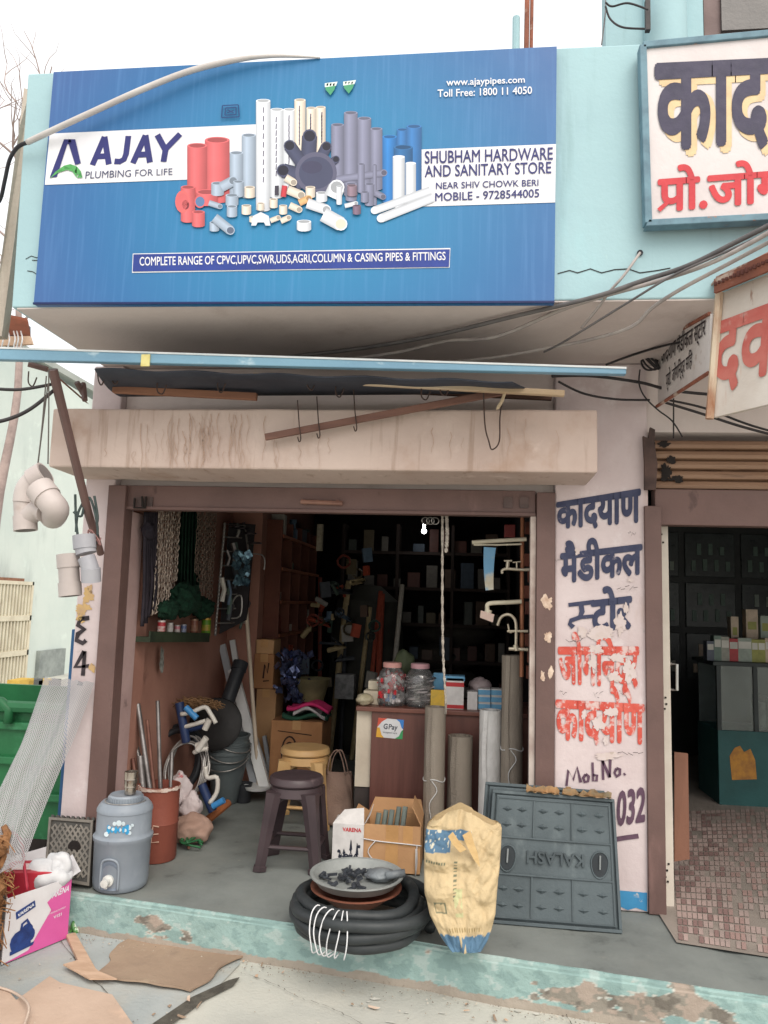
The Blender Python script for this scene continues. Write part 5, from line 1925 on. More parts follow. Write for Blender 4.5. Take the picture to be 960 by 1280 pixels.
# stock shelves across the dim back of the shop, and clutter hung between them and the doorway
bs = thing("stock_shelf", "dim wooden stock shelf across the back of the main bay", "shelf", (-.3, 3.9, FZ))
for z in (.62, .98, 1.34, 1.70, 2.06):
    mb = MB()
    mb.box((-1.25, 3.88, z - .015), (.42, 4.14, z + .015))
    mb.build("shelf_board", M("board_shaded", S(58, 46, 42), S(44, 36, 33), s=3, rough=.8), bs)  # board colour darkened to paint in the gloom at the back
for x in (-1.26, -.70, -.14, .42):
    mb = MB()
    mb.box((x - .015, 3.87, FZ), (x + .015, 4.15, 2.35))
    mb.build("upright", _mats["board_shaded"], bs)
dim_stock = [M("stock_%d" % i, c_, rough=.5, s=30) for i, c_ in enumerate((S(104, 100, 94), S(84, 50, 44), S(62, 76, 92), S(92, 82, 62), S(74, 80, 76), S(88, 68, 56)))]  # carton colours darkened, the shade of the deep shop painted in
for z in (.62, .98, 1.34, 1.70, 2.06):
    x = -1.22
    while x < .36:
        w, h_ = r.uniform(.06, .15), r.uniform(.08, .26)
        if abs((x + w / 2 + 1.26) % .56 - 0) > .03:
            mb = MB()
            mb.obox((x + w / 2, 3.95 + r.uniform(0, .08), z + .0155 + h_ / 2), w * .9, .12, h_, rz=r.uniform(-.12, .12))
            tag(mb.build("stock_carton", r.choice(dim_stock), None, bev=.003), "carton of stock on the dim shelf across the back of the main bay", "box", "cartons on the back shelf")
        x += w + r.uniform(.01, .07)
for k_ in range(22):
    mb = MB()
    p = V((r.uniform(-1.32, -.72), r.uniform(2.3, 3.0), r.uniform(.7, 1.95)))
    R_ = r.uniform(.03, .06)
    if k_ % 2:
        mb.tube([p + V((math.cos(q_ * .6) * R_, .02 * math.sin(q_ * 2), math.sin(q_ * .6) * R_)) for q_ in range(11)], .010, 6)
    else:
        mb.obox(p, R_ * 1.6, .03, R_ * 2.4, rz=r.uniform(-.6, .6), ry=r.uniform(-.2, .2))
    tag(mb.build("hanging_stock", r.choice(dim_stock + goods), None), "small ware hanging in the dim gap between brown shelf and counter", "ware", "wares hanging in the dim gap")
# more wares pinned on the salmon inner wall beyond the rack and over the cans
for k_ in range(16):
    x_, y_ = r.uniform(276, 312), r.uniform(650, 770)
    p = WX(x_, y_, -1.68)
    mb = MB()
    L_ = r.uniform(.06, .2)
    mb.tube([p, p + V((.02, .01, -L_ * .5)), p + V((.01, .0, -L_))], r.uniform(.010, .02), 6)
    tag(mb.build("hanging_tool", r.choice([rub_ for rub_ in goods] + [steel]), None, smooth=40), "small tool hanging on the inner wall around the wire rack", "tool", "tools hanging by the wire rack")

mb = MB()                       # a lit bulb far inside
p = W(530, 664, 3.6)
mb.lathe(p, [(0, -.026), (.018, -.018), (.026, 0), (.018, .018), (.012, .026), (.012, .07)], 14)
bl_ = bpy.data.lights.new("bulb_light", 'POINT')
bl_.energy = .7
bl_.color = (1, .96, .9)
bl_.shadow_soft_size = .03
lo_ = bpy.data.objects.new("bulb_light", bl_)
COL.objects.link(lo_)
lo_.location = p + V((0, -.06, -.03))
bulb = thing("light_bulb", "small lit bulb glowing in the dark upper middle of the shop", "lamp", p)
mb.build("glass", M("bulb_glow", (1, 1, 1, 1), emit=((1, 1, 1, 1), 9.)), bulb, smooth=True)
mb = MB()
mb.lathe(p + V((0, 0, .07)), [(.016, 0), (.016, .05), (.004, .055), (.004, .5)], 10)
mb.build("holder", soot, bulb, smooth=40)

# ------------------------------------------------------------------ leaning things by the left wall
drum_m = M("drum_rust", S(132, 72, 58), S(112, 60, 50), s=4, rough=.65, bump=.15, over=((S(196, 176, 166), 14, (1, 1, .5), .63, .68, .7), (S(86, 46, 38), 6, (1, 1, .4), .58, .72, .7)))
dr = thing("rod_drum", "rusty red metal drum holding upright rods behind the water jug", "drum", G(194, 1077))
c = G(194, 1072)
rad = px(25, c.y)
hd = px(88, c.y)
mb = MB()
mb.lathe(c, [(rad * .97, 0), (rad, .01), (rad, hd * .48), (rad * 1.03, hd * .5), (rad, hd * .52), (rad, hd - .01), (rad * 1.03, hd), (rad * .95, hd), (rad * .94, .02), (0, .02)], 32)
mb.build("body", drum_m, dr, smooth=40)
mb = MB()
for k in range(20):
    a = 3.6 + k * .15
    p = c + V((math.cos(a) * rad * 1.02, math.sin(a) * rad * 1.02, hd - .01))
    mb.obox(p, .02, .006, .01 + .016 * rnd.random(), rz=a + 1.57)
mb.build("torn_label", M("label_chalk", S(206, 190, 180), S(170, 140, 126), s=30, rough=.9), dr)
qd2 = Quad(c + V((-.03, -rad * 1.02, .10)), c + V((.06, -rad * .93, .10)), c + V((.06, -rad * .93, .2)), c + V((-.03, -rad * 1.02, .2)))
mb = MB()
for L_ in ([(.0, .9), (.4, .95)], [(.2, .9), (.15, .5)], [(.55, .95), (.9, .9)], [(.5, .5), (.9, .55)], [(.55, .9), (.5, .1), (.95, .15)], [(.1, .4), (.3, .1)]):
    stroke(mb, qd2, L_, .006, .004)
mb.build("chalk_mark", M("chalk2", S(206, 170, 150), rough=1), dr)
rods = (((203, 1010), (172, 880), 3.4, "bright steel pipe tallest in the drum, leaning left"), ((198, 1008), (168, 922), 3.0, "steel pipe of middle length leaning left in the drum"), ((188, 1006), (175, 945), 4.2, "short thick grey pipe in the drum"),
        ((211, 1006), (197, 876), 2.6, "thin dark rod standing tallest at the right in the drum"), ((217, 1004), (215, 940), 2.6, "short thin rod upright at the right edge of the drum"), ((182, 1004), (166, 948), 2.4, "short rusty rod at the left edge of the drum"),
        ((206, 1008), (184, 900), 2.2, "thin rusty rod leaning left between two steel pipes in the drum"))
for k, (a, b, w, lab) in enumerate(rods):
    mb = MB()
    y0 = c.y + .06 * math.sin(k * 2.1) - .02
    pb = W(*b, y0 + .10)
    pa = c + V(((a[0] - 196) * .0026, .05 * math.sin(k * 2.1), .03))
    mb.tube([pa, pb], px(w, y0), 10)
    mb.m = 1
    mb.tube([pb - (pb - pa).normalized() * .001, pb + (pb - pa).normalized() * .001], px(w, y0) * .7, 10)
    tag(mb.build("metal_rod", [steel, soot] if k not in (5, 6) else [M("rod_rust", S(130, 92, 80), S(100, 66, 58), s=12, rough=.6, metal=.4), soot], None, smooth=40), lab, "pipe", "rods in the drum")
mb = MB()
pa, pb = G(152, 1062), W(164, 873, .42)
mb.tube([pa, pb - (pb - pa).normalized() * .05], px(8.5, .3), 16)
mb.tube([pb - (pb - pa).normalized() * .05, pb], px(10.2, .3), 16)
mb.m = 1
mb.tube([pb + V((0, 0, .0005)), pb + V((0, 0, .001))], px(8, .3), 16)
tag(mb.build("grey_pipe", [M("pipe_darkgrey", S(112, 108, 110), S(92, 88, 92), s=5, rough=.5), soot], None, smooth=40), "thick dark grey plastic pipe leaning on the door jamb behind the jug", "pipe")

rub = M("rubber_black", S(52, 54, 58), S(40, 42, 46), s=8, rough=.45, bump=.08)


def ring_coil(c, R, r0, turns, sx, sz, tilt, mat, name, label, cat, spread=.02, n=44):
    mb = MB()
    rr_ = random.Random(int(R * 1000))
    pts = []
    for k in range(int(n * turns) + 1):
        a = 6.28318 * k / n
        t = k / n
        q = V((math.cos(a) * (R + spread * math.sin(t * 2.3)) * sx, spread * 1.6 * math.sin(t * 3.1 + a * .2), math.sin(a) * (R + spread * math.cos(t * 1.7)) * sz))
        pts.append(V(c) + Matrix.Rotation(tilt, 3, 'X') @ q)
    mb.tube(pts, r0, 8)
    return tag(mb.build(name, mat, None, smooth=True), label, cat)


ring_coil(W(221, 950, .95), .17, .018, 3.2, .85, 1.15, -.25, rub, "hose_coil", "black hose coil standing upright against the left inner wall", "hose")
ring_coil(W(232, 962, .86), .15, .006, 7., .8, 1.2, -.3, M("wire_bright", S(180, 176, 172), S(130, 128, 126), s=8, rough=.35, metal=.6), "wire_coil", "coil of bright wire in front of the black hose coil", "wire", .025)
mb = MB()
for k in range(200):
    a, b, z = rnd.random() * 6.28, rnd.random(), rnd.random()
    p = W(248, 877, 1.05) + V((math.cos(a) * .13 * b ** .5, math.sin(a) * .07, -.02 + .05 * z * (1 - b)))
    mb.tube([p, p + V((rnd.uniform(-.05, .05), rnd.uniform(-.03, .03), rnd.uniform(-.02, .02))), p + V((rnd.uniform(-.08, .08), rnd.uniform(-.03, .03), rnd.uniform(-.03, .015)))], .003, 4)
tag(mb.build("coir_tuft", M("coir_dim", S(140, 108, 76), S(100, 74, 52), s=20, rough=1)), "flat tuft of brown fibre lying on top of the black pan", "fibre")
mb = MB()
mt_ = Matrix.Rotation(math.radians(75), 3, 'X')
mb.lathe(W(270, 905, 1.3), [(0, .02), (.14, .02), (.17, .0), (.175, .01), (.15, -.06), (0, -.06)], 32, mt_, 1.05, 1.)
tag(mb.build("black_pan", M("pan_black", S(44, 42, 42), S(32, 30, 30), s=6, rough=.6), None, smooth=40), "black round pan standing on edge behind the grey buckets", "pan")

bk_m = M("bucket_grey", S(96, 104, 106), S(82, 90, 92), s=4, rough=.55, bump=.05, over=((S(120, 124, 120), 7, (1, 1, 1), .6, .72, .5),))
cb = G(281, 1003)
rb_, rt_ = px(14, cb.y), px(26, cb.y)
hb = px(60, cb.y)
bk0 = thing("bucket", "grey plastic bucket lowest in the nested stack by the left inner wall", "bucket", cb, "nested grey buckets")
mb = MB()
mb.lathe(cb, [(rb_, 0), (rb_ + .004, .006), (rt_ * .96, hb * .84), (rt_ * 1.03, hb * .85), (rt_ * 1.03, hb * .90), (rt_ * .99, hb * .91), (rt_ * 1.0, hb), (rt_ * 1.06, hb), (rt_ * 1.06, hb * 1.025), (rt_ * .96, hb * 1.025), (rb_ * .9, .02), (0, .02)], 32)
mb.build("body", bk_m, bk0, smooth=35)
mb = MB()
hp = [cb + V((math.cos(a) * rt_ * 1.08, -abs(math.sin(a)) * rt_ * 1.10, hb * .95 - .08 * math.sin(a))) for a in [k * 3.1416 / 14 for k in range(15)]]
mb.tube(hp, .004, 6)
mb.build("handle", wire_m, bk0, smooth=True)
mb = MB()
for s_ in (-1, 1):
    mb.obox(cb + V((s_ * rt_ * 1.06, 0, hb * .93)), .02, .035, .05)
mb.build("handle_lug", bk_m, bk0)
dup(bk0, cb + V((0, 0, .055)), .5, "grey plastic bucket in the middle of the nested stack by the left inner wall")
dup(bk0, cb + V((0, 0, .115)), 1.1, "grey plastic bucket topmost in the nested stack by the left inner wall")
mb = MB()
mb.lathe(G(304, 1002), [(.05, 0), (.055, .12), (.06, .125), (.05, .12), (.04, .01)], 16)
tag(mb.build("black_pot", rub, None, smooth=40), "small black pot on the floor to the right of the grey buckets", "pot")

# pump sprayers: blue barrels with white handles
sp_b, sp_w = M("sprayer_blue", S(44, 60, 98), S(32, 46, 80), s=5, rough=.4), M("sprayer_white", S(206, 202, 194), S(184, 178, 170), s=5, rough=.5)
sp_c = M("sprayer_lightblue", S(64, 136, 196), rough=.4)


def sprayer(label, Yk, a, b, hnd, blob, mats):
    t = thing("pump_tool", label, "tool", W(*b, Yk), "blue and white hand pumps")
    mb = MB()
    mb.tube([W(*a, Yk), W(*b, Yk)], px(5.5, Yk), 12)
    mb.build("barrel", mats[0], t, smooth=40)
    mb = MB()
    mb.tube(smooth_path([W(x, y, Yk - .03) for x, y in hnd], 4), px(2.8, Yk), 10)
    mb.build("handle", mats[1], t, smooth=True)
    mb = MB()
    mb.tube([W(*blob[0], Yk - .04), W(*blob[1], Yk - .04)], px(4, Yk), 10)
    mb.build("collar", mats[2], t, smooth=40)
    return t


sprayer("blue hand pump with white bent handle hanging highest by the black pan", .88, (224, 878), (233, 928), [(226, 893), (240, 890), (256, 884), (263, 892), (270, 904)], ((232, 884), (246, 898)), (sp_b, sp_w, sp_c))
sprayer("dark blue hand pump lying across under the highest one with a white grip", .90, (228, 912), (260, 904), [(229, 909), (244, 905), (257, 901)], ((256, 912), (262, 899)), (sp_b, sp_w, sp_w))
sprayer("cream hand pump with stubby cross handles below the other two", .82, (246, 934), (258, 930), [(242, 941), (252, 937), (260, 936)], ((247, 938), (258, 922)), (sp_w, sp_w, sp_w))
sprayer("dark blue hand pump with a white D handle low beside the buckets", .72, (252, 980), (266, 1014), [(257, 958), (259, 972), (271, 972), (271, 990), (262, 1004)], ((266, 1008), (280, 1000)), (sp_b, sp_w, sp_c))
mb = MB()
mb.blob(W(222, 990, .66), .07, .06, .12, .35, 1.5, 2, 4)
mb.blob(W(238, 1010, .64), .065, .055, .085, .35, 1.6, 5, 4)
bag2 = M("bag_printed", S(206, 196, 196), S(184, 170, 170), s=5, rough=.5, bump=.4, bs=14, over=((S(180, 70, 76), 9, (1, 1, 1), .64, .68, .8), (S(40, 36, 40), 7, (1, 1, 1), .66, .69, .8)))
tag(mb.build("printed_bag", bag2, None, smooth=True), "crumpled white plastic bag with red print beside the rusty drum", "bag")
mb = MB()
mb.blob(G(238, 1052) + V((0, 0, .07)), .12, .10, .08, .2, 1.4, 8, 4)
tag(mb.build("small_sack", M("sack_pinkish", S(176, 146, 132), S(150, 122, 108), s=6, rough=.9, bump=.2), None, smooth=True), "small slumped beige sack on the floor between drum and orange stick", "sack")
mb = MB()
mb.tube([G(249, 1040) + V((0, 0, .03)), W(286, 1003, .95)], .024, 8)
tag(mb.build("orange_stick", M("stick_orange", S(156, 92, 52), S(126, 74, 44), s=8, rough=.7), None, smooth=40), "short stout orange-brown wooden stick lying near the buckets", "stick")
mb = MB()
r = random.Random(2)
for k in range(5):
    mb.tube(smooth_path([G(222 + r.uniform(0, 30), 1040 + r.uniform(0, 26)) + V((0, 0, .02 + .03 * r.random())) for q in range(5)], 5), .006, 6)
tag(mb.build("green_hose", M("hose_green", S(52, 112, 70), S(38, 84, 54), s=6, rough=.5), None, smooth=True), "loose loops of thin green hose on the floor beside the drum", "hose")
mb = MB()
mb.tube([G(236, 1062) + V((0, 0, .01)), G(225, 1040) + V((0, 0, .05))], .008, 6)
tag(mb.build("loose_stick", brown_wood, None), "short thin stick lying beside the green hose", "stick")

# white profiles and poles leaning in the corner
alu = M("alu_white", S(232, 232, 230), S(216, 216, 216), s=4, rough=.45)
alu_g = M("alu_grey", S(190, 194, 198), S(168, 172, 178), s=4, rough=.4)


def strip(name, label, a, b, Ya, Yb_, w, t_, mat, group=None):
    mb = MB()
    p, q = W(*a, Ya), W(*b, Yb_)
    s_ = (q - p).normalized().cross(V((0, 1, 0))).normalized() * (px(w, Ya) / 2)
    mb.slab([p - s_, q - s_, q + s_, p + s_], (0, t_, 0))
    mb.slab([p - s_ * 1.0 + V((0, -.006, 0)), q - s_ + V((0, -.006, 0)), q - s_ * .7 + V((0, -.006, 0)), p - s_ * .7 + V((0, -.006, 0))], (0, .0055, 0))
    return tag(mb.build(name, mat, None), label, "profile", group)


gp_ = "profiles leaning in the corner"
strip("white_profile", "widest white profile leaning in the corner, reaching lowest", (331, 987), (290, 836), 1.50, 1.80, 13, .03, alu, gp_)
strip("white_profile", "white profile leaning behind the widest one, ending higher at the top left", (318, 984), (277, 806), 1.58, 1.9, 9, .02, alu_g, gp_)
strip("white_profile", "short white profile seen above the black pipe in the corner", (306, 900), (290, 800), 1.9, 2.0, 7, .02, alu, gp_)
strip("grey_profile", "grey profile leaning just right of the white ones", (336, 978), (314, 908), 1.78, 1.95, 6, .02, alu_g, gp_)
strip("grey_profile", "short grey profile rightmost of those leaning in the corner", (340, 980), (330, 920), 1.84, 1.95, 5, .02, alu_g, gp_)
mb = MB()
mb.tube([W(324, 986, 1.55), W(306, 738, 1.80)], px(2.6, 1.6), 10)
tag(mb.build("cream_pole", M("pole_cream", S(206, 190, 170), S(186, 168, 148), s=5, rough=.6), None, smooth=40), "long thin cream pole leaning from floor to shelf height", "pole")
mb = MB()
mb.tube([W(279, 892, 1.45), W(300, 832, 1.62)], px(9, 1.5), 16)
mb.tube([W(298, 838, 1.60), W(301, 828, 1.63)], px(10, 1.5), 16)
tag(mb.build("black_pipe", rub, None, smooth=40), "short thick black pipe lying slantwise above the grey buckets", "pipe")
mb = MB()
mb.lathe(W(322, 983, 1.5) + V((0, 0, -.015)), [(0, 0), (.09, 0), (.1, .02), (.085, .02), (0, .012)], 18)
tag(mb.build("white_dish", alu, None, smooth=40), "small white dish on the floor at the foot of the white profiles", "dish")
# ------------------------------------------------------------------ counter and what stands on and before it
lam = M("laminate_brown", S(110, 72, 64), S(92, 58, 52), s=3, rough=.4, stretch=(6, 1, .5), bump=.04)
Yk = .80
ctr = thing("shop_counter", "brown laminate shop counter with a cream side panel inside the main bay", "counter", (-.1, 1.1, FZ))
x0, x1 = W(463, 950, Yk).x, W(676, 950, Yk).x
zc = W(560, 889, Yk).z
mb = MB()
mb.box((x0, Yk, FZ), (min(x1, .49), Yk + .02, zc - .02))
mb.box((x0, Yk + .02, FZ), (x0 + .02, Yk + .5, zc - .02))
mb.box((x0 + .02, Yk + .48, FZ), (.48, Yk + .5, zc - .02))
mb.build("front_panel", lam, ctr, bev=.003)
xs = W(445, 900, Yk).x
mb = MB()
mb.box((xs, Yk - .02, zc - .02), (.495, Yk + .55, zc + .006))
mb.build("counter_top", M("counter_top", S(120, 76, 64), S(100, 62, 54), s=3, rough=.35), ctr, bev=.004)
mb = MB()
mb.box((xs, Yk + .03, W(455, 985, Yk).z), (x0 - .004, Yk + .08, zc - .021))
mb.build("side_panel", M("panel_cream", S(206, 194, 176), S(186, 172, 154), s=5, rough=.7, over=((S(80, 70, 64), 14, (1, 1, .5), .66, .70, .8),)), ctr)
mb = MB()
mb.box((xs, Yk + .04, FZ), (x0 - .005, Yk + .09, W(455, 986, Yk).z))
mb.build("side_plinth", M("plinth_dark", S(66, 58, 56), S(50, 44, 42), s=5), ctr)
# payment sticker
q = WQ(Yk, (470, 921), (503, 924), (505, 900), (473, 897))
st = thing("payment_sticker", "small white payment sticker with coloured corners on the counter front", "sticker", q.p(.5, 0))
mb = MB()
mb.poly([q.p(*p_, .002) for p_ in ((0, 0), (1, 0), (1, 1), (0, 1))])
mb.build("paper", M("sticker_white", S(220, 220, 222), rough=.4, bump=0), st)
for nm, pts, c in (("corner_red", ((0, .5), (0, 1), (.35, 1), (.16, .82)), S(214, 90, 70)), ("corner_yellow", ((0, 0), (0, .5), (.1, .5), (.2, .14), (.3, 0)), S(226, 170, 60)),
                   ("corner_blue", ((.7, 1), (1, 1), (1, .5), (.93, .6), (.84, .88)), S(60, 130, 206)), ("corner_green", ((.72, 0), (1, 0), (1, .5), (.93, .4), (.86, .14)), S(66, 160, 100))):
    mb = MB()
    mb.poly([q.p(*p_, .003) for p_ in pts])
    mb.build(nm, M(nm, c, rough=.4, bump=0), st)
mb = MB()
text(mb, "G", Quad(q.p(.24, .46), q.p(.40, .46), q.p(.40, .72), q.p(.24, .72)), bold=.03, h=.0035)
text(mb, "Pay", Quad(q.p(.44, .46), q.p(.78, .46), q.p(.78, .72), q.p(.44, .72)), bold=.02, h=.0035)
text(mb, "accepted here", Quad(q.p(.24, .24), q.p(.78, .24), q.p(.78, .34), q.p(.24, .34)), h=.0035)
mb.build("lettering", M("sticker_ink", S(86, 90, 100), rough=.5), st)

# two big plastic jars
pet = M("jar_plastic", (.93, .93, .93, 1), (.88, .88, .88, 1), rough=.12, trans=.94, bump=0)


def jar(label, cx, ybot, wpx, hpx, lidc, fill):
    Yj = Yk + .12
    c = W(cx, ybot, Yj)
    c.z = zc + .007
    R = px(wpx / 2, Yj)
    H = px(hpx, Yj)
    t = thing("plastic_jar", label, "jar", c, "big plastic jars on the counter")
    mb = MB()
    mb.lathe(c, [(R * .90, 0), (R * .98, .012), (R, H * .12), (R * .97, H * .34), (R, H * .38), (R, H * .58), (R * .9, H * .74), (R * .68, H * .84), (R * .62, H * .86), (R * .62, H * .9),
                 (R * .60, H * .9), (R * .6, H * .86), (R * .66, H * .83), (R * .87, H * .73), (R * .97, H * .57), (R * .97, H * .38), (R * .94, H * .34), (R * .97, H * .12), (R * .94, .016), (0, .012)], 28)
    mb.build("body", pet, t, smooth=50)
    mb = MB()
    mb.lathe(c, [(R * .62, H * .87), (R * .66, H * .875), (R * .66, H * .97), (R * .62, H * .985), (0, H * .985)], 28)
    mb.build("lid", lidc, t, smooth=40)
    mb = MB()
    fill(mb, c, R, H)
    return t, mb


r = random.Random(40)


def f1(mb, c, R, H):
    for k in range(150):
        a, b, z = r.random() * 6.28, r.random() ** .5 * R * .84, .03 + r.random() * H * .60
        mb.m = 0 if r.random() < .6 else 1
        p = c + V((math.cos(a) * b, math.sin(a) * b, z))
        mb.obox(p, .055, .014, .024, rz=r.uniform(0, 3), ry=r.uniform(-1, 1))
    mb.m = 2
    mb.obox(c + V((.0, -R * .8, .05)), .06, .01, .045)


def f2(mb, c, R, H):
    for k in range(70):
        a, b, z = r.random() * 6.28, r.random() ** .5 * R * .8, .03 + r.random() * H * .56
        mb.m = 0 if r.random() < .7 else 1
        p = c + V((math.cos(a) * b, math.sin(a) * b, z))
        mb.tube(smooth_path([p + V((.03 * math.cos(q * 1.2 + k), .03 * math.sin(q * 1.2 + k), .004 * q)) for q in range(5)], 2), .004, 4)


lidp = M("lid_pink", S(214, 160, 152), S(200, 146, 140), rough=.5)
lidq = M("lid_mauve", S(190, 146, 152), S(176, 132, 140), rough=.5)
t, mb = jar("big clear jar of red and white packets with a pale pink lid", 489, 887, 35, 52, lidp, f1)
mb.build("contents", [M("packet_white", S(206, 200, 200), rough=.4), M("packet_red", S(196, 50, 58), rough=.4), M("packet_blue", S(60, 110, 170), rough=.4)], t)
t, mb = jar("big clear jar of grey cable clips with a mauve lid", 524, 887, 35, 52, lidq, f2)
mb.build("contents", [M("clip_grey", S(180, 172, 172), rough=.4), M("clip_dark", S(70, 64, 66), rough=.4)], t)

# bundle, boxes and packets on the counter


def cbox(label, x0_, x1_, yt_, yb_, dY, depth, mat, group="small boxes on the counter", band=None, zlow=None, name="small_box"):
    Yq = Yk + dY
    a, b = W(x0_, yb_, Yq), W(x1_, yt_, Yq)
    z0 = zc + .0065 if zlow is None else zlow
    mb = MB()
    mb.box((a.x, Yq, z0), (b.x, Yq + depth, z0 + (b.z - a.z)))
    mb.m = 1
    if band:
        h_ = b.z - a.z
        for v0, v1 in band[1]:
            mb.box((a.x - .0012, Yq - .0012, z0 + h_ * v0), (b.x + .0012, Yq + depth * .9, z0 + h_ * v1))
    return tag(mb.build(name, [mat] + ([band[0]] if band else [mat]), None, bev=.0015), label, "box", group), z0 + (b.z - a.z)


bw_, br__, bb_, bc_ = M("box_white", S(212, 208, 206), S(196, 192, 190), s=20, rough=.5), M("box_red", S(190, 52, 56), rough=.5), M("box_blue", S(110, 170, 204), S(96, 150, 190), s=20, rough=.5), M("box_cream", S(206, 196, 176), S(190, 178, 158), s=16, rough=.6)
by_ = M("box_yellow", S(206, 166, 60), S(176, 150, 70), s=26, rough=.5)
cbox("blue packet standing behind the white and red box on the counter", 541, 556, 844, 884, .18, .05, bb_)
cbox("yellow packet between the grey-clip jar and the white and red box", 538, 556, 866, 888, .06, .03, by_)
cbox("tall white box with red bands on the counter, under the blue strip", 557, 580, 852, 890, .05, .10, bw_, band=(br__, ((.02, .14), (.72, .86))))
cbox("flat pale blue box lying on top of the white and red box", 556, 581, 847, 852, .05, .11, bb_, zlow=W(560, 851, Yk + .05).z)
_, zz = cbox("white carton right of the tall white and red box", 584, 597, 868, 890, .06, .09, bw_)
for k, (x, lab) in enumerate(((598, "left"), (614, "right"))):
    z_ = zc + .0065
    for j in range(3):
        _, z_ = cbox("%s pale blue bulb box in the %s pile of three beside the white wrapped roll" % (("lowest", "middle", "topmost")[j], ("left", "right")[k]), x, x + 15, 881 - j * 9, 889 - j * 9, .07 + .01 * k, .09, bw_, band=(bb_, ((.12, .84),)), zlow=z_ + .001, name="bulb_box")
mb = MB()
mb.blob(W(600, 858, Yk + .2), .07, .06, .05, .25, 1.5, 3, 3)
mb.blob(W(600, 852, Yk + .2), .035, .035, .03, .2, 1.5, 6, 3)
tag(mb.build("tied_bag", M("bag_clear", S(176, 160, 160), S(140, 124, 126), s=14, rough=.3, bump=.3), None, smooth=True), "tied clear plastic bag behind the small boxes on the counter", "bag")
_, zz = cbox("cream box under the knotted packet at the left end of the counter", 454, 474, 868, 884, .10, .14, bc_)
cbox("flat cream box on another cream box at the left end of the counter", 460, 478, 858, 868, .16, .10, bc_, zlow=zz + .002)
mb = MB()
mb.blob(W(456, 874, Yk + .05), .055, .05, .035, .25, 1.6, 4, 3)
tag(mb.build("knotted_packet", M("packet_pale", S(196, 186, 160), S(160, 150, 124), s=12, rough=.4, bump=.3), None, smooth=True), "pale knotted packet at the left end of the counter", "packet")
mb = MB()
mb.blob(W(505, 832, Yk + .32), .07, .06, .10, .25, 1.6, 14, 3)
tag(mb.build("green_bag", M("bag_green", S(84, 92, 66), S(58, 66, 48), s=8, rough=.7), None, smooth=True), "dull green bag standing behind the two big jars", "bag")

# rolls of mesh standing before the counter
roll_m = M("mesh_roll", S(146, 136, 124), S(126, 116, 106), s=4, rough=.75, bump=.35, bs=160, stretch=(1, 1, .4), over=((S(170, 160, 146), 14, (2, 2, .3), .55, .7, .6),))


def roll(name, label, x0_, x1_, yt_, Yr_, mat, lean=0., tie=None, group="rolls of mesh before the counter"):
    a, b = W(x0_, 1000, Yr_), W(x1_, 1000, Yr_)
    R = (b.x - a.x) / 2
    c = V(((a.x + b.x) / 2, Yr_ + R, FZ))
    top = W((x0_ + x1_) / 2, yt_, Yr_).z
    t = thing(name, label, "roll", c, group)
    mb = MB()
    mtx = Matrix.Rotation(lean, 3, 'Y')
    H = top - FZ
    mb.lathe(c, [(R, 0), (R * 1.0, H * .3), (R * .98, H * .7), (R * 1.0, H), (R * .86, H), (R * .84, H - .02), (R * .7, H - .02), (R * .68, H), (R * .52, H), (R * .5, H - .05), (0, H - .05)], 26, mtx)
    sp = []
    mb.build("body", mat, t, smooth=35)
    mb = MB()                    # loose outer edge of the wound sheet
    e = [c + mtx @ V((-R * .35 - .004 * math.sin(k * .9), -R * .97 - .004, H * k / 12)) for k in range(13)]
    for p, q_ in zip(e, e[1:]):
        mb.add([p, q_, q_ + V((-R * .35, R * .12, 0)), p + V((-R * .35, R * .12, 0))], [(0, 1, 2, 3)])
    mb.build("loose_edge", mat, t)
    if tie:
        for z in tie:
            mb = MB()
            mb.tube([c + mtx @ V((math.cos(k * .33) * R * 1.03, math.sin(k * .33) * R * 1.03, z + .008 * math.sin(k))) for k in range(19)], .003, 5, closed=True)
            mb.tube(smooth_path([c + mtx @ V((-.01, -R * 1.05, z)), c + mtx @ V((.02, -R * 1.1, z - .05)), c + mtx @ V((-.02, -R * 1.1, z - .12)), c + mtx @ V((-.01, -R * 1.06, z - .2))], 4), .0025, 5)
            mb.build("tie", M("tie_white", S(206, 206, 206), rough=.7), t)
    return t


roll("mesh_roll", "grey-brown mesh roll with a white tie, left of the rolls before the counter", 528, 555, 885, .52, roll_m, 0., (.42,))
roll("mesh_roll", "shortest grey-brown mesh roll, in the middle of the rolls before the counter", 558, 590, 922, .60, roll_m)
roll("mesh_roll", "tallest grey-brown mesh roll, against the right post", 626, 654, 820, .45, roll_m, .0, (.62,))
roll("wrapped_roll", "roll wrapped in white film standing between two grey-brown mesh rolls", 598, 627, 889, .50, M("film_white", S(210, 208, 206), S(192, 190, 188), s=6, rough=.45, bump=.4, bs=20, over=((S(120, 112, 106), 10, (3, 3, .3), .66, .70, .7),)))

# ---- stools, bag


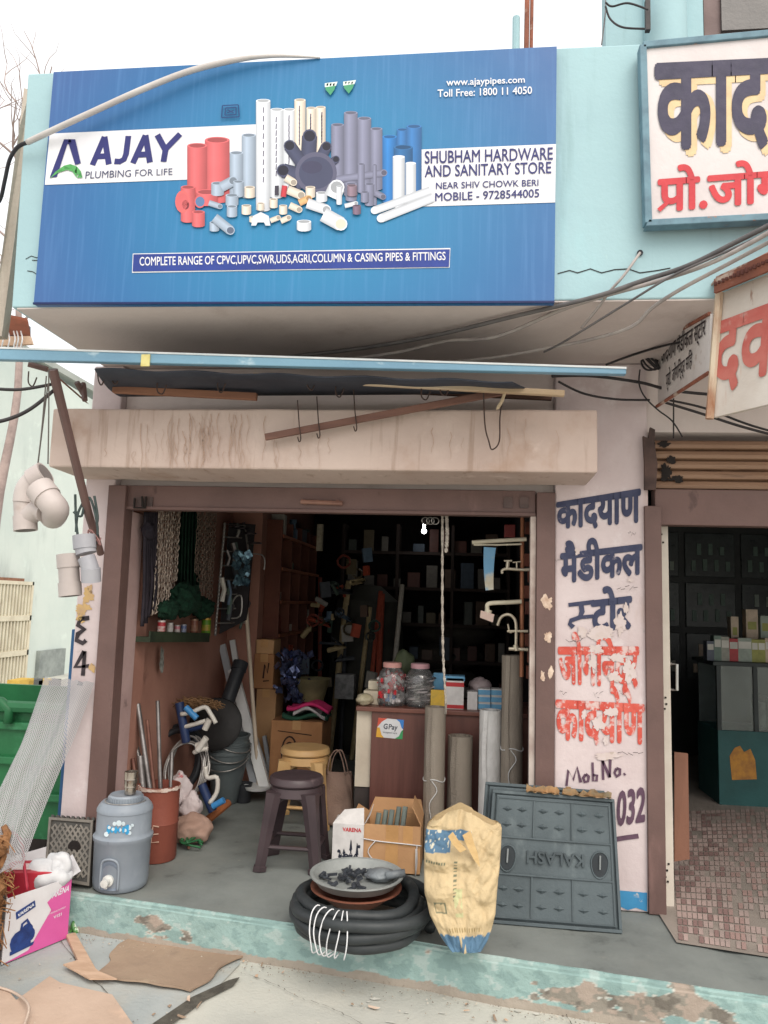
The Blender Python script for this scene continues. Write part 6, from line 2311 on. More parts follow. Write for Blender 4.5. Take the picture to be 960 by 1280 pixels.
def stool(name, label, cx, ybot, ytop, wtop, wbase, mat, Yd=None):
    c = G(cx, ybot)
    if Yd:
        c = V((c.x, Yd, FZ))
    d = c.y - CAM.y
    rt, rb = wtop / 2 * d / F, wbase / 2 * d / F
    H = W(cx, ytop, c.y).z - FZ
    c.y += rb * .75
    t = thing(name, label, "stool", c, "plastic stools")
    mb = MB()
    mb.lathe(c, [(rt * .97, H - .045), (rt * 1.02, H - .035), (rt * 1.0, H - .012), (rt * .94, H - .002), (rt * .8, H), (rt * .45, H - .004), (0, H - .005)], 36)
    mb.lathe(c, [(rt * .9, H - .10), (rt * .98, H - .095), (rt * .93, H - .05), (rt * .8, H - .05), (rt * .8, H - .1)], 36)
    mb.build("seat", mat, t, smooth=40)
    corners = []
    for sx, sy in ((-1, -1), (1, -1), (1, 1), (-1, 1)):
        mb = MB()
        k = .70
        tp_, bt_ = c + V((sx * rt * k, sy * rt * k, H - .07)), c + V((sx * rb * .86, sy * rb * .72, 0))
        out = V((sx, sy, 0)).normalized()
        side = V((-sy, sx, 0)).normalized()
        prof = ((0, .056, .040), (.15, .046, .036), (.6, .036, .030), (.93, .032, .028), (.94, .040, .034), (1, .040, .034))
        ring = []
        for f_, a_, b_ in prof:
            p = tp_.lerp(bt_, f_)
            ring += [p - side * a_ - out * b_ * .6, p - side * a_ * .8 + out * b_ * .4, p + out * b_, p + side * a_ * .8 + out * b_ * .4, p + side * a_ - out * b_ * .6]
        fs = []
        for i in range(len(prof) - 1):
            fs += [(i * 5 + j, i * 5 + (j + 1) % 5, i * 5 + 5 + (j + 1) % 5, i * 5 + 5 + j) for j in range(5)]
        fs += [(4, 3, 2, 1, 0), tuple(len(ring) - 5 + j for j in range(5))]
        mb.add(ring, fs)
        mb.build("leg", mat, t, smooth=35)
        corners.append((tp_, bt_))
    for i in range(4):
        a, b = corners[i], corners[(i + 1) % 4]
        mb = MB()
        mb.tube([a[0].lerp(a[1], .70), b[0].lerp(b[1], .70)], .018, 6, flat=.6)
        mb.build("stretcher", mat, t, smooth=35)
        mb = MB()                # arched apron under the seat
        tp2 = []
        n_ = 10
        for k in range(n_ + 1):
            f_ = k / n_
            up_ = a[0].lerp(b[0], f_) + V((0, 0, .0))
            dn = a[0].lerp(a[1], .34).lerp(b[0].lerp(b[1], .34), f_)
            h_ = abs(2 * f_ - 1) ** 2.5
            tp2.append((up_, up_.lerp(dn, .22 + .78 * h_)))
        for (p, q_), (r_, s_) in zip(tp2, tp2[1:]):
            mb.add([p, r_, s_, q_], [(0, 1, 2, 3)])
        o = mb.build("apron", mat, t)
        so = o.modifiers.new("thick", 'SOLIDIFY')
        so.thickness = .006
    return t


stool("plastic_stool", "dark brown plastic stool standing in the doorway", 359, 1091, 975, 68, 84, M("stool_brown", S(72, 60, 63), S(60, 50, 53), s=5, rough=.4, bump=.04, over=((S(120, 104, 104), 12, (1, 1, .5), .62, .7, .5),)))
stool("plastic_stool", "yellow-beige plastic stool behind the dark brown stool", 372, 1036, 938, 62, 76, M("stool_beige", S(206, 170, 118), S(190, 152, 104), s=5, rough=.45, bump=.04))

jute = M("jute_bag", S(158, 132, 118), S(134, 110, 98), s=5, rough=.95, bump=.35, bs=120, over=((S(120, 100, 92), 6, (1.5, 1.5, .4), .58, .72, .5),))
c = G(417, 1034)
bg_ = thing("jute_bag", "brown jute shopping bag with looped handles on the floor beside the stools", "bag", c)
Yj = c.y
mb = MB()
prof = ((1033, 399, 438), (1010, 397, 440), (985, 400, 439), (968, 403, 437))


def bagside(u, v):
    i = min(int(v * 3), 2)
    t_ = v * 3 - i
    y_ = prof[i][0] * (1 - t_) + prof[i + 1][0] * t_
    xa = prof[i][1] * (1 - t_) + prof[i + 1][1] * t_
    xb = prof[i][2] * (1 - t_) + prof[i + 1][2] * t_
    a = u * 6.28318
    base = W((xa + xb) / 2, y_, Yj)
    hw = px((xb - xa) / 2, Yj)
    k = .07 * (1 - v * .55)
    sx = math.copysign(abs(math.cos(a)) ** .45, math.cos(a))
    sy = math.copysign(abs(math.sin(a)) ** .45, math.sin(a))
    return V((base.x + sx * hw * (1 + .04 * math.sin(v * 9 + a * 3)), Yj + .07 + sy * k + .008 * math.sin(a * 5 + v * 8), base.z + .006 * math.sin(a * 3)))


mb.grid(bagside, 40, 14)
o = mb.build("body", jute, bg_, smooth=True)
so = o.modifiers.new("thick", 'SOLIDIFY')
so.thickness = .004
for dY, dx in ((0.03, 0), (.11, 4)):
    mb = MB()
    mb.tube(smooth_path([W(409 + dx, 968, Yj + dY), W(412 + dx, 950, Yj + dY), W(417 + dx, 940, Yj + dY), W(423 + dx, 938, Yj + dY), W(428 + dx, 950, Yj + dY), W(432 + dx, 968, Yj + dY)], 5), .010, 6, flat=.4)
    mb.build("handle", jute, bg_, smooth=True)

# ---- water jug with steel tumbler
jg_m = M("jug_grey", S(136, 144, 153), S(124, 132, 142), s=4, rough=.4, bump=.03, over=((S(158, 166, 174), 5, (1, 1, .5), .6, .74, .5), (S(96, 100, 108), 16, (1, 1, 1), .67, .72, .5)))
c = G(150, 1106)
d_ = px(1, c.y)
R = 34 * d_
H = 102 * d_
jg = thing("water_jug", "grey insulated water jug with blue print and white tap on the step", "jug", c)
mb = MB()
mb.lathe(c, [(R * .88, 0), (R * .94, .008), (R * .97, H * .08), (R * 1.0, H * .54), (R * 1.05, H * .56), (R * 1.06, H * .60), (R * 1.0, H * .62), (R * .97, H * .64), (R * .97, H * .88), (R * .99, H * .885), (R * .99, H * .91),
             (R * .93, H * .95), (R * .82, H * .99), (0, H * .99)], 48)
mb.build("body", jg_m, jg, smooth=40)
mb = MB()
lp = [(R * .60, H * .985), (R * .60, H * 1.05), (R * .56, H * 1.07), (R * .5, H * 1.06), (0, H * 1.06)]
mb.lathe(c, lp, 40)
for k in range(40):
    a = k * 6.28318 / 40
    mb.obox(c + V((math.cos(a) * R * .61, math.sin(a) * R * .61, H * 1.02)), .006, .004, H * .05, rz=a + 1.57)
mb.build("lid", jg_m, jg, smooth=30)
mb = MB()
hpt = [c + V((math.cos(a) * R * .72, math.sin(a) * R * .72 - .0, H * .985 + .004)) for a in [3.0 + k * .2 for k in range(18)]]
mb.tube(hpt, .003, 5)
mb.build("handle", wire_m, jg, smooth=True)


def onjug(a, z, k=1.0):
    a += .42                    # the tap faces the street corner, a little towards the road
    return c + V((math.sin(a) * R * k, -math.cos(a) * R * k, z))


mb = MB()                       # tap recess, an arched panel
def recess(u, v):
    a = -.72 + .62 * u
    top = H * (.34 if v > .5 else 0) 
    zz_ = H * .05 + v * H * (.28 + .07 * math.sin(u * 3.1416))
    return onjug(a, zz_, .985 - .10 * max(0, math.sin(u * 3.1415)) ** .3 * max(0, math.sin(min(v * 1.2, 1) * 3.1415)) ** .3 + .03)
mb.grid(recess, 14, 12)
mb.build("tap_recess", M("jug_shade", S(112, 122, 136), S(104, 114, 128), s=5, rough=.45), jg, smooth=True)
mb = MB()
arch = [onjug(-.74, H * .05, 1.01), onjug(-.74, H * .28, 1.01), onjug(-.66, H * .37, 1.02), onjug(-.41, H * .40, 1.02), onjug(-.16, H * .37, 1.02), onjug(-.08, H * .28, 1.01), onjug(-.08, H * .05, 1.01)]
mb.tube(smooth_path(arch, 5), .006, 6)
mb.build("recess_rim", jg_m, jg, smooth=True)
tp_ = onjug(-.42, H * .16, 1.0)
ax = V((0, -1, 0))
mtx = ax.to_track_quat('Z', 'Y').to_matrix()
tap = MB()
tap.lathe(tp_, [(.0, -.02), (.020, -.02), (.026, -.004), (.026, .008), (.016, .012), (.013, .03), (.018, .032), (.018, .044), (0, .046)], 18, mtx)
tap.tube([tp_ + ax * .02, tp_ + ax * .024 + V((0, 0, -.028))], .008, 8)
tap.build("tap", M("tap_white", S(214, 214, 210), rough=.35), jg, smooth=40)
mb = MB()                       # cartoon-like blue print, read as blurred lettering
q = Quad(onjug(-.62, H * .68, 0.985), onjug(.16, H * .68, .985), onjug(.16, H * .82, .985), onjug(-.62, H * .82, .985))


def jp(u, v, dh=0.):
    return onjug(-.62 + .95 * u, H * (.67 + .14 * v), .985 + dh)


for k, (u, w, h_) in enumerate(((.06, .16, .9), (.22, .12, .6), (.36, .14, .7), (.5, .12, .6), (.64, .10, .7), (.78, .2, 1.))):
    n_ = 10
    pts = [jp(u + w * .5 * math.cos(j * 6.28 / n_) * (1 + .25 * math.sin(j * 2.3 + k)), .45 + h_ * .42 * math.sin(j * 6.28 / n_), .004 + k * .0008) for j in range(n_)]
    mb.poly(pts)
mb.build("blue_print", M("jug_print", S(54, 150, 196), S(40, 126, 178), s=20, rough=.5), jg)
mb = MB()
for k, (u, v, rr_) in enumerate(((.0, .05, .012), (.1, .62, .008), (.3, .95, .010), (.46, 1.0, .014), (.62, .95, .010), (.86, .15, .010), (.95, .75, .008), (.26, .5, .008), (.52, .45, .008), (.7, .4, .008), (.84, .6, .012))):
    p = jp(u, v, .012)
    mb.poly([p + V((rr_ * math.cos(j * .785), 0, rr_ * math.sin(j * .785))) for j in range(8)])
mb.build("print_dots", M("jug_dots", S(206, 220, 226), rough=.5), jg)
stl = M("steel_tumbler", S(196, 186, 176), S(170, 160, 150), s=6, rough=.25, metal=.95, bump=.05)
cg = W(158, 1004, c.y)
mb = MB()
cg = c + V((.02, -.0, H * 1.071))
rg, hg = 8.5 * d_, 27 * d_
mb.lathe(cg, [(rg * .82, 0), (rg * .84, hg * .3), (rg * .9, hg * .32), (rg * .88, hg * .36), (rg * .94, hg * .64), (rg * .98, hg * .66), (rg * .96, hg * .7), (rg, hg), (rg * .94, hg), (rg * .78, .004), (0, .004)], 26)
tag(mb.build("steel_tumbler", stl, None, smooth=40), "steel drinking tumbler standing on the lid of the grey water jug", "tumbler")

# ---- small cartons, hose coil, basins
Yv = G(434, 1089).y
vb = thing("fittings_carton", "small white carton with red lettering and black pictures on the shop floor", "box", G(434, 1089))
a, b = W(414, 1089, Yv), W(455, 1031, Yv)
mb = MB()
mb.box((a.x, Yv, FZ), (b.x, Yv + .16, b.z))
mb.build("body", bw_, vb, bev=.002)
mb = MB()
mb.slab([V((a.x, Yv + .001, b.z)), V((b.x, Yv + .001, b.z)), V((b.x - .01, Yv + .06, b.z + .07)), V((a.x + .05, Yv + .06, b.z + .055))], (0, .002, 0))
mb.slab([V((b.x, Yv, b.z)), V((b.x, Yv + .16, b.z)), V((b.x + .03, Yv + .15, b.z + .07)), V((b.x + .03, Yv + .01, b.z + .05))], (.002, 0, 0))
mb.build("flap", bw_, vb)
q = Quad((a.x, Yv, FZ), (b.x, Yv, FZ), (b.x, Yv, b.z), (a.x, Yv, b.z))
mb = MB()
text(mb, "VARENA", Quad(q.p(.32, .84), q.p(.92, .84), q.p(.92, .92), q.p(.32, .92)), bold=.03, h=.002)
mb.build("lettering", M("print_red", S(200, 50, 60), rough=.5), vb)
mb = MB()
for u, v, w, h_ in ((.22, .28, .10, .14), (.34, .30, .22, .06), (.36, .36, .06, .10), (.58, .44, .05, .22), (.56, .30, .10, .12), (.78, .34, .05, .26), (.70, .30, .12, .07), (.82, .52, .08, .04), (.18, .40, .08, .04)):
    stroke(mb, q, [(u, v), (u + w * .5, v + h_), (u + w, v + .02)], .007, .002)
    q.box(mb, u, v - .02, u + w, v + h_ * .4, .0005, .0015)
for k in range(6):
    q.box(mb, .14 + k * .13, .06, .23 + k * .13, .13, .0005, .0015)
mb.build("picture_print", M("print_black", S(40, 44, 60), rough=.6), vb)

Yc2 = G(490, 1092).y
sc = thing("strapped_carton", "brown carton with open flaps and a white strap, beside the small white carton", "box", G(488, 1094))
a, b = W(452, 1096, Yc2), W(526, 1034, Yc2)
mb = MB()
t_ = .006
z1 = b.z
dp = .26
mb.box((a.x, Yc2, FZ), (b.x, Yc2 + t_, z1))
mb.box((a.x, Yc2 + dp - t_, FZ), (b.x, Yc2 + dp, z1))
mb.box((a.x, Yc2 + t_, FZ), (a.x + t_, Yc2 + dp - t_, z1))
mb.box((b.x - t_, Yc2 + t_, FZ), (b.x, Yc2 + dp - t_, z1))
mb.box((a.x, Yc2, FZ), (b.x, Yc2 + dp, FZ + .005))
mb.build("body", card2, sc)
mb = MB()
mb.slab([V((a.x, Yc2 + dp, z1)), V((b.x, Yc2 + dp, z1)), V((b.x - .02, Yc2 + dp + .09, z1 + .05)), V((a.x + .02, Yc2 + dp + .09, z1 + .05))], (0, .003, .003))
mb.slab([V((b.x, Yc2 + .01, z1)), V((b.x, Yc2 + dp - .01, z1)), V((b.x - .05, Yc2 + dp - .03, z1 + .10)), V((b.x - .05, Yc2 + .03, z1 + .09))], (.003, 0, .002))
mb.slab([V((a.x, Yc2 + .01, z1)), V((a.x, Yc2 + dp - .01, z1)), V((a.x - .06, Yc2 + dp - .03, z1 + .04)), V((a.x - .06, Yc2 + .03, z1 + .03))], (.003, 0, .002))
mb.build("flap", card2, sc)
mb = MB()
mb.box(((a.x + b.x) / 2 - .03, Yc2 - .002, FZ + .03), ((a.x + b.x) / 2 + .035, Yc2 - .0005, z1))
mb.box(((a.x + b.x) / 2 + .06, Yc2 - .0015, z1 - .10), ((a.x + b.x) / 2 + .11, Yc2 - .0005, z1))
mb.build("tape", tape_m, sc)
qs_ = Quad((a.x, Yc2, FZ), (b.x, Yc2, FZ), (b.x, Yc2, z1), (a.x, Yc2, z1))
mb = MB()
for L_ in ([(-.02, .70), (.3, .66), (.7, .64), (1.02, .62)], [(.22, .66), (.1, .42), (.3, .16), (.48, .04)], [(.94, .62), (.95, .3), (.93, 0)]):
    mb.tube(smooth_path([qs_.p(u, v, .006) for u, v in L_], 4), .0055, 5, flat=.5)
mb.tube([qs_.p(.93, .55, .005), qs_.p(.93, .02, .005)], .018, 6, flat=.2)
mb.build("strap", M("strap_white", S(214, 212, 212), rough=.45), sc, smooth=True)
mb = MB()
for k in range(5):
    p = V((a.x + .04 + k * .035, Yc2 + .06 + .03 * (k % 2), FZ + .02))
    mb.tube([p, p + V((.03, .05, z1 - FZ + .01 + .01 * k))], .014, 8)
tag(mb.build("grey_lengths", M("lengths_greygreen", S(120, 130, 124), S(96, 104, 100), s=9, rough=.5), None, smooth=40), "grey-green plastic lengths packed inside the open strapped carton", "fittings")

cc = V((G(455, 1150).x, -.40, FZ))
hc = thing("hose_coil", "thick coil of black hose lying on the edge of the step, tied with white cord", "hose", cc)
hose_r = .024
mb = MB()
pts = []
nt_ = 6.3
for k in range(int(nt_ * 44)):
    a = 6.28318 * k / 44
    t = k / 44
    Rk = .255 + .032 * math.sin(t * 2.75 + 1)
    wob = .014 * mnoise.noise(V((math.cos(a) * 2, math.sin(a) * 2, t * 1.7)))
    Rk += wob
    pts.append(cc + V((math.cos(a) * Rk * 1.04 + .012 * math.sin(t * 3), math.sin(a) * Rk * .96 - .02, hose_r + t * hose_r * .80 + .008 * math.sin(a * 2 + t) + (.012 if math.sin(a) > 0 else 0))))
mb.tube(pts, hose_r, 10)
mb.build("hose", M("hose_black", S(54, 58, 60), S(42, 46, 48), s=6, rough=.5, bump=.06, over=((S(110, 112, 108), 8, (1, 1, 1), .58, .74, .5),)), hc, smooth=True)
for k in range(6):
    mb = MB()
    a = math.radians(238 + k * 5.5)
    o_ = V((math.cos(a), math.sin(a) * .95, 0))
    pr = [(.235, .005), (.300, .0), (.316, .04), (.318, .09), (.298, .145), (.262, .165), (.225, .14)]
    mb.tube(smooth_path([cc + V((o_.x * R_ * 1.04, o_.y * R_ - .02, z)) + V((-o_.y, o_.x, 0)) * (.012 * math.sin(q_ + k)) for q_, (R_, z) in enumerate(pr)], 4), .0028, 5)
    mb.build("cord_tie", M("cord_white", S(220, 220, 222), rough=.7), hc, smooth=True)
mb = MB()
cb_ = cc + V((-.03, .01, .098))
rB = .19
mb.lathe(cb_, [(rB * .5, 0), (rB * .55, .004), (rB * .98, .062), (rB * 1.04, .066), (rB * 1.04, .072), (rB * .95, .068), (rB * .5, .008), (0, .008)], 40)
tag(mb.build("brown_basin", M("basin_brown", S(132, 82, 64), S(110, 66, 52), s=5, rough=.55), None, smooth=40), "shallow brown basin lying on the black hose coil, under the grey tray", "basin")
mb = MB()
cg_ = cb_ + V((.0, .01, .076))
mb.lathe(cg_, [(rB * .86, 0), (rB * .9, .002), (rB * 1.04, .036), (rB * 1.08, .038), (rB * 1.08, .044), (rB * 1.0, .042), (rB * .86, .006), (0, .006)], 40)
tag(mb.build("grey_tray", M("tray_grey", S(150, 153, 151), S(124, 128, 126), s=5, rough=.5), None, smooth=40), "round shallow grey tray of black oddments on top of the brown basin", "tray")
r = random.Random(19)
mb = MB()
for k in range(46):
    a, b_ = r.random() * 6.28, r.random() ** .5 * .13
    mb.obox(cg_ + V((math.cos(a) * b_ - .03, math.sin(a) * b_, .018 + .012 * r.random())), r.uniform(.015, .05), r.uniform(.008, .016), r.uniform(.006, .014), rz=r.uniform(0, 3), ry=r.uniform(-.5, .5))
tag(mb.build("oddments", M("oddments_dark", S(64, 68, 74), S(40, 42, 48), s=30, rough=.5), None), "small dark metal oddments lying loose in the grey tray", "oddments")
mb = MB()
mb.blob(cg_ + V((.10, .02, .035)), .07, .05, .025, .3, 1.6, 4, 3)
mb.tube([cg_ + V((.13, -.03, .05)), cg_ + V((.21, -.01, .06))], .017, 8)
tag(mb.build("grey_packet", M("packet_grey", S(126, 132, 136), S(96, 100, 104), s=12, rough=.4, bump=.3), None, smooth=True), "crumpled grey packet lying in the right of the grey tray", "packet")

# ---- yellow cement sack
sk = thing("paper_sack", "empty yellow paper sack with blue print slumped at the edge of the step", "sack", W(580, 1186, -.60))
rows = ((0, 562, 604, 1184), (.04, 556, 608, 1176), (.10, 548, 614, 1162), (.2, 537, 619, 1140), (.32, 531, 621, 1115), (.5, 530, 624, 1085), (.7, 531, 626, 1055), (.86, 533, 627, 1034), (.95, 536, 626, 1024), (1., 541, 622, 1016))


def sackrow(v):
    for a, b in zip(rows, rows[1:]):
        if v <= b[0]:
            t = (v - a[0]) / (b[0] - a[0])
            return [a[i] + (b[i] - a[i]) * t for i in (1, 2, 3)]
    return rows[-1][1:]


def sack(front):
    def fn(u, v):
        xa, xb, y = sackrow(v)
        Ys = -.63 + .14 * v
        if v > .86:
            w_ = (v - .86) / .14
            y += w_ * (10 - (20 * max(0, 1 - abs(u - .42) / .5)) + (2 if u > .6 else 0)) + (1.5 * w_ * math.sin(u * 17) if front else 0)
        p = W(xa + (xb - xa) * u, y, Ys)
        bul = max(0, math.sin(u * 3.1415)) ** .4 * (.045 + .025 * math.sin(v * 3.1416))
        cr = .012 * mnoise.fractal(V((u * 5, v * 7, 3 if front else 9)), 1., 2., 4) + .034 * abs(mnoise.noise(V((u * 3 + v * 2.4, v * 4, 1)))) + .016 * abs(mnoise.noise(V((u * 6 - v * 5, v * 4, 5)))) + .004 * abs(mnoise.noise(V((u * 15 + v * 9, v * 14, 8))))
        crease = -.014 * math.exp(-((u - .5 - .05 * math.sin(v * 5)) / .04) ** 2) * v
        if front:
            return p + V((0, -bul - cr - crease, 0))
        return p + V((0, bul * .6 + .02, 0))
    return fn


r = random.Random(23)
yel, bl2, tan_, ink2 = S(192, 171, 134), S(86, 118, 144), S(172, 149, 112), S(110, 112, 90)


def sackcol(u, v):
    n_ = mnoise.noise(V((u * 14, v * 18, 2)))
    c_ = yel
    if v < .115 and v + .02 * n_ < .10 and u > .02:
        c_ = bl2 if abs(u - .45) > .05 or n_ > 0 else yel
    # torn band with lettering near the top left
    if .62 < v < .88 and u < .62:
        edge = .80 - .05 * math.sin(u * 9) + .03 * n_
        if u < .34 and .66 + .05 * u < v < edge + .04:
            c_ = bl2
        elif u < .60 and .77 + .02 * n_ < v < .87:
            c_ = bl2
        if c_ == bl2 and (n_ > .42 or (mnoise.noise(V((u * 34, v * 26, 7))) > .42)):
            c_ = S(206, 200, 180)
    if .58 < v < .605 and .03 < u < .3 and math.sin(u * 190) > -.2:
        c_ = ink2
    if .22 < v < .30 and .12 < u < .28 and (abs(u - .12) < .01 or abs(u - .28) < .014 or abs(v - .22) < .006 or abs(v - .295) < .006 or n_ > .1):
        c_ = ink2
    if .3 < v < .62 and abs(u - .42) < .02 and math.sin(v * 210) > .2:
        c_ = ink2
    if .12 < v < .15 and .25 < u < .8 and math.sin(u * 150) > 0:
        c_ = S(150, 130, 90)
    if .2 < v < .40 and .40 < u < .52 and n_ > -.2:
        c_ = S(186, 184, 140)
    return c_


kraft = M("sack_paper", (1, 1, 1, 1), rough=.75, bump=.25, bs=60, vcol=True, s=8)
mb = MB()
mb.grid(sack(True), 90, 120, colfn=sackcol)
mb.grid(sack(False), 30, 40, colfn=lambda u, v: tan_)
mb.build("paper", kraft, sk, smooth=True)
mb = MB()
pz = [W(x, y, -.645) for x, y in ((588, 1038), (592, 1052), (597, 1066), (600, 1084), (592, 1074), (584, 1058), (578, 1044))]
mb.slab(pz, (0, -.008, .002))
mb.slab([W(x, y, -.65) for x, y in ((566, 1040), (574, 1052), (583, 1062), (575, 1066), (566, 1056), (560, 1046))], (0, -.01, .004))
mb.build("torn_strip", M("torn_kraft", S(206, 176, 126), S(186, 152, 104), s=12, rough=.8, bump=.3), sk)

# ---- square manhole covers leaning on the pillar
iron = M("cover_grey", S(82, 92, 96), S(70, 79, 83), s=3, rough=.6, bump=.15, bs=50, over=((S(128, 138, 140), 5, (1, 1, .5), .56, .74, .6), (S(66, 72, 76), 9, (1, 1, 1), .6, .72, .6), (S(150, 128, 100), 12, (1, 1, 1), .70, .75, .6)))
bl, br = G(604, 1153), G(778, 1167)
tr_, tl_ = W(768, 999, -.10), W(616, 987, -.12)
mc = Quad(bl, br, tr_, tl_)


def cover(label, qd, letter):
    t = thing("manhole_cover", label, "manhole cover", qd.p(.5, 0), "square manhole covers")
    mb = MB()
    qd.box(mb, 0, 0, 1, 1, -.055, -.012)
    qd.box(mb, .035, .035, .965, .965, -.0118, 0)
    mb.build("plate", iron, t, bev=.004)
    mb = MB()
    for a in ((.0, .0, 1, .025), (0, .975, 1, 1), (0, .026, .022, .974), (.978, .026, 1, .974)):
        qd.box(mb, *a, -.0116, .004)
    mb.build("rim", iron, t, bev=.002)
    mb = MB()
    for a in ((.05, .36, .95, .372), (.05, .638, .95, .65), (.05, .045, .95, .053), (.05, .94, .95, .948), (.045, .045, .053, .948), (.947, .045, .955, .948)):
        qd.box(mb, *a, .0003, .005)
    for u in (.345, .65):
        qd.box(mb, u - .005, .06, u + .005, .355, .0004, .005)
        qd.box(mb, u - .005, .655, u + .005, .935, .0004, .005)
    mb.build("panel_rib", iron, t)
    mb = MB()
    for u in (.13, .25, .42, .55, .73, .87):
        for v in (.14, .26, .74, .86):
            du, dv = .042, .020
            mb.add([qd.p(u - du, v, .0006), qd.p(u, v - dv, .0006), qd.p(u + du, v, .0006), qd.p(u, v + dv, .0006), qd.p(u, v, .010)], [(0, 1, 4), (1, 2, 4), (2, 3, 4), (3, 0, 4)])
    mb.build("tread_stud", iron, t)
    if letter:
        mb = MB()
        text(mb, "KALASH", Quad(qd.p(.30, .46), qd.p(.74, .46), qd.p(.74, .55), qd.p(.30, .55)), bold=.02, h=.004, ext=.004, flip=True)
        mb.build("lettering", M("cover_letters", S(72, 82, 86), S(60, 68, 72), s=6, rough=.6), t)
        for u in (.15, .86):
            mb = MB()
            cpos = qd.p(u, .50, .002)
            ux, vx = (qd.q[1] - qd.q[0]).normalized(), (qd.q[3] - qd.q[0]).normalized()
            n_ = 20
            out = [cpos + ux * (.038 * math.cos(k * 6.283 / n_)) + vx * (.05 * math.sin(k * 6.283 / n_) * (1.3 if math.sin(k * 6.283 / n_) < 0 else .9)) for k in range(n_)]
            mb.tube(out, .004, 5, closed=True)
            pk = mb.build("lifting_pocket", iron, t, smooth=True)
            mb = MB()
            mb.add([cpos + qd.n * -.0005] + [o + qd.n * .0012 for o in [cpos + (o_ - cpos) * .9 for o_ in out]], [(0, k + 1, (k + 1) % n_ + 1) for k in range(n_)])
            mb.build("pocket_floor", M("pocket_dark", S(50, 56, 60), S(40, 44, 48), s=6, rough=.7), pk)
            mb = MB()
            mb.tube([cpos + vx * -.028 + qd.n * .006, cpos + vx * .03 + qd.n * .006], .004, 6)
            mb.build("grip", M("grip_pale", S(150, 154, 154), metal=.5, rough=.4), pk)
    return t


cover("grey square manhole cover with raised upside-down lettering, front of the two leaning on the pillar", mc, True)
off = -mc.n * .068
up2 = (mc.q[3] - mc.q[0]).normalized() * .035 + (mc.q[1] - mc.q[0]).normalized() * -.035
cover("grey square manhole cover mostly hidden behind the lettered one", Quad(*[p + off + up2 for p in mc.q]), False)
mb = MB()
r = random.Random(3)
for (u0, u1) in ((.28, .55), (.58, .98)):
    n_ = 12
    for j in range(2):
        base = [mc.p(u0 + (u1 - u0) * k / n_, 1.005, -.045 + .03 * j) for k in range(n_ + 1)]
        tops = [p + mc.n * (.012 + .012 * r.random()) + V((0, 0, .008 + .03 * r.random())) for p in base]
        for a, b, c_, d_ in zip(base, base[1:], tops[1:], tops):
            mb.add([a, b, c_, d_], [(0, 1, 2, 3)])
        tops2 = [p + V((0, -.04, .004 + .012 * r.random())) for p in base]
        for a, b, c_, d_ in zip(base, base[1:], tops2[1:], tops2):
            mb.add([a, b, c_, d_], [(0, 1, 2, 3)])
tag(mb.build("torn_cardboard", M("torn_card", S(196, 160, 118), S(150, 140, 120), s=14, rough=.9), None), "torn strips of brown packing card lying along the top of the manhole covers", "card")

# ---- right post: rack of sample taps, hanging rope
Yt = .36
tpst = thing("tap_stand", "thin copper-brown display post with sample taps beside the right guide post", "stand", W(652, 842, Yt))
cop = M("copper_brown", S(166, 112, 84), S(140, 92, 68), s=6, rough=.5, metal=.3)
mb = MB()
mb.tube([W(652, 846, Yt), W(653, 640, Yt)], px(2.6, Yt), 10)
mb.build("post", cop, tpst, smooth=40)
brass = M("tap_chrome", S(206, 196, 176), S(176, 164, 144), s=6, rough=.3, metal=.5)
crm = M("tap_cream", S(214, 206, 186), S(196, 186, 164), s=6, rough=.45)


def tubeset(name, mat, sets, par):
    mb = MB()
    for pts, r_ in sets:
        mb.tube(smooth_path([W(x, y, Yt - .03) for x, y in pts], 4), px(r_, Yt), 10)
    return mb.build(name, mat, par, smooth=40)


tubeset("shower_arm", crm, [([(590, 678), (620, 676), (658, 674)], 2.6), ([(592, 681), (625, 681), (652, 680)], 1.2)], tpst)
tubeset("wall_tap", brass, [([(628, 717), (628, 713), (634, 711), (650, 712), (662, 712)], 2.0), ([(634, 711), (635, 702)], 2.4), ([(630, 701), (640, 701)], 1.2), ([(646, 711), (646, 703)], 1.2), ([(641, 703), (651, 702)], 1.)], tpst)
tubeset("elbow_arm", crm, [([(610, 766), (609, 757), (614, 754), (634, 753), (652, 752)], 2.8), ([(609, 768), (611, 762)], 4.6)], tpst)
tubeset("swan_neck_tap", brass, [([(622, 782), (626, 772), (634, 768), (641, 771), (645, 780), (645, 806)], 2.0), ([(634, 789), (660, 789)], 1.7), ([(635, 780), (637, 790), (640, 790)], 1.2), ([(636, 811), (660, 812)], 2.2), ([(644, 806), (646, 813)], 3.2)], tpst)
q = WQ(Yt - .05, (607, 738), (617, 737), (615, 685), (600, 684))
mb = MB()
mb.grid(lambda u, v: q.p(u, v) + V((.02 * (v * v), -.02 * v * v, 0)), 6, 14)
qq = mb.build("card", M("card_bluewhite", S(196, 196, 186), S(176, 160, 130), s=8, rough=.5, over=((S(90, 150, 190), 5, (1, 1, 1), .45, .55, .9),)), None)
tag(qq, "curling blue and cream paper tag hanging under the topmost shower arm", "tag")
mb = MB()
mb.slab([W(x, y, Yt - .05) for x, y in ((601, 763), (618, 768), (616, 778), (600, 772))], (0, .004, 0))
tag(mb.build("price_tag", M("tag_pinkish", S(206, 180, 168), rough=.6), None), "small pinkish paper tag hanging under the cream elbow arm", "tag")
mb = MB()
mb.obox(W(637, 664, Yt + .1), .06, .04, .07)
tag(mb.build("red_carton", M("carton_red", S(130, 50, 48), S(100, 40, 40), s=12, rough=.6), None, bev=.002), "small dark red carton hanging behind the topmost shower arm", "box")
mb = MB()
r = random.Random(8)
for k in range(10):
    p = W(662 + r.uniform(-4, 3), 660 + k * 20, Yt + .1)
    mb.obox(p, .03, .03, .07)
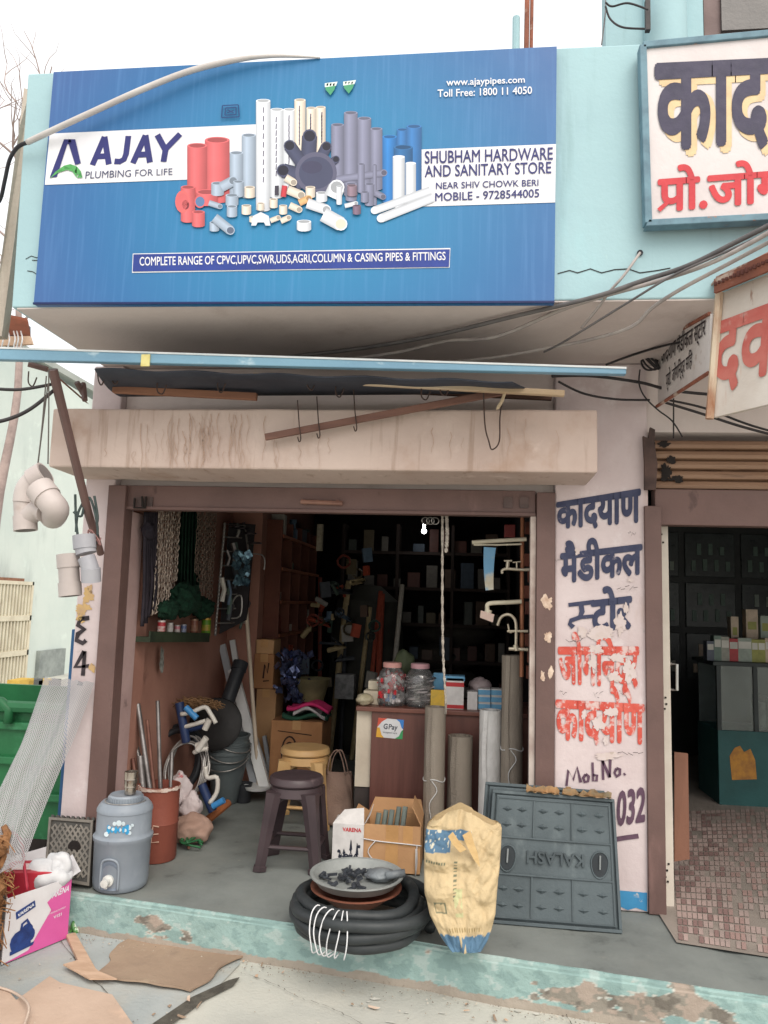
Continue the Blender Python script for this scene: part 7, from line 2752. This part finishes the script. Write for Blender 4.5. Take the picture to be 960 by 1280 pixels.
tag(mb.build("sample_strip", M("strip_redbrown", S(120, 66, 50), S(80, 44, 36), s=9, rough=.6), None, bev=.002), "hanging strip of dark red-brown sample cartons behind the tap post", "strip")
mb = MB()
rp = M("rope_white", S(206, 196, 184), S(160, 150, 140), s=60, rough=.9, bump=.8, bs=200)


def twist(pts, r0, pitch=.03):
    p = smooth_path(pts, 10)
    for s_ in (0, 3.1416):
        L_ = 0
        out = []
        for i, q_ in enumerate(p):
            if i:
                L_ += (q_ - p[i - 1]).length
            out.append(q_ + V((math.cos(L_ / pitch * 6.28 + s_) * r0 * .7, math.sin(L_ / pitch * 6.28 + s_) * r0 * .7, 0)))
        mb.tube(out, r0, 5)


Yr_ = .10
twist([W(553, 642, Yr_), W(553, 700, Yr_), W(553, 760, Yr_), W(554, 820, Yr_), W(557, 872, Yr_), W(557, 892, Yr_ + .05)], .0045)
twist([W(558, 642, Yr_), W(559, 665, Yr_), W(558, 684, Yr_)], .007)
mb.blob(W(557.5, 688, Yr_), .010, .010, .014, .3, 2, 1, 2)
tag(mb.build("pull_rope", rp, None, smooth=True), "long twisted white rope hanging from the shutter down to the counter", "rope")
mb = MB()
for x in (532, 538, 544):
    cx_ = W(x, 651, .12)
    mb.tube([cx_ + V((math.cos(k * .63) * .02, .01 * math.sin(k), math.sin(k * .63) * .018)) for k in range(10)], .003, 5, closed=True)
tag(mb.build("key_rings", wire_m, None, smooth=True), "cluster of wire rings hanging beside the rope under the shutter", "rings")

# ---- second bay: board, display counter with medicine cartons, dim cabinets
Yq = .42
mb = MB()
mb.slab([W(843, 1077, Yq), W(862, 1074, Yq + .02), W(860, 942, Yq + .10), W(843, 940, Yq + .10)], (0, .012, 0))
tag(mb.build("brown_board", M("board_brown", S(130, 90, 72), S(114, 78, 62), s=4, rough=.7, stretch=(1, 1, .3))), "plain brown board leaning inside the second bay beside the cream door leaf", "board")
Yd = 2.15
dc = thing("display_counter", "dark glass-fronted display counter with a teal base in the second bay", "counter", (W(930, 980, Yd).x, Yd, FZ))
xa, xb = W(897, 900, Yd).x, 3.4
zt1, zm = W(930, 828, Yd).z, W(930, 914, Yd).z
teal = M("counter_teal", S(42, 88, 88), S(34, 74, 74), s=3, rough=.5)
mb = MB()
mb.box((xa, Yd, FZ), (xb, Yd + .5, zm))
mb.build("base", teal, dc, bev=.004)
dkf = M("counter_frame", S(52, 60, 60), S(40, 46, 46), s=5, rough=.5)
mb = MB()
mb.box((xa - .03, Yd - .02, zt1 - .03), (xb, Yd + .52, zt1))
mb.build("top_board", dkf, dc, bev=.003)
for x in (xa, xa + .26, xa + .9):
    mb = MB()
    mb.box((x, Yd, zm), (x + .03, Yd + .03, zt1 - .03))
    mb.build("upright", dkf, dc)
mb = MB()
mb.box((xa, Yd + .45, zm), (xb, Yd + .47, zt1 - .03))
mb.build("back_panel", dkf, dc)
mb = MB()
mb.box((xa + .03, Yd + .012, zm + .002), (xb - .02, Yd + .016, zt1 - .032))
mb.build("glass", M("glass_pane", (.8, .9, .88, 1), rough=.05, trans=.95, bump=0, spec=.08), dc)
mb = MB()
for k in range(14):
    mb.box((xa + .34 + k * .05, Yd + .10, zm + .005), (xa + .375 + k * .05, Yd + .3, zm + .2 + .04 * math.sin(k * 2)))
mb.build("stacked_packs", M("packs_dim", S(120, 124, 116), S(90, 96, 90), s=20, rough=.6), dc)
mb = MB()
mb.poly([W(x, y, Yd - .003) for x, y in ((915, 975), (912, 945), (918, 935), (925, 932), (930, 940), (938, 936), (944, 950), (946, 974))])
mb.build("painted_patch", M("paint_orange", S(190, 136, 60), S(150, 104, 60), s=14, rough=.7), dc)
r = random.Random(51)
cols2 = [S(150, 150, 140), S(110, 130, 120), S(170, 60, 64), S(150, 60, 60), S(150, 150, 80), S(150, 160, 150), S(90, 96, 110), S(190, 170, 150)]
mats2 = [M("medicine_%d" % i, c_, s=22, rough=.5) for i, c_ in enumerate(cols2)]
x = 883
zz = zt1 + .002
spec = ((9, 24, 6, "narrow dark bottle box at the left end"), (9, 31, 1, "green and white box"), (10, 30, 0, "grey and white box"), (11, 28, 2, "dark red box"), (17, 29, 5, "wide pale green and red box"), (8, 28, 4, "olive yellow box"), (9, 28, 4, "olive green box"), (10, 30, 7, "cream box"), (11, 29, 3, "brick red box"))
x = 884
for w, hh, mi_, lab in spec:
    a, b = W(x, 826, Yd + .05), W(x + w - .6, 826 - hh, Yd + .05)
    mb = MB()
    mb.box((a.x, Yd + .05, zz), (b.x, Yd + .14, zz + (b.z - a.z)))
    mb.m = 1
    mb.box((a.x + .004, Yd + .0485, zz + (b.z - a.z) * .55), (b.x - .004, Yd + .0495, zz + (b.z - a.z) * .85))
    tag(mb.build("medicine_box", [mats2[mi_], M("med_label", S(206, 204, 196), rough=.6)], None, bev=.0015), lab + " in the front row on the display counter", "box", "medicine boxes on the display counter")
    x += w
for x_, w, y0, hh, mi_, lab in ((914, 9, 797, 26, 7, "tall cream and green box standing behind the front row"), (933, 14, 790, 28, 7, "largest cream box with an orange print behind the front row"), (951, 12, 792, 22, 5, "green and white box at the edge of view behind the front row")):
    a, b = W(x_, y0, Yd + .2), W(x_ + w, y0 - hh, Yd + .2)
    mb = MB()
    mb.box((a.x, Yd + .2, zt1 + .001), (b.x, Yd + .28, b.z))
    mb.m = 1
    mb.box((a.x + .012, Yd + .198, a.z + .02), (b.x - .012, Yd + .1995, a.z + .08))
    tag(mb.build("medicine_box", [mats2[mi_], mats2[4]], None, bev=.0015), lab, "box", "medicine boxes on the display counter")
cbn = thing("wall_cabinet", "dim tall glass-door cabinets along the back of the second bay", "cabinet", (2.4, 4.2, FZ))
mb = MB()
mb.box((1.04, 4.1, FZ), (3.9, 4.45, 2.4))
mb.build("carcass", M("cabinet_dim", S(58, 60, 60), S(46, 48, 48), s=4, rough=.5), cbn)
for k in range(5):
    for j in range(3):
        mb = MB()
        x_ = 1.1 + k * .54
        z_ = .9 + j * .5
        mb.box((x_, 4.08, z_), (x_ + .48, 4.099, z_ + .44))
        d1 = mb.build("door", M("cabinet_door", S(70, 76, 76), S(50, 54, 56), s=6, rough=.3), cbn, bev=.006)
        mb = MB()
        for i in range(7):
            p = V((x_ + .06 + i * .055, 4.07, z_ + .06 + .16 * (i % 2)))
            mb.box(p, p + V((.04, .008, .08 + .04 * r.random())))
        mb.build("bottle_row", r.choice(mats2), d1)

# ---- flat card and scraps on the pavement
h = GZ + .012
card_g = M("flat_card", S(160, 138, 118), S(144, 122, 104), s=2.5, rough=.95, bump=.25, over=((S(130, 112, 98), 4, (1, 1, 1), .55, .72, .6), (S(178, 158, 136), 9, (1, 1, 1), .6, .72, .5)))
cq = Quad(G(113, 1222, h), G(238, 1240, h), G(302, 1196, h), G(160, 1171, h))
mb = MB()


def flat(u, v):
    e = .02 * mnoise.noise(V((u * 4, v * 4, 0)))
    p = cq.p(u + (.03 * math.sin(v * 7) if u in (0, 1) else 0), v, 0)
    return p + V((e * (1 if u in (0, 1) or v in (0, 1) else .2), e * .5, .016 * (1 - v) ** 4 * math.sin(u * 3.14) + .008 * u ** 6))


mb.grid(flat, 30, 20, thick=(0, 0, -.007))
tag(mb.build("cardboard_sheet", card_g, None, smooth=35), "flattened brown cardboard sheet lying on the pavement before the step", "cardboard")
mb = MB()
pts = [(-60, 1300), (-60, 1225), (10, 1240), (20, 1252), (62, 1222), (75, 1230), (140, 1245), (168, 1285), (190, 1320)]
mb.slab([G(x, y, GZ + .006) for x, y in pts], (0, 0, .006))
tag(mb.build("cardboard_sheet", M("peach_card", S(190, 166, 148), S(174, 150, 132), s=3, rough=.9, bump=.15, over=((S(206, 176, 154), 6, (1, 1, 1), .55, .7, .6),)), None), "peach-coloured flattened card at the lower left corner of the pavement", "cardboard")
mb = MB()
mb.tube(smooth_path([G(20, 1300, GZ + .02), G(33, 1275, GZ + .03), G(35, 1255, GZ + .04), G(16, 1240, GZ + .02), G(-10, 1232, GZ + .02)], 5), .005, 6)
tag(mb.build("pale_cord", M("cord_pale", S(196, 176, 160), rough=.8), None, smooth=True), "pale cord lying across the peach-coloured card", "cord")
pw = M("scrap_peach", S(196, 166, 142), S(176, 146, 122), s=8, rough=.85, stretch=(1, 4, 1))
mb = MB()
mb.slab([G(x, y, GZ + .008) for x, y in ((82, 1172), (94, 1170), (121, 1218), (106, 1224))], (0, 0, .016))
tag(mb.build("wood_strip", pw, None, bev=.002), "short pale wooden strip lying beside the brown cardboard sheet", "wood")
mb = MB()
mb.slab([G(x, y, GZ + .026) for x, y in ((79, 1207), (103, 1200), (124, 1216), (146, 1225), (112, 1225))], (0, 0, .006))
tag(mb.build("card_scrap", pw, None), "torn triangular scrap of pale card at the foot of the wooden strip", "scrap")
mb = MB()
qp = Quad(G(86, 1168, GZ), G(106, 1166, GZ), G(106, 1166, GZ) + V((.01, .05, .075)), G(86, 1168, GZ) + V((0, .05, .06)))
mb.grid(lambda u, v: qp.p(u, v) + V((0, .010 * math.sin(u * 9 + v * 5) - .02 * math.sin(v * 3.1), .006 * math.sin(u * 12))), 12, 8, thick=(0, .008, 0))
tag(mb.build("snack_packet", M("packet_green", S(96, 150, 80), S(60, 96, 60), s=20, rough=.3, over=((S(214, 214, 206), 12, (1, 1, 1), .54, .58, .9), (S(60, 44, 60), 15, (1, 1, 1), .6, .64, .9))), None, smooth=True), "crumpled green and white snack packet on the pavement beside the pink carton", "packet")
mb = MB()
for x, y, l in ((1, 0, 0),):
    mb.tube(smooth_path([G(238, 1178, GZ + .006), G(262, 1182, GZ + .01), G(300, 1180, GZ + .008)], 4), .003, 5)
tag(mb.build("twig", M("twig_brown", S(140, 108, 84), rough=.9)), "thin brown twig lying at the foot of the step", "twig")
r = random.Random(61)
for k in range(22):                # small litter on the pavement
    x, y = r.choice([(255, 1196), (196, 1262), (320, 1212), (440, 1250), (700, 1252), (585, 1262), (240, 1236), (120, 1160)])
    c_ = G(x + r.uniform(-60, 60), y + r.uniform(-14, 14), GZ + .009)
    mb = MB()
    a = r.random() * 3.14
    l_, w_ = r.uniform(.006, .028), r.uniform(.003, .008)
    e_, f_ = V((math.cos(a), math.sin(a), 0)) * l_, V((-math.sin(a), math.cos(a), 0)) * w_
    mb.slab([c_ - e_ - f_, c_ + e_ - f_ * .4, c_ + e_ * .7 + f_, c_ - e_ * .6 + f_], (0, 0, .002))
    tag(mb.build("litter_scrap", r.choice([pw, card_g, _mats["torn_paper"]]), None), "tiny scrap of pale litter lying loose on the pavement", "scrap", "litter scraps on the pavement")

# ------------------------------------------------------------------ overhead cables
cab = M("cable_grey", S(104, 100, 100), S(80, 78, 80), s=9, rough=.6)
cab_l = M("cable_light", S(168, 160, 156), S(140, 132, 130), s=9, rough=.6)
cab_d = M("cable_dark", S(54, 50, 52), S(40, 38, 40), s=9, rough=.55)
cables = (
    ([(1000, 262, -1.25), (925, 300, -1.12), (860, 332, -1.0), (800, 352, -.92), (740, 372, -.86), (640, 396, -.7), (540, 420, -.5), (440, 437, -.3), (330, 449, -.16)], .010, cab, "grey cable sagging lowest-left along the underside of the overhang, thickest of the bundle"),
    ([(1000, 268, -1.28), (930, 308, -1.15), (880, 332, -1.05), (820, 352, -.95), (755, 370, -.84), (700, 388, -.72), (620, 421, -.56), (560, 426, -.45), (500, 440, -.35), (440, 448, -.22), (380, 452, -.14)], .009, cab_l, "pale grey cable with kinks running second along the underside of the overhang"),
    ([(1000, 282, -1.2), (910, 330, -1.05), (850, 362, -.95), (815, 385, -.85), (790, 408, -.76), (740, 424, -.62), (690, 434, -.5), (610, 448, -.35), (520, 455, -.2)], .008, cab_l, "pale cable dipping steeply from the right and running nearest the awning tube"),
    ([(1000, 274, -1.22), (900, 318, -1.1), (840, 345, -1.0), (790, 375, -.9), (730, 412, -.74), (700, 430, -.6), (680, 440, -.5)], .005, cab, "thin grey cable crossing the others diagonally below the overhang"),
    ([(800, 316, -.835), (780, 344, -.87), (764, 362, -.85), (748, 384, -.80), (727, 410, -.7)], .006, cab_l, "stiff pale wire slanting down from the hook on the turquoise parapet"),
    ([(757, 456, -.1), (790, 444, -.15), (830, 432, -.3), (870, 424, -.5), (900, 416, -.6)], .006, cab_d, "dark wire running from the pillar to behind the box sign"),
    ([(690, 470, -.3), (740, 470, -.2), (800, 478, -.12), (840, 488, -.1), (900, 494, -.1), (980, 500, -.1)], .008, cab_d, "dark cable running along the wall behind the box sign, upper of the two"),
    ([(698, 477, -.2), (730, 492, -.14), (770, 499, -.08), (812, 500, -.06)], .006, cab_d, "black cable looping from the sheet across the top of the pillar"),
    ([(828, 502, -.1), (880, 518, -.12), (930, 534, -.14), (1000, 552, -.16)], .007, cab_d, "dark cable drooping under the box sign to the right edge, lower one"),
    ([(836, 500, -.1), (880, 510, -.12), (940, 532, -.14), (1000, 548, -.16)], .006, cab_d, "dark cable drooping under the box sign to the right edge, upper one"),
    ([(800, 462, -.06), (799, 480, -.06), (806, 496, -.06), (822, 512, -.06), (840, 526, -.05), (853, 546, -.02)], .004, cab_d, "thin dark wire curling down beside the box sign to the shutter housing"),
    ([(-30, 484, -.8), (20, 487, -.7), (56, 482, -.62), (74, 478, -.58)], .008, cab_d, "dark cable arriving level from the left edge at the strut, upper of two"),
    ([(-30, 532, -.9), (10, 524, -.8), (40, 510, -.7), (72, 484, -.58)], .009, cab_d, "dark cable rising from the left edge to the strut, lower of two"),
    ([(757, 3, .2), (765, 8, .2), (785, 4, .15), (810, 12, .12)], .006, cab_d, "upper dark cable looping between the turquoise column and wall"),
    ([(757, 8, .2), (763, 24, .2), (778, 34, .15), (806, 36, .12)], .006, cab_d, "lower dark cable looping between the turquoise column and wall"),
    ([(757, 0, .3), (757, 14, .2), (754, 40, .2), (752, 56, .2)], .004, cab, "thin grey wire dropping down the edge of the upper wall"),
    ([(842, 498, -.06), (842, 548, -.02)], .004, cab_d, "short upright dark wire above the shutter slats"),
)
for pts, r_, mt_, lab in cables:
    mb = MB()
    mb.tube(smooth_path([W(x, y, Y_) for x, y, Y_ in pts], 7), r_ * .95, 7)
    tag(mb.build("cable", mt_, None, smooth=True), lab, "cable")
mb = MB()
for k in range(4):
    p = W(812, 452, -.05)
    mb.tube(smooth_path([p + V((.04 * math.cos(q_ * 1.05 + k), -.01 * k, .045 * math.sin(q_ * 1.05 + k * .4))) for q_ in range(7)], 4), .005, 6)
tag(mb.build("cable_bundle", cab_d, None, smooth=True), "small tangle of coiled dark wire at the top of the pillar beside the box sign", "cable")
mb = MB()
mb.box((W(806, 12, .2).x, .18, W(806, 40, .2).z), (W(812, 12, .2).x, .21, W(806, 2, .2).z))
tag(mb.build("cable_bracket", cab_d), "dark upright cable bracket on the turquoise upper column", "bracket")
# poles on the roof behind the parapet
for x, w, c_, lab in ((645, 5, turq, "short turquoise upright behind the hoarding"), (655, 3.4, rust, "rusty pole behind the hoarding, left of the pair"), (661, 2.4, rust, "thinner rusty pole behind the hoarding, right of the pair")):
    mb = MB()
    p = W(x, 55, .6)
    top = W(x, 22, .6).z if c_ is turq else W(x, -60, .6).z
    mb.tube([V((p.x, .6, 3.05)), V((p.x + (.0 if c_ is turq else .02), .6, top))], px(w, .6), 8)
    tag(mb.build("roof_post", c_, None, smooth=40), lab, "post")
